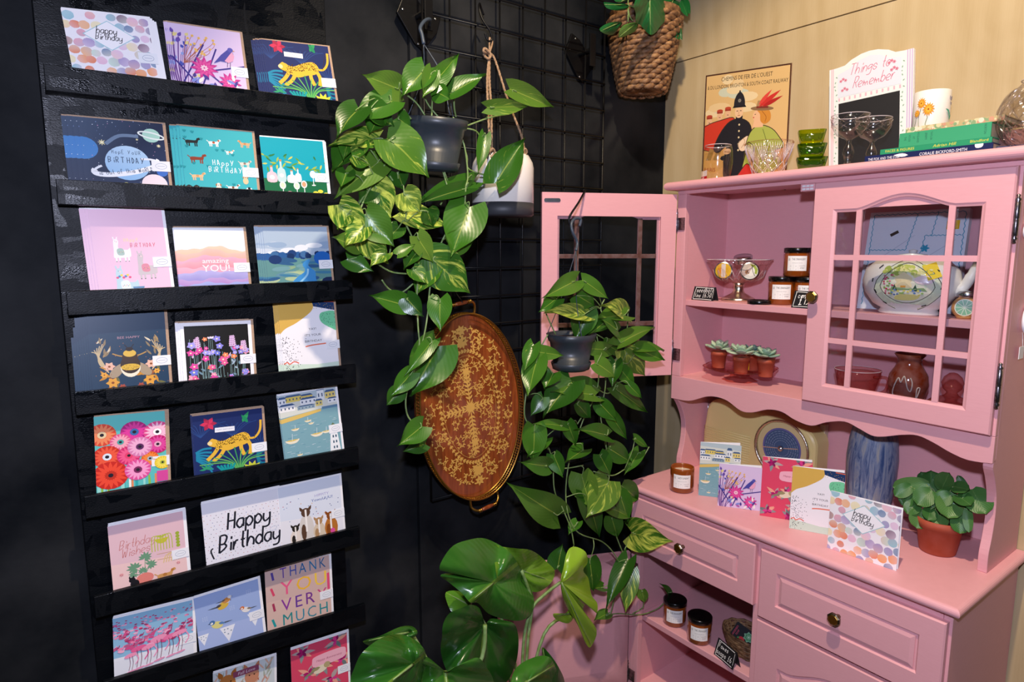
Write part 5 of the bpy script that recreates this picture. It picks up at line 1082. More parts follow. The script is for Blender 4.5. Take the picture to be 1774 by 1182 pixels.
# ------------------------------------------------------------------ floor plants, lower middle
random.seed(5); root = thing('monstera', 'large-leaved monstera with split light green leaf in front of the open lower door', 'potted plant', (1.05, 1.18, 0))
lb = MB().mat('monstera_leaf'); LY = 1.18
OL(lb, Z7((455, 640), (465, 590), (520, 520), (600, 490), (670, 485), (740, 515), (800, 560), (840, 620), (870, 680), (900, 740), (912, 800), (890, 860), (840, 885), (760, 875), (690, 850), (640, 800), (600, 795), (560, 750), (500, 700), (456, 665), (520, 655), (600, 680), (550, 655), (500, 640)), Z7((715, 700))[0], Z7((603, 790))[0], LY, .42, .0, .02, .04)
OL(lb, Z7((705, 520), (760, 525), (830, 535), (890, 540), (940, 570), (985, 610), (1012, 645), (1000, 690), (950, 738), (900, 742), (860, 700), (800, 680), (740, 690), (720, 600)), Z7((850, 640))[0], Z7((990, 690))[0], LY+.03, .7, .35, .012, .05, .6)
OL(lb, Z7((1075, 545), (1110, 525), (1160, 550), (1172, 600), (1150, 640), (1175, 680), (1190, 760), (1218, 800), (1215, 850), (1185, 800), (1150, 830), (1215, 930), (1190, 1008), (1165, 1000), (1120, 900), (1060, 800), (1040, 700), (1055, 620)), Z7((1045, 700))[0], Z7((1185, 1000))[0], LY-.05, .95, .1, .012, .03)
OL(lb, Z7((1005, 850), (1060, 852), (1090, 820), (1112, 850), (1080, 897), (1020, 880)), Z7((1090, 850))[0], Z7((1010, 860))[0], LY-.03, .98, .1)
OL(lb, Z7((485, 745), (560, 745), (610, 800), (570, 850), (520, 850), (490, 800)), Z7((600, 810))[0], Z7((487, 750))[0], LY+.05, .6, .2)
lb.build('foliage', root); b = MB().mat('vine_green')
for p in (Z7((715, 700), (760, 900), (820, 1100), (860, 1300)), Z7((1040, 698), (960, 760), (900, 830), (860, 1000), (870, 1300)), Z7((850, 640), (900, 800), (880, 1000), (880, 1300)), Z7((1090, 850), (960, 950), (890, 1300)), Z7((600, 810), (700, 950), (860, 1300))): q = [Py(x, y, LY+.02) for x, y in p]; b.tube(spline(q+[V((1.05, 1.2, .26))], 5), .0042, 8)
b.build('stems', root)
b = MB().mat('terracotta'); potmesh(b, (1.05, 1.2, .26), .12, .09, .26, 0, .006, False); b.build('pot', root); MB().mat('soil').lathe([(0, 0), (.112, 0)], 30, (1.05, 1.2, .245)).build('soil', root)
root = thing('philodendron', 'philodendron with broad dark glossy leaves at the bottom centre', 'potted plant', (.72, 1.0, 0)); lb = MB().mat('monstera_leaf'); PY2 = 1.08
OL(lb, Z7((465, 960), (470, 900), (500, 850), (560, 822), (610, 808), (650, 830), (672, 905), (700, 875), (760, 882), (815, 900), (835, 960), (833, 1040), (820, 1100), (780, 1180), (700, 1240), (600, 1230), (520, 1180), (475, 1100), (458, 1020)), Z7((673, 905))[0], Z7((640, 1220))[0], PY2, .0, .0, .025, .04)
OL(lb, Z7((20, 1190), (40, 1110), (70, 1050), (120, 1000), (190, 960), (260, 950), (330, 975), (375, 1020), (386, 1070), (370, 1150), (340, 1250), (200, 1330), (60, 1300)), Z7((325, 1095))[0], Z7((190, 1200))[0], PY2-.15, .12, .0, .025, .05)
OL(lb, Z7((318, 1072), (350, 1055), (400, 1065), (440, 1100), (478, 1132), (520, 1120), (580, 1080), (640, 1065), (680, 1110), (715, 1182), (700, 1300), (400, 1320), (370, 1200), (365, 1110)), Z7((480, 1132))[0], Z7((500, 1290))[0], PY2-.12, .25, .0, .02, .04)
OL(lb, Z7((800, 1182), (820, 1120), (870, 1080), (940, 1055), (990, 1065), (1015, 1110), (1035, 1182), (1000, 1300), (800, 1300)), Z7((880, 1180))[0], Z7((1010, 1100))[0], PY2+.0, .4, .15, .015, .04)
OL(lb, Z7((950, 1015), (990, 1050), (1030, 1110), (1060, 1182), (1060, 1300), (980, 1300), (960, 1100)), Z7((1000, 1280))[0], Z7((955, 1025))[0], PY2+.03, .08)
OL(lb, Z7((80, 985), (160, 960), (260, 915), (320, 912), (346, 945), (310, 975), (240, 980), (140, 1010)), Z7((310, 940))[0], Z7((90, 985))[0], PY2-.08, .12)
lb.build('foliage', root); b = MB().mat('vine_green')
for p in (Z7((673, 905), (660, 1060), (560, 1350)), Z7((325, 1095), (400, 1250), (500, 1400)), Z7((480, 1132), (490, 1300), (520, 1400)), Z7((880, 1180), (760, 1300), (580, 1420)), Z7((1000, 1280), (800, 1350), (600, 1430)), Z7((310, 940), (400, 1100), (500, 1350))): b.tube(spline([Py(x, y, PY2-.04) for x, y in p]+[V((.72, 1.0, .22))], 5), .0045, 8)
b.build('stems', root)
b = MB().mat('terracotta'); potmesh(b, (.72, 1.0, .24), .12, .09, .24, 0, .006, False); b.build('pot', root); MB().mat('soil').lathe([(0, 0), (.112, 0)], 30, (.72, 1.0, .225)).build('soil', root)
# ------------------------------------------------------------------ oval gallery tray hung on the grid
TY = 1.565; t0, t1 = Py(794, 552, TY), Py(835, 868, TY); tc = Py(815, 706, TY); tl = (t0-t1).length/2; lz = (t0-t1).normalized(); ang = atan2(lz.x, lz.z)
ta = (Py(905, 690, TY)-Py(726, 705, TY)).length/2*.985; T = Matrix.Translation(tc) @ Matrix.Rotation(ang, 4, 'Y') @ Matrix.Rotation(.0, 4, 'X')
tf = lambda a, c, d: T @ V((a, -d, c)); root = thing('serving_tray', 'oval inlaid wooden serving tray with brass gallery rim and handles on the grid', 'tray', tuple(tc))
N_ = 96; ell = lambda k, f=1., g=0: ((ta*f+g)*cos(2*pi*k/N_), (tl*f+g)*sin(2*pi*k/N_))
b = MB().mat('mahogany').prism([ell(k) for k in range(N_)], -.006, 0, tf); b.build('tray_base', root)
a = Art(2*1.63, 2); a.items = []; INK = '#d8a552'; random.seed(2)
def scroll(x, y, r, th, s, lv=3, col=INK):
    pts = [(x+r*(1-t*.8)*cos(th+s*t*4.6)-r*cos(th), y+r*(1-t*.8)*sin(th+s*t*4.6)-r*sin(th)) for t in [k/12 for k in range(13)]]
    a.line(pts, r*.16, col, False, True)
    for k in range(1, 12, max(1, 12//lv)): p = pts[k]; q = pts[k-1]; d = math.degrees(atan2(p[1]-q[1], p[0]-q[0])); a.leaf(p[0], p[1], r*.55, r*.24, d+s*-50, col); a.leaf(p[0], p[1], r*.4, r*.2, d+s*30, col)
    a.flower(pts[-1][0], pts[-1][1], r*.2, 5, col, col)
def mir(fn):
    for sx in (1, -1):
        for sy in (1, -1): fn(sx, sy)
cx, cy = 1, 1.63; a.hold = True
for k in range(64):
    t = 2*pi*k/64; x, y = cx+.56*cos(t), cy+.98*sin(t); d = math.degrees(atan2(.98*cos(t), -.56*sin(t))); a.leaf(x, y, .06, .03, d+35, INK); a.leaf(x, y, .06, .03, d-35, INK); a.leaf(x, y, .07, .02, d, INK)
a.ring(cx, cy, .56, .006, INK, 64, .98); a.ring(cx, cy, .505, .005, INK, 64, .9)
for k in range(17): 
    t = pi/2*(k+.5)/17
    mir(lambda sx, sy: scroll(cx+sx*.71*cos(t), cy+sy*1.2*sin(t), .075+.035*sin(t), t*1.3+k, sx*sy*(1 if k % 2 else -1), 4))
for k in range(10):
    t = pi/2*(k+.5)/10
    mir(lambda sx, sy: scroll(cx+sx*.40*cos(t), cy+sy*.76*sin(t), .085, t+k*2, sx*sy*(-1 if k % 2 else 1), 4))
    mir(lambda sx, sy: scroll(cx+sx*.22*cos(t), cy+sy*.48*sin(t), .07, t-k, sx*sy*(1 if k % 2 else -1), 3))
for k in range(44):
    t = 2*pi*k/44; x, y = cx+.82*cos(t), cy+1.36*sin(t)
    if abs(sin(t)) > .35 or True: a.leaf(x, y, .06, .03, math.degrees(t)+70, INK)
for k in range(44): t = 2*pi*k/44; a.leaf(cx+.8*cos(t), cy+1.33*sin(t), .05, .02, math.degrees(t)-60, INK)
for k in range(8): a.leaf(cx, cy, .16, .035, k*45+22, INK); a.leaf(cx, cy, .11, .03, k*45, INK)
for sy in (1, -1):
    a.line([(cx, cy+sy*.1), (cx, cy+sy*.85)], .02, INK)
    for k in range(10): a.leaf(cx, cy+sy*(.15+.07*k), .09, .035, 90*sy+50, INK); a.leaf(cx, cy+sy*(.15+.07*k), .09, .035, 90*sy-50, INK)
    a.flower(cx, cy+sy*.62, .09, 8, INK, INK); a.flower(cx, cy+sy*1.14, .12, 9, INK, INK); a.flower(cx, cy+sy*1.33, .1, 7, INK, INK)
for sx in (1, -1):
    a.line([(cx+sx*.1, cy), (cx+sx*.46, cy)], .02, INK)
    for k in range(5): a.leaf(cx+sx*(.12+.07*k), cy, .09, .035, 90-sx*40, INK); a.leaf(cx+sx*(.12+.07*k), cy, .09, .035, -90+sx*40, INK)
a.hold = False; a.items = [(q, (i*7) % 61) for i, (q, _) in enumerate(a.items)]
b = MB(); a.to(b, lambda x, y, d: tf((x-1)*ta, (y-1.63)*ta*(tl/ta/1.63), .0003+d*2), 'print_gloss'); b.build('inlay', root)
b = MB().mat('brass'); GH = .024
for (f, d, r) in ((0, .001, .003), (0, GH, .0028), (0, GH*.5, .0012)): b.tube([tf(*ell(k, 1, -.002+f), d) for k in range(N_)], r, 6, True)
for k in range(N_*2):
    x, y = (ta-.002)*cos(pi*k/N_), (tl-.002)*sin(pi*k/N_); b.tube([tf(x, y, 0), tf(x, y, GH)], .0013, 4, caps=False)
b.build('gallery_rail', root)
for s in (1, -1):
    hp = [(-.048, tl-.01, GH*.4), (-.05, tl+.012, GH*.5), (-.042, tl+.024, GH*.8), (-.025, tl+.03, GH), (.025, tl+.03, GH), (.042, tl+.024, GH*.8), (.05, tl+.012, GH*.5), (.048, tl-.01, GH*.4)]
    h = MB().mat('brass').tube(spline([tf(x, s*y, d) for x, y, d in hp], 5), .004, 8)
    for x in (-.03, -.024, .024, .03): h.lathe([(0, -.002), (.006, -.002), (.0065, 0), (.006, .002), (0, .002)], 12, tuple(tf(x, s*(tl+.03), GH)), (T.to_3x3().to_4x4() @ Matrix.Rotation(pi/2, 4, 'Y')))
    h = h.build('handle', root)
    MB().mat('mahogany').tube([tf(x, s*(tl+.03), GH) for x in (-.023, -.012, 0, .012, .023)], [.0042, .0058, .0064, .0058, .0042], 12).build('grip', h)
sh = MB().mat('black_metal').tube(spline([tf(.0, tl+.03, GH+.004), tf(0, tl+.036, GH+.002), tf(0, tl+.05, .01), tf(0, tl+.07, -.012), tf(0, tl+.09, -.03), tf(0, tl+.085, -.042), tf(0, tl+.07, -.04)], 4), .0024, 7).build('s_hook', loc=tf(0, tl+.06, 0)); tag(sh, 'black metal hook at the top handle of the oval tray', 'hook')
# ------------------------------------------------------------------ vessels and small goods
def vessel(name, label, cat, px, v0, x, prof, mat='clear_glass', zb=None, n=48, fn=None, group=None, build='body', tilt=None):
    """turned vessel standing at zb whose axis passes pixel (px, v0) at depth x"""
    c = Px(px, v0, x); z = zb if zb is not None else c.z; r = thing(name, label, cat, (x, c.y, z), group=group)
    MB().mat(mat).lathe(prof, n, (x, c.y, z), fn=fn).build(build, r); return r, V((x, c.y, z))
def wp(px0, px1, v, x): return abs(Px(px1, v, x).y-Px(px0, v, x).y)
SEAT = HZT+.0004
k = lambda r, z: (r, z)
flute = lambda n, a: (lambda t, z: 1+a*cos(n*t))
r, c = vessel('glass_tumbler', 'clear bulging glass tumbler at the left end of the hutch top', 'glass', 1243, 285, 1.76, [(0, .004), (.03, .003), (.034, 0), (.036, .002), (.043, .03), (.046, .06), (.044, .09), (.04, .107), (.0385, .108), (.039, .106)], 'clear_glass', SEAT)
lab = MB().mat('print'); a = Art(.6, 1, '#f2ece8'); a.rect(0, 0, 1, .22, '#c8242c'); a.txt('apple', .5, .05, .2, '#fff'); a.rect(.3, .22, .12, .38, '#f0c818')
pl = lambda x, y, d: c+V((-(.0475+d), 0, 0)) @ Matrix.Identity(3) if False else c+V((-(.0475+d)*cos((x-.5)*.9-.5), -(.0475+d)*sin((x-.5)*.9-.5), .004+y*.045))
a.to(lab, pl, 'print'); lab.build('label', r)
vessel('glass_bowl', 'blush cut-glass bowl with fan pattern beside the green holders', 'bowl', 1331, 275, 1.765, [(0, .008), (.03, .006), (.036, 0), (.04, .004), (.05, .035), (.062, .07), (.068, .094), (.066, .096), (.065, .093)], 'blush_glass', SEAT, 96, lambda t, z: 1+.018*cos(18*t)*(z > .004)+.012*cos(9*t)*(z > .085))
sq = lambda t, z: 1/max(abs(cos(t-.5)), abs(sin(t-.5)))*.93*(1 if True else 0)
def sqf(t, z): q = ((abs(cos(t-.55))**6+abs(sin(t-.55))**6))**(-1/6.); return q
zz = SEAT; vc = Px(1406, 280, 1.745)
for i, (r0, h, m, lb_) in enumerate(((.040, .034, 'deep_green_glass', 'dark green square glass candle holder, lowest of the stack of three'), (.038, .035, 'deep_green_glass', 'green square glass candle holder in the middle of the stack of three'), (.036, .036, 'green_glass', 'yellow-green square glass candle holder on top of the stack of three'))):
    t = thing('candle_holder', lb_, 'candle holder', (1.745, vc.y, zz), group='green glass candle holders on the hutch'); o = MB().mat(m).lathe([(0, 0), (r0*.72, 0), (r0*.78, .002), (r0*.98, h), (r0*.94, h), (r0*.72, .014), (0, .012)], 32, (1.745, vc.y+.002*i, zz), fn=sqf); o.build('body', t); zz += h+.0006
def coupe(px, x, label, s):
    vessel('coupe_glass', label, 'glass', px, 285, x, [(r_*s, z*s) for r_, z in [(0, .0), (.032, 0), (.034, .002), (.01, .006), (.006, .012), (.011, .022), (.014, .034), (.011, .046), (.006, .056), (.005, .062), (.01, .068), (.03, .078), (.042, .098), (.0455, .126), (.0445, .1264), (.0443, .124)]], 'clear_glass', SEAT, 40, group='coupe glasses on the hutch')
    cc = Px(px, 285, x); b = MB().mat('cut_glass')
    for q in range(8):
        for sg in (1, -1):
            a0 = q*pi/4; pts = [V((x+rr*s*cos(a0+sg*da), cc.y+rr*s*sin(a0+sg*da), SEAT+z*s)) for rr, z, da in ((.0435, .1, -.35), (.0455, .11, 0), (.047, .122, .35))]; b.tube(pts, [.0004, .0016, .0004], 5)
    return b, [o for o in COL.objects if o.name.startswith('coupe_glass')][-1]
for args in ((1468, 1.72, 'front cut-glass coupe on a knopped stem, left of the pair', 1.0), (1508, 1.765, 'rear cut-glass coupe leaning close behind its twin', .93)):
    b, o = coupe(*args); b.build('cut_pattern', o)
# tin sign leaning on the plywood
def board(name, label, cat, pTL, pTR, pBL, x_top, x_bot, zb, th, mat, art, amat='print', hh=None):
    TL, TR = Px(*pTL, x_top), Px(*pTR, x_top); BL = Px(*pBL, x_bot); BL = V((x_bot, BL.y, zb)); 
    w_ = (TR-TL).length; h_ = (TL-BL).length; ux = (TR-TL).normalized(); up = (TL-BL).normalized(); nn = ux.cross(up).normalized()
    f = lambda x, y, d: BL+ux*(x*w_)+up*(y*w_)-nn*d*(1 if nn.x > 0 else -1)
    return f, w_, h_, BL
f, w_, h_, BL = board('s', '', '', (1223, 131), (1372, 109), (1216, 300), 1.948, 1.925, SEAT, .002, None, None); hr = h_/w_
a = Art(hr, 1, '#d9b478'); random.seed(8)
for i in range(10): a.circ(rnd(.1, .9), rnd(.62, .95)*hr, rnd(.06, .14), random.choice(['#e2c490', '#c9cdb4', '#e6cfa0']), 12, .05)
a.poly([(0, 0), (1, 0), (1, .45), (0, .5)], '#d8a45c')
a.txt("CHEMINS DE FER DE L'OUEST", .5, hr-.09, .06, '#2a241c', rot=-1, fit=.6); a.txt('& DU LONDON, BRIGHTON & SOUTH COAST RAILWAY', .5, hr-.165, .055, '#2a241c', rot=-1, fit=.94)
oy = hr-1.25
def O(pts, col, w_=.008): a.blob(pts, col); a.line(sp2(pts+pts[:1], 3), w_, '#3a2a20', False)
oy -= .04
for x, y in ((.07, .8), (.2, .85), (.3, .87)):
    a.circ(x, y+oy-.01, .034, '#e2b48a', 12, .045); a.rect(x-.036, y+oy+.02, .072, .035, '#9a3a28'); a.circ(x, y+oy+.05, .036, '#b8452c', 12, .014); a.line([(x-.01, y+oy-.02), (x+.01, y+oy-.022)], .006, '#5a3020', False)
O([(-.03, .72+oy), (.08, .77+oy), (.22, .8+oy), (.36, .82+oy), (.38, .76+oy), (.3, .6+oy), (.16, .48+oy), (-.03, .52+oy)], '#cc3a26')
a.line([(.12, .5+oy), (.07, .36+oy), (.04, .25+oy)], .06, '#a8803c'); a.line([(.22, .5+oy), (.16, .38+oy)], .05, '#a8803c')
O([(.3, .16+oy), (.27, .36+oy), (.3, .52+oy), (.2, .46+oy), (.14, .5+oy), (.2, .64+oy), (.3, .76+oy), (.4, .8+oy), (.5, .79+oy), (.58, .72+oy), (.6, .56+oy), (.54, .4+oy), (.52, .16+oy)], '#1f1d24')
a.line([(.3, .42+oy), (.24, .4+oy), (.32, .38+oy)], .03, '#1f1d24'); a.circ(.31, .47+oy, .05, '#e6b98c', 12, .03, 10); a.line([(.28, .47+oy), (.35, .46+oy)], .006, '#8a5a3a', False)
a.rect(.4, .78+oy, .08, .05, '#1f1d24'); a.circ(.435, .87+oy, .05, '#e8bf94', 16, .062); a.line([(.405, .88+oy), (.425, .882+oy)], .007, '#3a2418', False); a.line([(.445, .882+oy), (.465, .88+oy)], .007, '#3a2418', False); a.line([(.435, .87+oy), (.432, .85+oy)], .005, '#a8704a', False); a.line([(.42, .835+oy), (.45, .835+oy)], .007, '#a8503a', False)
a.poly([(.355, .915+oy), (.52, .915+oy), (.505, .935+oy), (.37, .935+oy)], '#17151a'); a.poly(sp2([(.37, .93+oy), (.375, .99+oy), (.4, 1.045+oy), (.437, 1.075+oy), (.475, 1.045+oy), (.498, .99+oy), (.503, .93+oy)], 4), '#232128'); a.flower(.437, .985+oy, .022, 8, '#8a8478', '#4a463e', .6); a.circ(.437, 1.08+oy, .01, '#232128', 8)
for q in range(5): a.circ(.445, .74+oy-.065*q, .011, '#d9c79a', 8)
for p in ([(.44, .55+oy), (.5, .6+oy), (.56, .62+oy), (.6, .54+oy), (.52, .47+oy), (.46, .48+oy)],): O(p, '#e9cfae', .005)
a.line([(.48, .5+oy), (.52, .56+oy), (.5, .6+oy)], .005, '#a8805a')
O([(.52, .36+oy), (.54, .56+oy), (.6, .68+oy), (.7, .72+oy), (.82, .68+oy), (.9, .6+oy), (.96, .5+oy), (.86, .46+oy), (.94, .34+oy), (.8, .24+oy), (.66, .26+oy), (.6, .4+oy)], '#a9b452'); O([(.56, .56+oy), (.53, .42+oy), (.5, .28+oy), (.54, .24+oy), (.6, .36+oy), (.63, .5+oy)], '#a9b452'); a.line([(.72, .68+oy), (.78, .5+oy), (.76, .3+oy)], .006, '#5a6a2a')
a.poly([(.6, .7+oy), (.62, .78+oy), (.72, .78+oy), (.72, .7+oy)], '#e8b98e'); a.circ(.645, .81+oy, .045, '#e8b98e', 14, .06, 10); a.blob([(.65, .87+oy), (.72, .89+oy), (.79, .85+oy), (.8, .77+oy), (.74, .73+oy), (.69, .76+oy), (.68, .83+oy)], '#cf8a34'); a.line([(.7, .86+oy), (.75, .8+oy), (.74, .75+oy)], .006, '#9a5a1c'); a.circ(.61, .8+oy, .008, '#c04a3a', 6); a.line([(.62, .83+oy), (.635, .832+oy)], .006, '#3a2418', False)
a.circ(.7, .885+oy, .13, '#8a6a48', 20, .022, -4); a.poly([(.63, .89+oy), (.77, .885+oy), (.76, .96+oy), (.65, .965+oy)], '#a8845a'); a.rect(.635, .89+oy, .135, .02, '#7a3226', -3)
a.leaf(.66, .9+oy, .28, .05, 32, '#c9302a'); a.leaf(.7, .9+oy, .24, .04, 22, '#b02420'); a.leaf(.66, .92+oy, .2, .04, 45, '#d8463a')
O([(.3, -.1), (.36, .1+oy), (.48, .26+oy), (.56, .34+oy), (.64, .26+oy), (.72, .22+oy), (.68, .0), (.6, -.1)], '#c9302a'); a.poly([(.42, -.02), (.47, .12+oy), (.55, .02)], '#1d1b20')
a.rect(0, .24+oy, .2, .14, '#e0a85a'); a.txt('PARIS', .1, .26+oy, .06, '#a83a20'); 
for x, y, w2, h2 in ((0, 0, .015, hr), (.985, 0, .015, hr), (0, hr-.014, 1, .014)): a.rect(x, y, w2, h2, '#4a2a1c')
b = MB().mat('brown_wood').prism([(0, 0), (1, 0), (1, hr), (0, hr)], -.002, 0, f); a.to(b, f, 'print_matt'); o = b.build('tin_sign', loc=tuple(BL)); tag(o, 'vintage railway tin sign of a policeman and lady leaning on the plywood wall', 'sign')
# memo chalkboard
f, w_, h_, BL = board('m', '', '', (1437, 122), (1583, 83), (1437, 285), 1.915, 1.90, SEAT, .01, None, None)
root = thing('memo_board', 'white floral memo chalkboard with arched pink-lettered top on the hutch', 'chalkboard', tuple(BL)); hr = h_/w_
outl = [(0, 0), (1, 0), (1, hr), (.9, hr), (.8, hr+.01), (.72, hr+.06), (.6, hr+.1), (.5, hr+.11), (.4, hr+.1), (.28, hr+.06), (.2, hr+.01), (.1, hr), (0, hr)]
b = MB().mat('white_paper').prism(outl, -.012, 0, f, False); b.build('frame', root, bevel=.001)
a = Art(hr+.12, 1, '#e9eaea'); a.items = []; a.poly(outl, '#e8ebe8')
for x in (.025, .045, .93, .955, .98): a.rect(x, 0, .012, hr, '#c9aed4' if x > .9 else '#e8bcc8')
for q in range(int((hr-.1)/.06)): a.leaf(.085, .05+q*.06, .03, .015, 70*q, '#8fb09a'); a.leaf(.885, .05+q*.06, .03, .015, 70*q, '#8fb09a')
for q in range(12): a.rect(.12+q*.066, hr-.43, .02, .04, '#e6b4c2')
a.poly([(.11, hr-.38), (.87, hr-.38), (.87, hr-.06), (.74, hr-.04), (.62, hr+.03), (.5, hr+.055), (.36, hr+.02), (.24, hr-.05), (.11, hr-.09)], '#dde2ec')
a.hand('Things to', .25, hr-.13, .066, '#d0607c', .1, .3, 0, 1); a.hand('Remember', .3, hr-.3, .066, '#d0607c', .1, .3, 0, 1)
for x, y in ((.15, hr-.18), (.17, hr-.3), (.73, hr-.1), (.76, hr-.19)):
    for q in range(3): a.flower(x+.03*q, y+.02*(q % 2), .022, 5, '#d88a9c', '#b0506a', .7)
b = MB(); a.to(b, f, 'print'); b.build('painted_face', root); MB().mat('chalk_black').prism([(.125, .02), (.855, .02), (.855, hr-.46), (.125, hr-.46)], .0008, .0016, f).build('chalk_panel', root)
# mug, books, crystal vase
def spine(y0, y1, z, x0, dep, h, art, cov, page, label, name='book', rot=0, group='books lying on the hutch top', artmat='print'):
    """closed book lying flat: spine towards -x from y1 (left in view) to y0"""
    t = thing(name, label, 'book', ((x0+dep/2), (y0+y1)/2, z), (0, 0, 0), group); m = Matrix.Translation(((x0+dep/2), (y0+y1)/2, z)) @ Matrix.Rotation(rot, 4, 'Z') @ Matrix.Translation((-(x0+dep/2), -(y0+y1)/2, -z))
    M_ = lambda mb: setattr(mb, 'v', [tuple(m @ V(p)) for p in mb.v]) or mb
    b = MB().mat(cov); c = .0018; b.box((x0+.002, y0, z), (x0+dep, y1, z+c)); b.box((x0+.002, y0, z+h-c), (x0+dep, y1, z+h)); b.box((x0, y0, z), (x0+.0035, y1, z+h))
    if art: art.to(b, lambda x, y, d: V((x0-d, y1-x*(y1-y0), z+y*(y1-y0))), artmat)
    M_(b).build('cover', t); M_(MB().mat(page).box((x0+.0035, y0+.003, z+c), (x0+dep-.003, y1-.003, z+h-c))).build('pages', t); return z+h+.0003
for nm, cl in (('book_navy', '#1d2752'), ('book_green', '#2f9468'), ('book_teal', '#3aa070'), ('book_pale', '#c2ae7c'), ('book_brown', '#6a3a2c'), ('book_blue', '#2a4468'), ('page_cream', '#cfc0a0')): simple(nm, cl, .55, var=.08, vs=40)
XB = 1.70; yl = lambda px, v: Px(px, v, XB).y
y1, y0 = yl(1498, 278), yl(1720, 254); L = y1-y0; h = .017; a = Art(h/L, 1, '#1d2752'); a.txt('THE FOX AND THE STAR', .03, .018, .034, '#eceef4', 'l', fit=.27); a.txt('CORALIE BICKFORD-SMITH', .46, .018, .036, '#eceef4', 'l', fit=.36); a.leaf(.37, .035, .12, .03, 175, '#f2f2f4'); a.leaf(.9, .03, .06, .04, 60, '#f2f2f4'); a.leaf(.9, .03, .05, .03, 120, '#f2f2f4')
z = spine(y0, y1, SEAT, XB, .17, h, a, 'book_navy', 'page_cream', 'navy book with white lettering, lowest of the book stack on the hutch')
y1, y0 = yl(1524, 262), yl(1718, 240); L = y1-y0; h = .012; a = Art(h/L, 1, '#2f9468'); a.txt('FACES & FIGURES', .05, .016, .036, '#e0d84a', 'l', fit=.28); a.txt('Adrian Hill', .5, .016, .04, '#e0d84a', 'l', shear=.2, fit=.2); a.txt('Blandford', .82, .018, .036, '#e0d84a', 'l', fit=.15)
z = spine(y0, y1, z, XB+.003, .15, h, a, 'book_green', 'page_cream', 'thin green book with yellow lettering, second from the bottom of the stack')
y1, y0 = yl(1556, 250), yl(1716, 225); L = y1-y0; h = .032; a = Art(h/L, 1, '#3aa070')
for s_, x in (('THE', .06), ('HOUSE', .11), ('AT', .16), ('HOGLAND', .21), ('JEREMY', .3), ('TAYLOR', .36), ('NORTON', .93)): a.txt(s_, x, .1, .034, '#1d5a48', 'c', rot=-90, sx=.8)
z = spine(y0, y1, z, XB+.004, .13, h, a, 'book_teal', 'page_cream', 'thick faded green clothbound book in the stack under the mug', artmat='print_matt')
y1, y0 = yl(1566, 232), yl(1738, 205); L = y1-y0; h = .012; a = Art(h/L, 1, '#c2ae7c'); random.seed(4); [a.circ(rnd(0, 1), rnd(0, .06), rnd(.01, .03), random.choice(['#d8cfa0', '#d09a7c', '#8fa87a', '#e4dcc0']), 8) for _ in range(70)]
ztop = spine(y0, y1, z, XB+.008, .13, h, a, 'book_pale', 'page_cream', 'pale patterned book on top of the stack, carrying the floral mug')
y1, y0 = yl(1716, 240)-.002, yl(1756, 240); spine(y0-.05, y1-.0, SEAT+.0105, XB+.045, .12, .034, None, 'book_brown', 'page_cream', 'brown book with foxed pages at the right end of the books', rot=0)
spine(y0-.06, y1-.0, SEAT, XB+.03, .14, .010, None, 'book_blue', 'page_cream', 'thin blue book lying under the brown book')
mx = 1.765; mc = Px(1612, 210, mx); r = thing('mug', 'white china mug with orange flowers and a butterfly on the books', 'mug', (mx, mc.y, ztop)); mr, mh = .0385, .083
MB().mat('white_ceramic').lathe([(0, 0), (mr-.002, 0), (mr, .003), (mr, mh), (mr-.001, mh+.001), (mr-.003, mh), (mr-.004, .006), (0, .005)], 48, (mx, mc.y, ztop)).build('body', r)
MB().mat('white_ceramic').tube(spline([V((mx+mr*.8, mc.y+mr*.55, ztop+.065)), V((mx+mr*1.4, mc.y+mr*.9, ztop+.07)), V((mx+mr*1.6, mc.y+mr*1., ztop+.045)), V((mx+mr*1.3, mc.y+mr*.8, ztop+.02)), V((mx+mr*.8, mc.y+mr*.55, ztop+.018))], 5), .004, 8).build('handle', r)
a = Art(.62, 1); a.items = []
for x, y, q in ((.28, .42, .11), (.44, .3, .13), (.2, .25, .08)): a.flower(x, y, q, 14, '#e0962a', '#b05a1c', .3); a.flower(x, y, q*.6, 10, '#eeb244', '#a04a1c', .35); a.line([(x, y-q*.9), (x-.04, y-.25), (x-.02, 0)], .012, '#7a8a5a')
a.leaf(.93, .44, .1, .06, 60, '#8a8490'); a.leaf(.93, .44, .1, .06, 120, '#a8a2ac'); a.leaf(.93, .42, .07, .05, -60, '#9a949e')
for q in range(6): a.leaf(.9, .1+.03*q, .12, .035, 60+q*20, '#4a9a84')
mf = lambda x, y, d: V((mx+(mr+.0003+d*5)*cos(atan2(-mc.y, -mx)+(x-.5)*2.6), mc.y+(mr+.0003+d*5)*sin(atan2(-mc.y, -mx)+(x-.5)*2.6), ztop+y*.13))
its = a.items; xm = lambda q: sum(p[0] for p in q)/len(q)
for nm, test in (('flower_print', lambda q: xm(q) < .7), ('butterfly_print', lambda q: xm(q) >= .7)):
    a.items = [it for it in its if test(it[0])]; b = MB(); a.to(b, mf, 'print_gloss'); b.build(nm, r)
cvx = 1.745; cc = Px(1797, 232, cvx); r = thing('crystal_vase', 'round cut-crystal vase at the right end of the hutch top', 'vase', (cvx, cc.y, SEAT)); Rv = .074
prof = [(0, .004), (.03, 0), (.034, .002)]+[(Rv*sin(t), .068-Rv*cos(t)) for t in [.55+k*.2 for k in range(11)]]+[(.034, .137), (.038, .142)]
MB().mat('cut_glass').lathe(prof, 48, (cvx, cc.y, SEAT)).build('body', r); b = MB().mat('clear_glass')
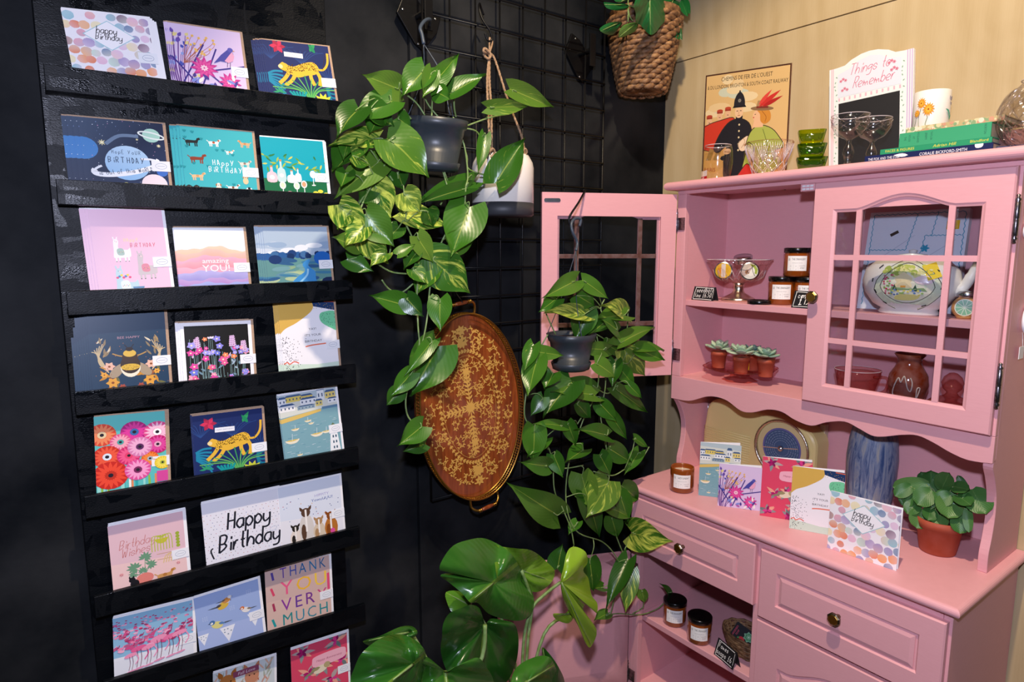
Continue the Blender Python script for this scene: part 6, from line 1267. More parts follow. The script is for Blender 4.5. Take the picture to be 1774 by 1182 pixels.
for s in (1, -1):
    for q in range(16):
        pts = []
        for j in range(12): t = .6+j*.17; p = q*2*pi/16+s*(t-.6)*.75; pts.append(V((cvx+(Rv+.0006)*sin(t)*cos(p), cc.y+(Rv+.0006)*sin(t)*sin(p), SEAT+.068-Rv*cos(t))))
        b.tube(pts, .0016, 4, caps=False)
b.build('cut_pattern', r)
# ------------------------------------------------------------------ wrapped labels
def wrap(c, r, z0, hgt, span, turn=0, lift=.0004):
    """maps sheet (x right, y up, width 1) on to a cylinder round c, facing the room"""
    ph = atan2(-c.y, -c.x)+turn
    return lambda x, y, d: V((c.x+(r+lift+d*4)*cos(ph+(x-.5)*span), c.y+(r+lift+d*4)*sin(ph+(x-.5)*span), c.z+z0+y*r*span))
def wrapart(b, a, f, mat, strips=10):
    """like to(), but cuts the base sheet into strips so that it bends"""
    base = a.items[0]; n = strips; b.mat(mat)
    for i in range(n):
        for (xa, xb) in ((i/n, (i+1)/n),): b.add([f(xa, 0, 0), f(xb, 0, 0), f(xb, a.h, 0), f(xa, a.h, 0)], [(0, 1, 2, 3)], True, a.bg)
    a.items = a.items[1:]; a.to(b, f, mat, 1e-5)
def jar_label(title, code):
    a = Art(.78, 1, '#f4f2ee'); g = '#b9b4b0'
    a.txt(title, .58, .56, .15, '#2a2724', sx=.62); a.txt(code, .09, .54, .17, '#2a2724', sx=.6)
    a.line([(.03, .49), (.97, .49)], .008, g, False); a.line([(.03, .34), (.97, .34)], .008, g, False); a.line([(.33, .03), (.33, .34)], .008, g, False); a.line([(.56, .03), (.56, .34)], .008, g, False); a.line([(.03, .18), (.56, .18)], .008, g, False)
    a.txt('scented soy wax candle with', .5, .4, .055, '#8a8580', sx=.8); a.txt('EUCALYPTUS', .77, .24, .07, '#8a8580', sx=.7); a.txt('STREET', .77, .12, .09, '#8a8580', sx=.8)
    for x in (.18, .45): a.txt('20', x, .22, .08, g); a.txt('cl', x, .07, .08, g)
    return a
def jar(px, v, x, z, label, title='THE ORANGERY', code='03', lid=True, s=1., turn=0, group='amber jar candles'):
    c = Px(px, v, x); c = V((x, c.y, z)); t = thing('candle_jar', label, 'candle', tuple(c), group=group); r, h = .0365*s, .077*s
    MB().mat('amber_glass').lathe([(0, .001), (r-.003, 0), (r, .004), (r, h-.012), (r-.004, h-.004), (r-.004, h), (r-.006, h), (r-.006, h-.012), (0, h-.012)] if lid else [(0, .001), (r-.003, 0), (r, .004), (r, h-.006), (r-.001, h), (r-.003, h), (r-.004, h-.006), (r-.004, h-.016), (0, h-.016)], 44, c).build('glass', t)
    if lid: MB().mat('lid_black').lathe([(r-.003, h-.009), (r+.0012, h-.008), (r+.0015, h+.004), (r, h+.006), (r-.004, h+.0065), (0, h+.006)], 44, c).build('lid', t)
    else:
        MB().mat('wax').lathe([(r-.0042, h-.016), (r-.006, h-.014), (0, h-.0145)], 36, c).build('wax', t); MB().mat('wax').tube([c+V((0, 0, h-.015)), c+V((.001, 0, h-.004))], .0008, 5).build('wick', t)
    b = MB(); wrapart(b, jar_label(title, code), wrap(c, r, .017*s, 0, 1.5, turn), 'print_matt'); b.build('label', t); return c, h
def tent(pBL, pBR, x, z, hgt, lines, label, size=.22, yaw=None, dep=.03):
    """folded chalkboard price card"""
    a_, b_ = Px(*pBL, x), Px(*pBR, x); w_ = abs(a_.y-b_.y); t = MB().mat('chalk_black'); y1 = a_.y; o = V((x, y1, z))
    if yaw: rot = Matrix.Rotation(yaw, 3, 'Z')
    else: rot = Matrix.Identity(3)
    F = lambda yy, zz, d: o+rot @ V((dep*.5*zz/hgt-d, -yy, zz)); F2 = lambda yy, zz, d: o+rot @ V((dep-dep*.5*zz/hgt+d, -yy, zz))
    for G in (F, F2): t.prism([(0, 0), (w_, 0), (w_, hgt), (0, hgt)], -.0012, 0, G)
    a = Art(hgt/w_, 1, '#17171a'); q = hgt/w_; a.line([(.06, .1*q), (.1, .85*q), (.14, .93*q), (.9, .9*q)], .022, '#eceae6'); a.line([(.06, .07*q), (.5, .09*q), (.92, .07*q)], .022, '#eceae6'); a.line([(.92, .85*q), (.94, .2*q)], .014, '#eceae6')
    for s_, x_, y_ in lines: a.hand(s_, x_, y_*q, .2, '#f2f0ec', .17, .12, 2, 1.25, fit=(.78 if len(s_) > 5 else .5))
    a.to(t, lambda x_, y_, d: F(x_*w_, y_*w_, .0004+d*2), 'print_matt'); o_ = t.build('price_card', loc=tuple(o)); tag(o_, label, 'price card'); return o_
SZ = 1.3904; BZ = HZ0+.0003
# ------------------------------------------------------------------ middle shelf, open side
tent((1198, 514), (1235, 517), 1.738, SZ, .043, [('seedball', .16, .58), ('tins £6.50', .12, .2)], 'small black chalk card reading seedball tins, left end of the shelf')
r, c = vessel('comport', 'fluted glass bowl on a silver foot holding seedball tins', 'bowl', 1279, 510, 1.825, [(r_*1.36, z_*1.12) for r_, z_ in [(0, .052), (.012, .05), (.03, .052), (.05, .06), (.055, .07), (.061, .095), (.072, .116), (.071, .1172), (.0705, .116)]], 'blush_glass', SZ, 72, lambda t, z: 1+(.05*cos(8*t) if z > .09 else .012*cos(24*t)), build='glass_bowl')
MB().mat('silver').lathe([(r_*1.25, z_*1.12) for r_, z_ in [(0, 0), (.040, 0), (.042, .003), (.040, .007), (.034, .011), (.028, .014), (.016, .022), (.0125, .030), (.012, .044), (.016, .05), (0, .052)]], 48, c, fn=lambda t, z: 1+.015*cos(24*t)*(z < .012)).build('silver_foot', r)
def tin(p, face, art, label):
    """round screw tin, its printed lid turned along face"""
    t = thing('seedball_tin', label, 'tin', tuple(p), group='seedball tins in the glass bowl'); q = V(face).normalized().to_track_quat('Z', 'Y').to_matrix().to_4x4()
    MB().mat('steel').lathe([(0, -.011), (.026, -.011), (.0275, -.009), (.0275, .0), (.0285, .001), (.0285, .009), (.027, .0105), (0, .0105)], 36, p, q).build('body', t)
    if art: b = MB(); a = art; a.to(b, lambda x, y, d: V(p)+(q @ V(((x-.5)*.05, (y-.5)*.05, .0107+d*3))), 'print_gloss'); b.build('lid_print', t)
def disc(cols, seed):
    a = Art(1, 1); a.items = []; a.circ(.5, .5, .48, cols[0], 30); random.seed(seed)
    return a
zc_ = SZ+.096; cam2 = lambda p: (CAM-V(p))
pt = V((1.775, Px(1254, 458, 1.775).y, zc_)); a = disc(['#efc51c'], 1); a.circ(.3, .5, .14, '#e8a21c', 12, .2); a.circ(.72, .55, .12, '#e2b818', 12, .2); a.rect(.38, .08, .26, .84, '#e9e6e0'); a.txt('seedball', .5, .47, .09, '#56524c', rot=90); tin(pt, cam2(pt)+V((0, .2, 0)), a, 'yellow-labelled seedball tin standing left in the glass bowl')
pt = V((1.79, Px(1299, 458, 1.79).y, zc_)); a = disc(['#ddd8cc'], 2); a.poly([(.5, .95), (.8, .86), (.96, .6), (.9, .3), (.7, .4), (.6, .7)], '#9fb04a'); a.circ(.55, .5, .24, '#efeadc', 16, .3); a.circ(.35, .45, .14, '#b8946a', 12); a.circ(.36, .45, .06, '#5a4638', 8); a.line([(.62, .9), (.66, .5), (.8, .2)], .03, '#3a3430'); tin(pt, cam2(pt)+V((0, -.4, .0)), a, 'green and cream seedball tin standing right in the glass bowl')
pt = V((1.825, Px(1288, 440, 1.825).y, SZ+.132)); tin(pt, V((-.3, -.1, 1)), None, 'plain steel seedball tin lying on top of the others')
cl = Px(1309, 520, 1.738); t = MB().mat('lid_black').lathe([(0, 0), (.033, 0), (.0345, .002), (.0345, .010), (.033, .0115), (.029, .0115), (.029, .003), (0, .003)], 44, (1.758, cl.y, SZ)).build('jar_lid', loc=(1.758, cl.y, SZ)); tag(t, 'loose black jar lid lying on the shelf edge by the candles', 'lid')
c1, h1 = jar(1354, 500, 1.80, SZ, 'amber candle jar with black lid, lower left of the three stacked')
c2, h2 = jar(1399, 500, 1.825, SZ, 'amber candle jar partly hidden behind the cupboard door, lower right', turn=0)
c3 = Px(1380, 430, 1.812); jar(1382, 440, 1.812, SZ+h1+.007, 'amber candle jar with black lid standing on top of the other two')
tent((1371, 525), (1413, 527), 1.726, SZ, .047, [('candles', .2, .58), ('£15', .28, .2)], 'black chalk price card for candles beside the brass knob', .24)
# ------------------------------------------------------------------ bottom shelf, open side
cp = Px(1282, 640, 1.805); r = thing('cake_stand', 'pink pressed-glass footed plate carrying four small succulents', 'plate', (1.805, cp.y, BZ)); f10 = lambda t, z: 1+.03*cos(8*t+.3)*(z > .02)
pz = .030; MB().mat('pink_glass').lathe([(0, pz), (.05, pz), (.085, pz+.003), (.108, pz+.009), (.113, pz+.013), (.112, pz+.0145), (.1105, pz+.012)], 64, (1.805, cp.y, BZ), fn=f10).build('plate', r)
MB().mat('pink_glass').lathe([(.052, 0), (.048, .002), (.03, .012), (.03, .02), (.04, pz-.005), (.0395, pz-.001)], 48, (1.805, cp.y, BZ), fn=lambda t, z: 1+.06*cos(6*t)*(z < .01)).build('foot', r)
def succulent(px, v, x, label, seed, R0=.034, tiltv=(0, 0), tagc=False, n=15, col=None):
    random.seed(seed); c = V((x, Px(px, v, x).y, BZ+pz+.0005)); t = thing('potted_succulent', label, 'succulent', tuple(c), group='succulents on the pink plate'); hh = .054
    MB().mat('terracotta').lathe([(0, .001), (.0195, 0), (.020, .002), (.0235, hh-.013), (.0255, hh-.013), (.026, hh), (.0245, hh), (.022, hh-.006), (0, hh-.006)], 30, c).build('pot', t); MB().mat('soil').lathe([(0, hh-.005), (.022, hh-.005)], 20, c).build('soil', t)
    lb = MB().mat('succulent_leaf'); top = c+V((tiltv[0], tiltv[1], hh+.008)); k = 0
    for ring, (cnt, el, L) in enumerate(((7, .12, R0), (6, .5, R0*.85), (4, .95, R0*.6), (3, 1.3, R0*.4))):
        for q in range(cnt):
            a_ = 2*pi*(q+.5*ring)/cnt+rnd(-.15, .15); e_ = el+rnd(-.12, .12); d = V((cos(a_)*cos(e_), sin(a_)*cos(e_), sin(e_))); s_ = V((-sin(a_), cos(a_), 0)); n_ = d.cross(s_); Lq = L*rnd(.9, 1.1); vs = []
            prof = ((0, .18), (.25, .5), (.55, 1), (.8, .85), (.95, .4), (1, .05))
            for tt, w2 in prof:
                for m in range(8): g = 2*pi*m/8; vs.append(top+d*(Lq*tt)+s_*(cos(g)*w2*Lq*.33)+n_*(sin(g)*w2*Lq*.085-Lq*.16*tt*tt*(-1)))
            lb.add(vs, [(i*8+j, i*8+(j+1) % 8, (i+1)*8+(j+1) % 8, (i+1)*8+j) for i in range(5) for j in range(8)]+[tuple(range(40, 48))], True, ((col or .55)+rnd(-.25, .3), 0, 0, 1))
    lb.build('rosette', t)
    if tagc: MB().mat('yellow_tag').box((c.x-.027, c.y-.008, c.z+.004), (c.x-.0265, c.y+.004, c.z+.03)).build('price_tag', t)
succulent(1245, 625, 1.80, 'small succulent with upright pale leaves, left pot on the pink plate', 3, .046)
succulent(1284, 630, 1.765, 'largest pale star succulent, front pot on the pink plate', 4, .052)
succulent(1327, 630, 1.785, 'low flat succulent, right pot on the pink plate', 5, .045, col=.35)
succulent(1303, 620, 1.845, 'dark succulent at the back with a yellow price tag', 6, .036, tagc=True, col=.05)
# ------------------------------------------------------------------ behind the glazed door
f, w_, h_, BL = board('n', '', '', (1509, 369), (1682, 360), (1485, 523), 1.925, 1.85, SZ, .012, None, None); hr = h_/w_; cb = MB().mat('cloth_white').prism([(0, 0), (1, 0), (1, hr), (0, hr)], -.018, 0, f); a = Art(hr, 1, '#e2e8f1'); BLU = '#3fa0c0'
def wavy(x0, y0, x1, y1, n=9, amp=.012): a.line([(x0+(x1-x0)*k/n/2+(amp if k % 2 else 0)*(abs(y1-y0) > abs(x1-x0)), y0+(y1-y0)*k/n/2+(amp if k % 2 else 0)*(abs(x1-x0) >= abs(y1-y0))) for k in range(2*n+1)], .008, BLU, False)
wavy(.04, .05, .04, hr-.04, 16); wavy(.04, hr-.04, .96, hr-.04, 16); wavy(.04, hr*.6, .42, hr*.6); wavy(.42, hr*.6, .5, hr-.04); wavy(.6, hr*.74, .95, hr*.74); wavy(.96, .1, .96, hr-.04, 16); wavy(.6, hr*.74, .55, hr*.4, 6); wavy(.7, hr*.98, .66, hr*.74, 5)
a.flower(.4, hr*.5, .06, 9, '#2f86b8', '#e8d8c0', .5); a.flower(.62, hr*.62, .05, 6, BLU, BLU); a.flower(.8, hr*.45, .04, 6, BLU, BLU)
for q in range(7): a.leaf(.45, hr*.46, .1, .03, q*50, '#2a8ab0')
a.rect(.26, hr*.74, .09, .035, '#4a4038', 30); a.rect(.8, hr*.8, .12, .1, '#e8b82a'); a.line([(.0, hr*.4), (.5, hr*.75)], .004, '#a8b4c8', False); a.line([(.6, hr*.5), (.9, hr*.7)], .004, '#a8b4c8', False)
a.to(cb, f, 'print_gloss'); o = cb.build('tablecloth_set', loc=tuple(BL)); tag(o, 'packet of pale blue scalloped table linen behind the glazed door', 'linen')
tc_ = Px(1574, 530, 1.785); root = thing('teapot', 'cream lustre teapot painted with a cottage garden inside a horseshoe', 'teapot', (1.785, tc_.y, SZ)); th = lambda t, z: 1
pr = [(r_*1.62, z_*1.36) for r_, z_ in [(0, .003), (.042, 0), (.044, .003), (.040, .010), (.052, .018), (.066, .040), (.070, .060), (.066, .082), (.052, .098), (.03, .106), (.0, .108)]]
sm_ = Matrix.Diagonal((.62, 1, 1, 1)); MB().mat('white_ceramic').lathe(pr, 48, (1.785, tc_.y, SZ), sm_).build('body', root)
ce = V((1.785, tc_.y, SZ)); MB().mat('white_ceramic').lathe([(0, .144), (.03, .145), (.032, .149), (.008, .153), (.01, .160), (0, .163)], 24, ce).build('lid', root)
MB().mat('white_ceramic').tube(spline([ce+V((0, -.095, .06)), ce+V((-.0, -.118, .075)), ce+V((0, -.132, .105)), ce+V((0, -.148, .15))], 5), [.015]*5+[.012]*5+[.010]*6, 10).build('spout', root)
MB().mat('white_ceramic').tube(spline([ce+V((.03, .07, .12)), ce+V((.03, .115, .12)), ce+V((.03, .118, .075)), ce+V((.03, .085, .05))], 5), .005, 8).build('handle', root)
a = Art(.95, 1); a.items = []; hs = [(.5+.46*cos(t)*(1 if sin(t) < 0 else .92-.25*sin(t)), .44+.46*sin(t)*1.05) for t in [2*pi*q/36 for q in range(36)]]; a.poly(hs, '#dfe6c8'); a.line(hs+hs[:1], .012, '#3a3a3a', False)
inn = [(.5+(x-.5)*.74, .5+(y-.44)*.74) for x, y in hs]; a.poly(inn, '#f1ead2'); random.seed(3)
for q in range(40): a.circ(.5+rnd(-.3, .3), .62+rnd(.0, .18), rnd(.02, .05), random.choice(['#c8cf6a', '#a8b85a', '#e8e09a']), 8)
for q in range(30): a.circ(.26+rnd(-.05, .08), rnd(.3, .65), .016, random.choice(['#d86a8a', '#8fae5a', '#c8405a']), 6)
a.poly([(.36, .42), (.56, .42), (.56, .6), (.46, .7), (.36, .6)], '#f0dcae'); a.rect(.43, .42, .06, .13, '#d89a4a'); a.circ(.7, .56, .12, '#f4d8d8', 14, .08); a.poly([(.3, .36), (.75, .36), (.7, .42), (.32, .43)], '#8fa878')
for x in (.36, .6): a.poly([(x-.035, .36), (x+.035, .36), (x, .48)], '#3f5a4a')
for q in range(24): a.circ(rnd(.3, .72), rnd(.28, .4), .018, random.choice(['#6a8ac0', '#e088a8', '#9ab86a', '#e8d870']), 6)
a.blob([(.35, .2), (.6, .2), (.66, .28), (.42, .3)], '#e6da8a'); a.line(inn+inn[:1], .01, '#5a5a52', False)
for x, y, q in ((.1, .75, 70), (.05, .5, 90), (.1, .3, 110), (.2, .12, 150), (.75, .08, 20), (.93, .4, 80), (.9, .72, 110)): a.rect(x, y, .07, .022, '#2a2a2c', q)
b = MB(); zz_ = lambda y: .012+y*.137
def tp(x, y, d):
    z = zz_(y); R1 = 0
    for (ra, za), (rb_, zb_) in zip(pr[3:], pr[4:]):
        if za <= z <= zb_: R1 = ra+(rb_-ra)*(z-za)/(zb_-za)
    R1 = R1 or .04; an = (x-.40)*1.72; return V((ce.x-(R1*.62)*cos(an)-.0012-d*3, ce.y-R1*sin(an)+.012*0, ce.z+z))
a2 = Art(1, 1); a2.items = []
def sub(q, n=1):
    c = (sum(p[0] for p in q)/len(q), sum(p[1] for p in q)/len(q), q[0][2]); return [[q[i], q[(i+1) % len(q)], c] for i in range(len(q))]
its = []
for q, k_ in a.items:
    big = max(p[0] for p in q)-min(p[0] for p in q) > .15
    if not big: its.append((q, k_)); continue
    c = (sum(p[0] for p in q)/len(q), sum(p[1] for p in q)/len(q), q[0][2]); R4 = 4
    for i in range(len(q)):
        p0, p1 = q[i], q[(i+1) % len(q)]; l = lambda p, t: (c[0]+(p[0]-c[0])*t, c[1]+(p[1]-c[1])*t, p[2])
        for j in range(R4): its.append(([l(p0, j/R4), l(p0, (j+1)/R4), l(p1, (j+1)/R4), l(p1, j/R4)] if j else [c, l(p0, 1/R4), l(p1, 1/R4)], k_))
a.items = its; a.to(b, tp, 'print_gloss', 5e-6); b.build('painted_scene', root)
b = MB(); p_ = ce+V((-.052, -.066, .11)); b.mat('yellow_tag').box((-.0005, -.015, -.019), (.0005, .015, .019), Matrix.Translation(p_) @ Matrix.Rotation(.55, 4, 'Z') @ Matrix.Rotation(-.35, 4, 'X') @ Matrix.Rotation(.3, 4, 'Y')); b.build('price_sticker', root)
oc = Px(1671, 535, 1.765); root = thing('citrus_ornament', 'green and orange citrus-slice ceramic jar at the right of the shelf', 'ornament', (1.765, oc.y, SZ)); q_ = V((1.765, oc.y, SZ+.026)); fm = (CAM-q_).normalized().to_track_quat('Z', 'Y').to_matrix().to_4x4()
MB().mat('citrus_peel').lathe([(0, -.018), (.018, -.016), (.026, -.004), (.0265, .004), (.022, .009), (0, .010)], 32, q_, fm).build('body', root)
a = Art(1, 1); a.items = []; a.circ(.5, .5, .5, '#e9e2c8', 28); a.circ(.5, .5, .45, '#7fb88a', 28)
for q in range(10): a.line([(.5, .5), (.5+.45*cos(q*pi/5), .5+.45*sin(q*pi/5))], .035, '#dfe6c8', False)
b = MB(); a.to(b, lambda x, y, d: q_+(fm @ V(((x-.5)*.04, (y-.5)*.04, .0104+d*3))), 'print_gloss'); b.build('slice_print', root)
MB().mat('steel').lathe([(0, .046), (.012, .046), (.02, .05), (.022, .058), (.018, .064), (0, .066)], 28, (1.775, oc.y, SZ)).build('lid', root)
MB().mat('citrus_peel').lathe([(0, 0), (.016, 0), (.018, .006), (0, .008)], 24, (1.768, oc.y, SZ)).build('base_ring', root)
# pink glass jug, brown vase, lidded glass
jc = Px(1484, 668, 1.80); root = thing('glass_jug', 'pink glass bowl with a square side handle behind the lower panes', 'jug', (1.80, jc.y, BZ)); J = V((1.80, jc.y, BZ))
MB().mat('pink_glass').lathe([(0, .004), (.03, .003), (.034, 0), (.036, .004), (.046, .04), (.058, .09), (.0565, .0905), (.056, .089)], 48, J, fn=lambda t, z: 1+.012*cos(6*t)).build('body', root)
MB().mat('pink_glass').tube(spline([J+V((-.02, -.052, .078)), J+V((-.024, -.088, .08)), J+V((-.024, -.082, .045)), J+V((-.018, -.042, .03))], 5), .0045, 6).build('handle', root)
vessel('vase', 'glossy brown vase with white squiggles behind the lower panes', 'vase', 1572, 675, 1.795, [(r_, z_*1.36) for r_, z_ in [(0, .001), (.026, 0), (.028, .004), (.040, .03), (.0465, .052), (.044, .07), (.033, .084), (.027, .094), (.028, .102), (.036, .11), (.034, .111), (.025, .1), (.024, .09), (0, .09)]], 'brown_glaze', BZ)
vo = [o for o in COL.objects if o.name == 'vase'][0]; b = MB().mat('print_matt'); b.c = C('#c9b8ae'); vcc = V((1.795, Px(1572, 675, 1.795).y, BZ)); ph0 = atan2(-vcc.y, -vcc.x)
def vr(z):
    pr_ = [(.028, .004), (.040, .03), (.0465, .052), (.044, .07), (.033, .084)]
    for (ra, za), (rb_, zb_) in zip(pr_, pr_[1:]):
        if za <= z <= zb_: return ra+(rb_-ra)*(z-za)/(zb_-za)
    return .03
vr0 = vr
vr = lambda z: vr0(z/1.36)
for path in ([(-.7, .05), (-.5, .068), (-.35, .06), (-.2, .072), (0, .05), (.15, .045), (.2, .06), (.1, .07)], [(-.8, .02), (-.4, .028), (-.2, .018), (.2, .022), (.5, .03), (.6, .05), (.45, .05), (.5, .028)], [(-.7, .05), (-.85, .035), (-.6, .02)]):
    pp = [(a_, z*1.36) for a_, z in sp2(path, 6)]; b.tube([vcc+V(((vr(z)+.0008)*cos(ph0+a_), (vr(z)+.0008)*sin(ph0+a_), z)) for a_, z in pp], .0016, 5)
b.build('squiggle', vo)
r, c = vessel('lidded_glass', 'pink pressed-glass lidded dish with a finial behind the lower right panes', 'dish', 1648, 690, 1.79, [(0, .0), (.045, 0), (.064, .020), (.065, .026), (.063, .026)], 'pink_glass', BZ, 40, lambda t, z: 1+.03*cos(12*t), build='dish')
MB().mat('pink_glass').lathe([(.064, .0275), (.045, .046), (.016, .060), (.011, .068), (.020, .078), (.024, .092), (.019, .106), (.008, .116), (0, .118)], 32, c, fn=lambda t, z: 1+.03*cos(12*t)).build('lid', r)
# ------------------------------------------------------------------ things on the worktop
WZ = CZ+.0004
cc_, _ = jar(1181, 845, 1.60, WZ, 'lidless amber candle jar at the left end of the worktop', 'LAZY SUNDAY', '02', False, 1., group=None)
def standing(key, pBL, uTR, w_, h_, open_, label):
    """open greeting card: front leaf from its lower left corner, fold on the left"""
    bl = Pz(*pBL, WZ); best = min((abs(proj(bl+V((w_*cos(R(t)), w_*sin(R(t)), h_)))[0]-uTR), t) for t in [x*.25 for x in range(-480, -200)]); t = R(best[1])
    card = card_mesh(key, w_, h_).build('greeting_card', loc=(0, 0, 0)); card.location = bl; card.rotation_euler = (0, 0, t); tag(card, label, 'greeting_card', 'greeting cards standing on the worktop')
    b = MB().mat('white_paper'); m = Matrix.Rotation(R(open_), 4, 'Z'); b.box((0, .0008, 0), (w_, .0014, h_), m); b.build('back_leaf', card, world=False); return card
standing('harbour', (1210, 858), 1294, .118, .170, 14, 'open greeting card with the harbour village, nearest the candle on the worktop')
standing('bird', (1243, 876), 1330, .118, .130, 10, 'open lilac bird and flowers card, second from left on the worktop')
standing('robin', (1316, 893), 1415, .128, .175, 9, 'open red card with a small bird, middle of five on the worktop')
standing('yay', (1367, 915), 1469, .126, .176, 10, 'open mustard and green birthday card, fourth from left on the worktop')
standing('dots', (1433, 949), 1562, .160, .152, 4, 'square watercolour dots card standing nearest the worktop corner')
# radio
rz = WZ; RX = 1.845; root = thing('radio', 'cream vintage radio with a round blue dial at the back of the worktop', 'radio', (1.88, Px(1312, 800, RX).y, rz))
yL, yR = 1.354, Px(1412, 800, RX).y; H_ = Px(1260, 695, RX).z-rz; W_ = yL-yR
ol = [(0, 0), (W_, 0), (W_, H_*.5)]+[(W_-.055+.055*cos(t), H_*.86-.055+.055*sin(t)) for t in [pi/2*q/8 for q in range(9)]]+[(W_*.66, H_*.90), (W_*.4, H_*.97)]+[(.065+.055*cos(t), H_-.05+.05*sin(t)) for t in [pi/2+pi/2*q/8 for q in range(9)]]+[(0, H_*.5)]
W_ = yL-yR; fr = lambda a_, c, d: V((RX+d, yL-a_-(0.02*c/H_ if a_ > 1 else 0), rz+c)); sc_ = lambda i: [(W_/2+(x-W_/2)*(1-i/W_*2), H_/2+(y-H_/2)*(1-i/H_*2)) for x, y in ol]
b = MB().mat('radio_cream'); N = len(ol); seq = [(sc_(0), .075), (sc_(0), .012), (sc_(.003), .005), (sc_(.008), .001), (sc_(.016), 0)]
for (pa, xa), (pb, xb) in zip(seq, seq[1:]): b.add([fr(x, y, xa) for x, y in pa]+[fr(x, y, xb) for x, y in pb], [(i, (i+1) % N, N+(i+1) % N, N+i) for i in range(N)], True)
b.add([fr(x, y, 0) for x, y in seq[-1][0]], [tuple(range(N))], False); b.add([fr(x, y, .075) for x, y in ol], [tuple(range(N))], False); b.build('case', root)
b = MB().mat('radio_cream')
for q in range(17): z = .02+q*.0078; b.tube([fr(.004, z, .006), fr(.012, z, .0), fr(.05, z, -.001), fr(W_*.46, z, -.001)], .0022, 6)
b.build('grille_ribs', root)
dc = Px(1354, 777, RX-.003); mt = Matrix.Rotation(-pi/2, 4, 'Y'); kx = .090
MB().mat('silver').lathe([(kx, 0), (kx+.002, .006), (kx-.001, .010), (kx-.006, .006), (kx-.007, 0)], 60, dc, mt).build('dial_bezel', root)
a = Art(1, 1); a.items = []; a.circ(.5, .5, .46, '#d9c690', 40); a.circ(.5, .5, .36, '#6f6aa0', 40); a.circ(.5, .5, .33, '#4f6484', 40)
for rr in (.3, .26, .22, .18, .14):
    for q in range(26): a.line([(.5+rr*cos(t), .5+rr*sin(t)) for t in (q*2*pi/26, q*2*pi/26+.1, q*2*pi/26+.17)], .008, '#93a2b8', False)
a.line([(.12, .44), (.5, .5)], .012, '#e0b08a', False); a.line([(.5, .5), (.8, .56)], .012, '#e0b08a', False)
b = MB(); a.to(b, lambda x, y, d: V((RX-.0035-d, dc.y-(x-.5)*.178, dc.z+(y-.5)*.178)), 'print_gloss'); b.build('dial', root)
MB().mat('steel').lathe([(.009, 0), (.009, .008), (.007, .011), (0, .013)], 24, (RX-.004, dc.y, dc.z), mt).build('tuning_knob', root)
MB().mat('black_plastic').prism([(.03, H_-.004), (.11, H_-.004), (.105, H_+.012), (.05, H_+.014), (.034, H_+.008)], .02, .05, fr).build('carry_handle', root, bevel=.002)
MB().mat('steel').tube([fr(-.006, H_*.5, .03), fr(-.003, H_*.96, .03)], .0016, 6).build('aerial_bracket', root)
# blue vase, peperomia
vcx = 1.855; r, c = vessel('blue_vase', 'tall stoneware vase with streaky blue brushwork at the back of the worktop', 'vase', 1507, 845, vcx, [(0, .002), (.045, 0), (.048, .005), (.057, .06), (.063, .12), (.065, .175), (.061, .225), (.053, .265), (.045, .292), (.042, .303), (.038, .303), (.04, .29), (0, .285)], 'blue_vase_glaze', WZ)
pc_ = Pz(1622, 955, WZ); pc_ = V((pc_.x+.005, pc_.y, WZ)); root = thing('potted_peperomia', 'round-leaved green plant in a terracotta pot at the right of the worktop', 'potted plant', tuple(pc_)); ph_ = .088
MB().mat('terracotta').lathe([(0, .002), (.038, 0), (.040, .003), (.049, ph_-.022), (.052, ph_-.022), (.053, ph_), (.050, ph_), (.048, ph_-.01), (0, ph_-.01)], 48, pc_).build('pot', root); MB().mat('soil').lathe([(0, ph_-.009), (.049, ph_-.009)], 24, pc_).build('soil', root)
lb, sb = MB().mat('peperomia_leaf'), MB().mat('vine_green'); random.seed(15); ZB = lambda x, y: (1080+x/2.556, 640+y/2.556)
for (bx, by), (tx, ty), w2, ti in (((1440, 600), (1440, 660), 52, .75), ((1320, 630), (1300, 705), 44, .7), ((1405, 650), (1405, 705), 32, .7), ((1490, 650), (1490, 728), 38, .5), ((1525, 620), (1528, 722), 20, .6), ((1350, 550), (1300, 600), 44, .55), ((1340, 510), (1190, 520), 36, .65), ((1290, 545), (1230, 600), 38, .4), ((1360, 520), (1365, 450), 44, .2), ((1410, 530), (1440, 460), 40, .3), ((1560, 560), (1605, 640), 56, .55), ((1520, 540), (1480, 470), 18, .1), ((1500, 590), (1560, 580), 36, .4), ((1430, 560), (1440, 640), 50, .6), ((1340, 560), (1370, 620), 40, .45),
    ((1270, 520), (1200, 560), 30, .5), ((1300, 590), (1255, 640), 34, .45), ((1460, 520), (1530, 530), 30, .3), ((1380, 560), (1330, 480), 36, .3), ((1480, 560), (1540, 600), 36, .35), ((1360, 620), (1350, 670), 30, .4), ((1450, 560), (1380, 590), 34, .5), ((1330, 480), (1318, 455), 26, .1)):
    dx = -abs(rnd(0, .04))*(1 if ty > by else -.6); bs = Px(*ZB(bx, by), pc_.x+dx*.6); tp_ = Px(*ZB(tx, ty), pc_.x+dx-.012); heart_leaf(lb, tp_+(bs-tp_).normalized()*max((bs-tp_).length*1.1, w2/2.556*3.4/FPX), tp_, w2/2.556*2.0, ti, 0, .2, .12, rnd(-.3, .3), 'round'); sb.tube(spline([pc_+V((rnd(-.02, .02), rnd(-.02, .02), ph_-.01)), (pc_+bs)/2+V((0, 0, .06)), bs], 4), .0014, 5)
lb.build('foliage', root); sb.build('stems', root)
# little wooden peg block behind the apron
yb = Px(1428, 742, 1.925); o = MB().mat('page_cream').box((1.915, yb.y-.008, WZ), (1.935, yb.y+.008, yb.z+.012)).build('wooden_stick', loc=(1.925, yb.y, WZ)); tag(o, 'narrow pale wooden stick behind the radio and blue vase', 'stick')
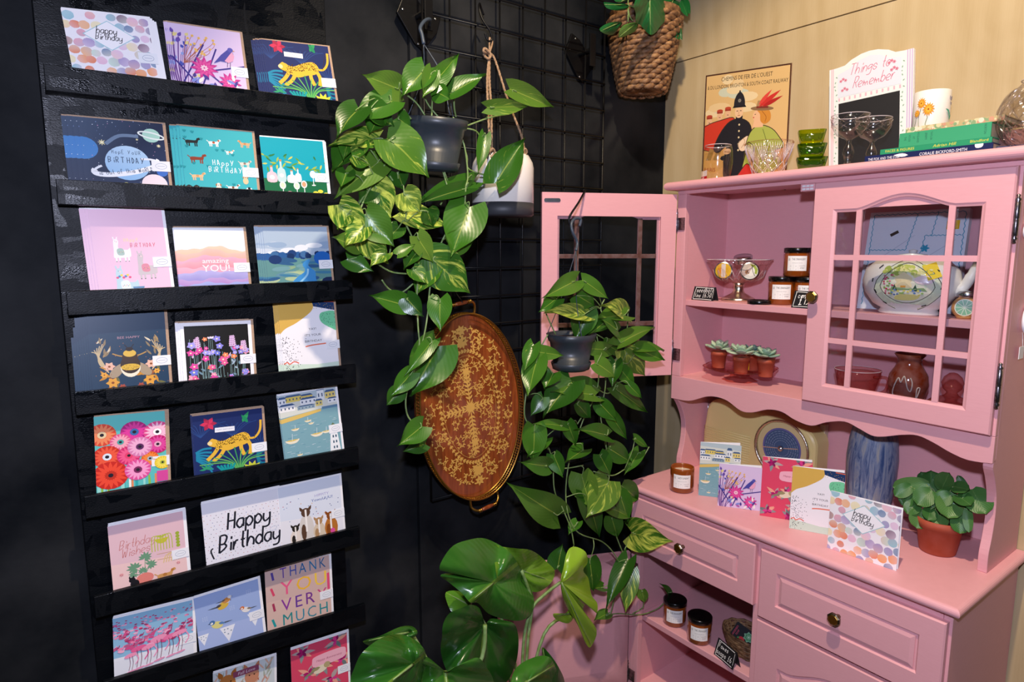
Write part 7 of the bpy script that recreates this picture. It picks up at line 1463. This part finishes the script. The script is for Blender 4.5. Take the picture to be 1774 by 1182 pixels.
# ------------------------------------------------------------------ open lower cupboard
LZ_ = .3353
jar(1168, 1085, 1.615, LZ_, 'amber candle jar with black lid at the back left of the lower shelf', s=1., turn=0, group='candle jars in the lower cupboard')
jar(1211, 1105, 1.60, LZ_, 'amber candle jar with black lid at the front of the lower shelf', turn=0, group='candle jars in the lower cupboard')
bk = Pz(1290, 1140, LZ_); bk = V((1.665, bk.y, LZ_)); bk.y = Px(1296, 1130, 1.665).y; root = thing('wicker_basket', 'oval wicker basket of soaps on the lower cupboard shelf', 'basket', tuple(bk)); b = MB().mat('woven_basket')
for q in range(9):
    z = .004+q*.0075; rr = .055+.022*(q/8)**.7
    b.tube([bk+V((rr*.75*cos(t), rr*1.05*sin(t), z+.002*sin(12*t+q*pi))) for t in [2*pi*j/48 for j in range(48)]], .0045, 6, True)
for q in range(24): t = 2*pi*q/24; b.tube([bk+V((.05*.75*cos(t), .05*1.05*sin(t), .003)), bk+V((.066*.75*cos(t), .066*1.05*sin(t), .035)), bk+V((.077*.75*cos(t), .077*1.05*sin(t), .068))], .003, 5)
b.lathe([(0, .003), (.05, .003)], 24, bk, Matrix.Diagonal((.75, 1.05, 1, 1))); b.build('weave', root)
q_ = bk+V((-.01, .012, .05)); fm = Matrix.Translation(q_) @ (CAM-q_+V((0, 0, 1.0))).normalized().to_track_quat('Z', 'Y').to_matrix().to_4x4() @ Matrix.Rotation(R(62), 4, 'Z')
b = MB().mat('chalk_black').box((-.028, -.036, -.016), (.028, .036, 0), fm); a = Art(1.28, 1, '#1f1d22'); a.txt("GARDENER'S", .5, 1.1, .14, '#d8506a', sx=.8); a.txt('SOAP', .5, .95, .14, '#d8506a', sx=.9); a.circ(.28, .66, .17, '#c8323a', 14); a.flower(.28, .83, .08, 5, '#4a8a4a', '#4a8a4a')
for rr in (.3, .22, .14): a.flower(.62, .4, rr, 7, '#7fb08a' if rr != .22 else '#4a8a5c', '#dfe8d0', .8, rr*99)
a.circ(.9, .1, .12, '#c8323a', 12); a.to(b, lambda x, y, d: fm @ V(((x-.5)*.056, (y-.64)*.056, .0003+d*3)), 'print_matt'); o = b.build('soap_box', loc=tuple(q_)); tag(o, 'dark soap box with a cabbage and tomato leaning in the wicker basket', 'box')
o = MB().mat('kraft_paper').box((bk.x-.0, bk.y-.05, LZ_+.006), (bk.x+.03, bk.y-.012, LZ_+.062)).mat('chalk_black').box((bk.x+.0, bk.y-.045, LZ_+.0625), (bk.x+.028, bk.y-.016, LZ_+.085)).build('soap_bottle', loc=(bk.x, bk.y-.03, LZ_)); tag(o, 'small black-capped bottle at the back of the wicker basket', 'bottle')
tent((1236, 1147), (1277, 1166), 1.575, LZ_, .050, [('Fames', .14, .58), ('soaps £6', .1, .2)], 'black chalk price card for soaps at the front of the lower shelf', .2, yaw=R(-14))
# ------------------------------------------------------------------ paper goods hanging on the right side of the hutch
sy = HY0-.004
for i, (u, v, w2, hh, nm, lb_) in enumerate(((1771, 400, .012, .026, 'white_ornament', 'white round ornament hanging high on the right side of the hutch'), (1770, 555, .014, .05, 'white_ornament', 'white curved paper ornament hanging midway on the right side of the hutch'))):
    p = P(u, v, 1, sy); o = MB().mat('white_paper').tube([p+V((.026+w2*1.6*cos(t), -.004, hh*.55*sin(t))) for t in [2*pi*q/28 for q in range(28)]], .005, 8, True).tube([p+V((.026, -.004, hh*.5)), p+V((.026, .003, hh*.5+.02))], .0008, 5).build(nm, loc=tuple(p)); tag(o, lb_, 'ornament')
p = P(1763, 612, 1, sy); o = MB().mat('white_paper').box(p+V((0, -.003, -.014)), p+V((.03, -.002, .014))).tube([p+V((.02, -.0025, .014)), p+V((.03, .003, .045))], .0006, 5).build('paper_tag', loc=tuple(p)); tag(o, 'white paper price tag hanging at the right side of the hutch', 'tag')

def rim_glint(name, rows):  # pale rings paint a highlight along each glass rim
    for o in [x for x in COL.objects if x.get('label') and x.name.split('.')[0] == name]:
        b = MB().mat('glass_edge'); l = o.location; sc = .93 if o.name == 'coupe_glass.001' else 1
        for r_, z, rad, fn in [(a_*sc, z_*sc, c_, f_) for a_, z_, c_, f_ in rows]: b.tube([(l.x+r_*fn(t)*cos(t), l.y+r_*fn(t)*sin(t), l.z+z) for t in [2*pi*q/72 for q in range(72)]], rad, 5, True)
        b.build('rim', o)
one = lambda t: 1
rim_glint('crystal_vase', [(.036, .142, .0012, one)])
rim_glint('glass_tumbler', [(.0393, .108, .0009, one), (.035, .001, .0010, one)])
rim_glint('coupe_glass', [(.0450, .1262, .0007, one), (.033, .001, .0007, one)])
rim_glint('glass_jug', [(.0573, .0905, .0009, one)])
o = [x for x in COL.objects if x.name == 'glass_bowl' and x.get('label')][0]; l = o.location; b = MB().mat('glass_edge'); prb = [(.04, .004), (.05, .035), (.062, .07), (.068, .094)]  # bowl's fan cuts drawn in the painted highlight tone
def rb_(z):
    for (ra, za), (rc, zc2) in zip(prb, prb[1:]):
        if za <= z <= zc2: return ra+(rc-ra)*(z-za)/(zc2-za)
    return .04
for q in range(11):
    for da in (-.26, -.15, -.05, .05, .15, .26):
        b.tube([(l.x+(rb_(z)+.0012)*cos(q*2*pi/11+da*k_), l.y+(rb_(z)+.0012)*sin(q*2*pi/11+da*k_), l.z+z) for z, k_ in ((.038, .1), (.055, .45), (.07, .75), (.088, 1.05))], [.0002, .0007, .0008, .0003], 4)
    for sg in (1, -1): b.tube([(l.x+(rb_(z)+.0012)*cos(q*2*pi/11+sg*d_), l.y+(rb_(z)+.0012)*sin(q*2*pi/11+sg*d_), l.z+z) for z, d_ in ((.006, .0), (.022, .28), (.038, .0))], .0006, 4)
b.build('cut_pattern', o)
o = [x for x in COL.objects if x.name == 'comport'][0]; l = o.location
MB().mat('glass_edge').tube([(l.x+.0972*(1+.05*cos(8*t))*cos(t), l.y+.0972*(1+.05*cos(8*t))*sin(t), l.z+.1308) for t in [2*pi*q/96 for q in range(96)]], .0010, 5, True).build('rim', o)  # comport rim highlight painted as a pale tube
b = MB().mat('glass_edge')  # comport cuts in the same painted highlight tone
for q in range(20):
    for sg in (1, -1): b.tube([(l.x+r_*cos(q*pi/10+sg*d_), l.y+r_*sin(q*pi/10+sg*d_), l.z+z) for r_, z, d_ in ((.058, .064, 0), (.073, .076, .12), (.081, .098, .0))], .0006, 4)
b.build('cut_pattern', o)
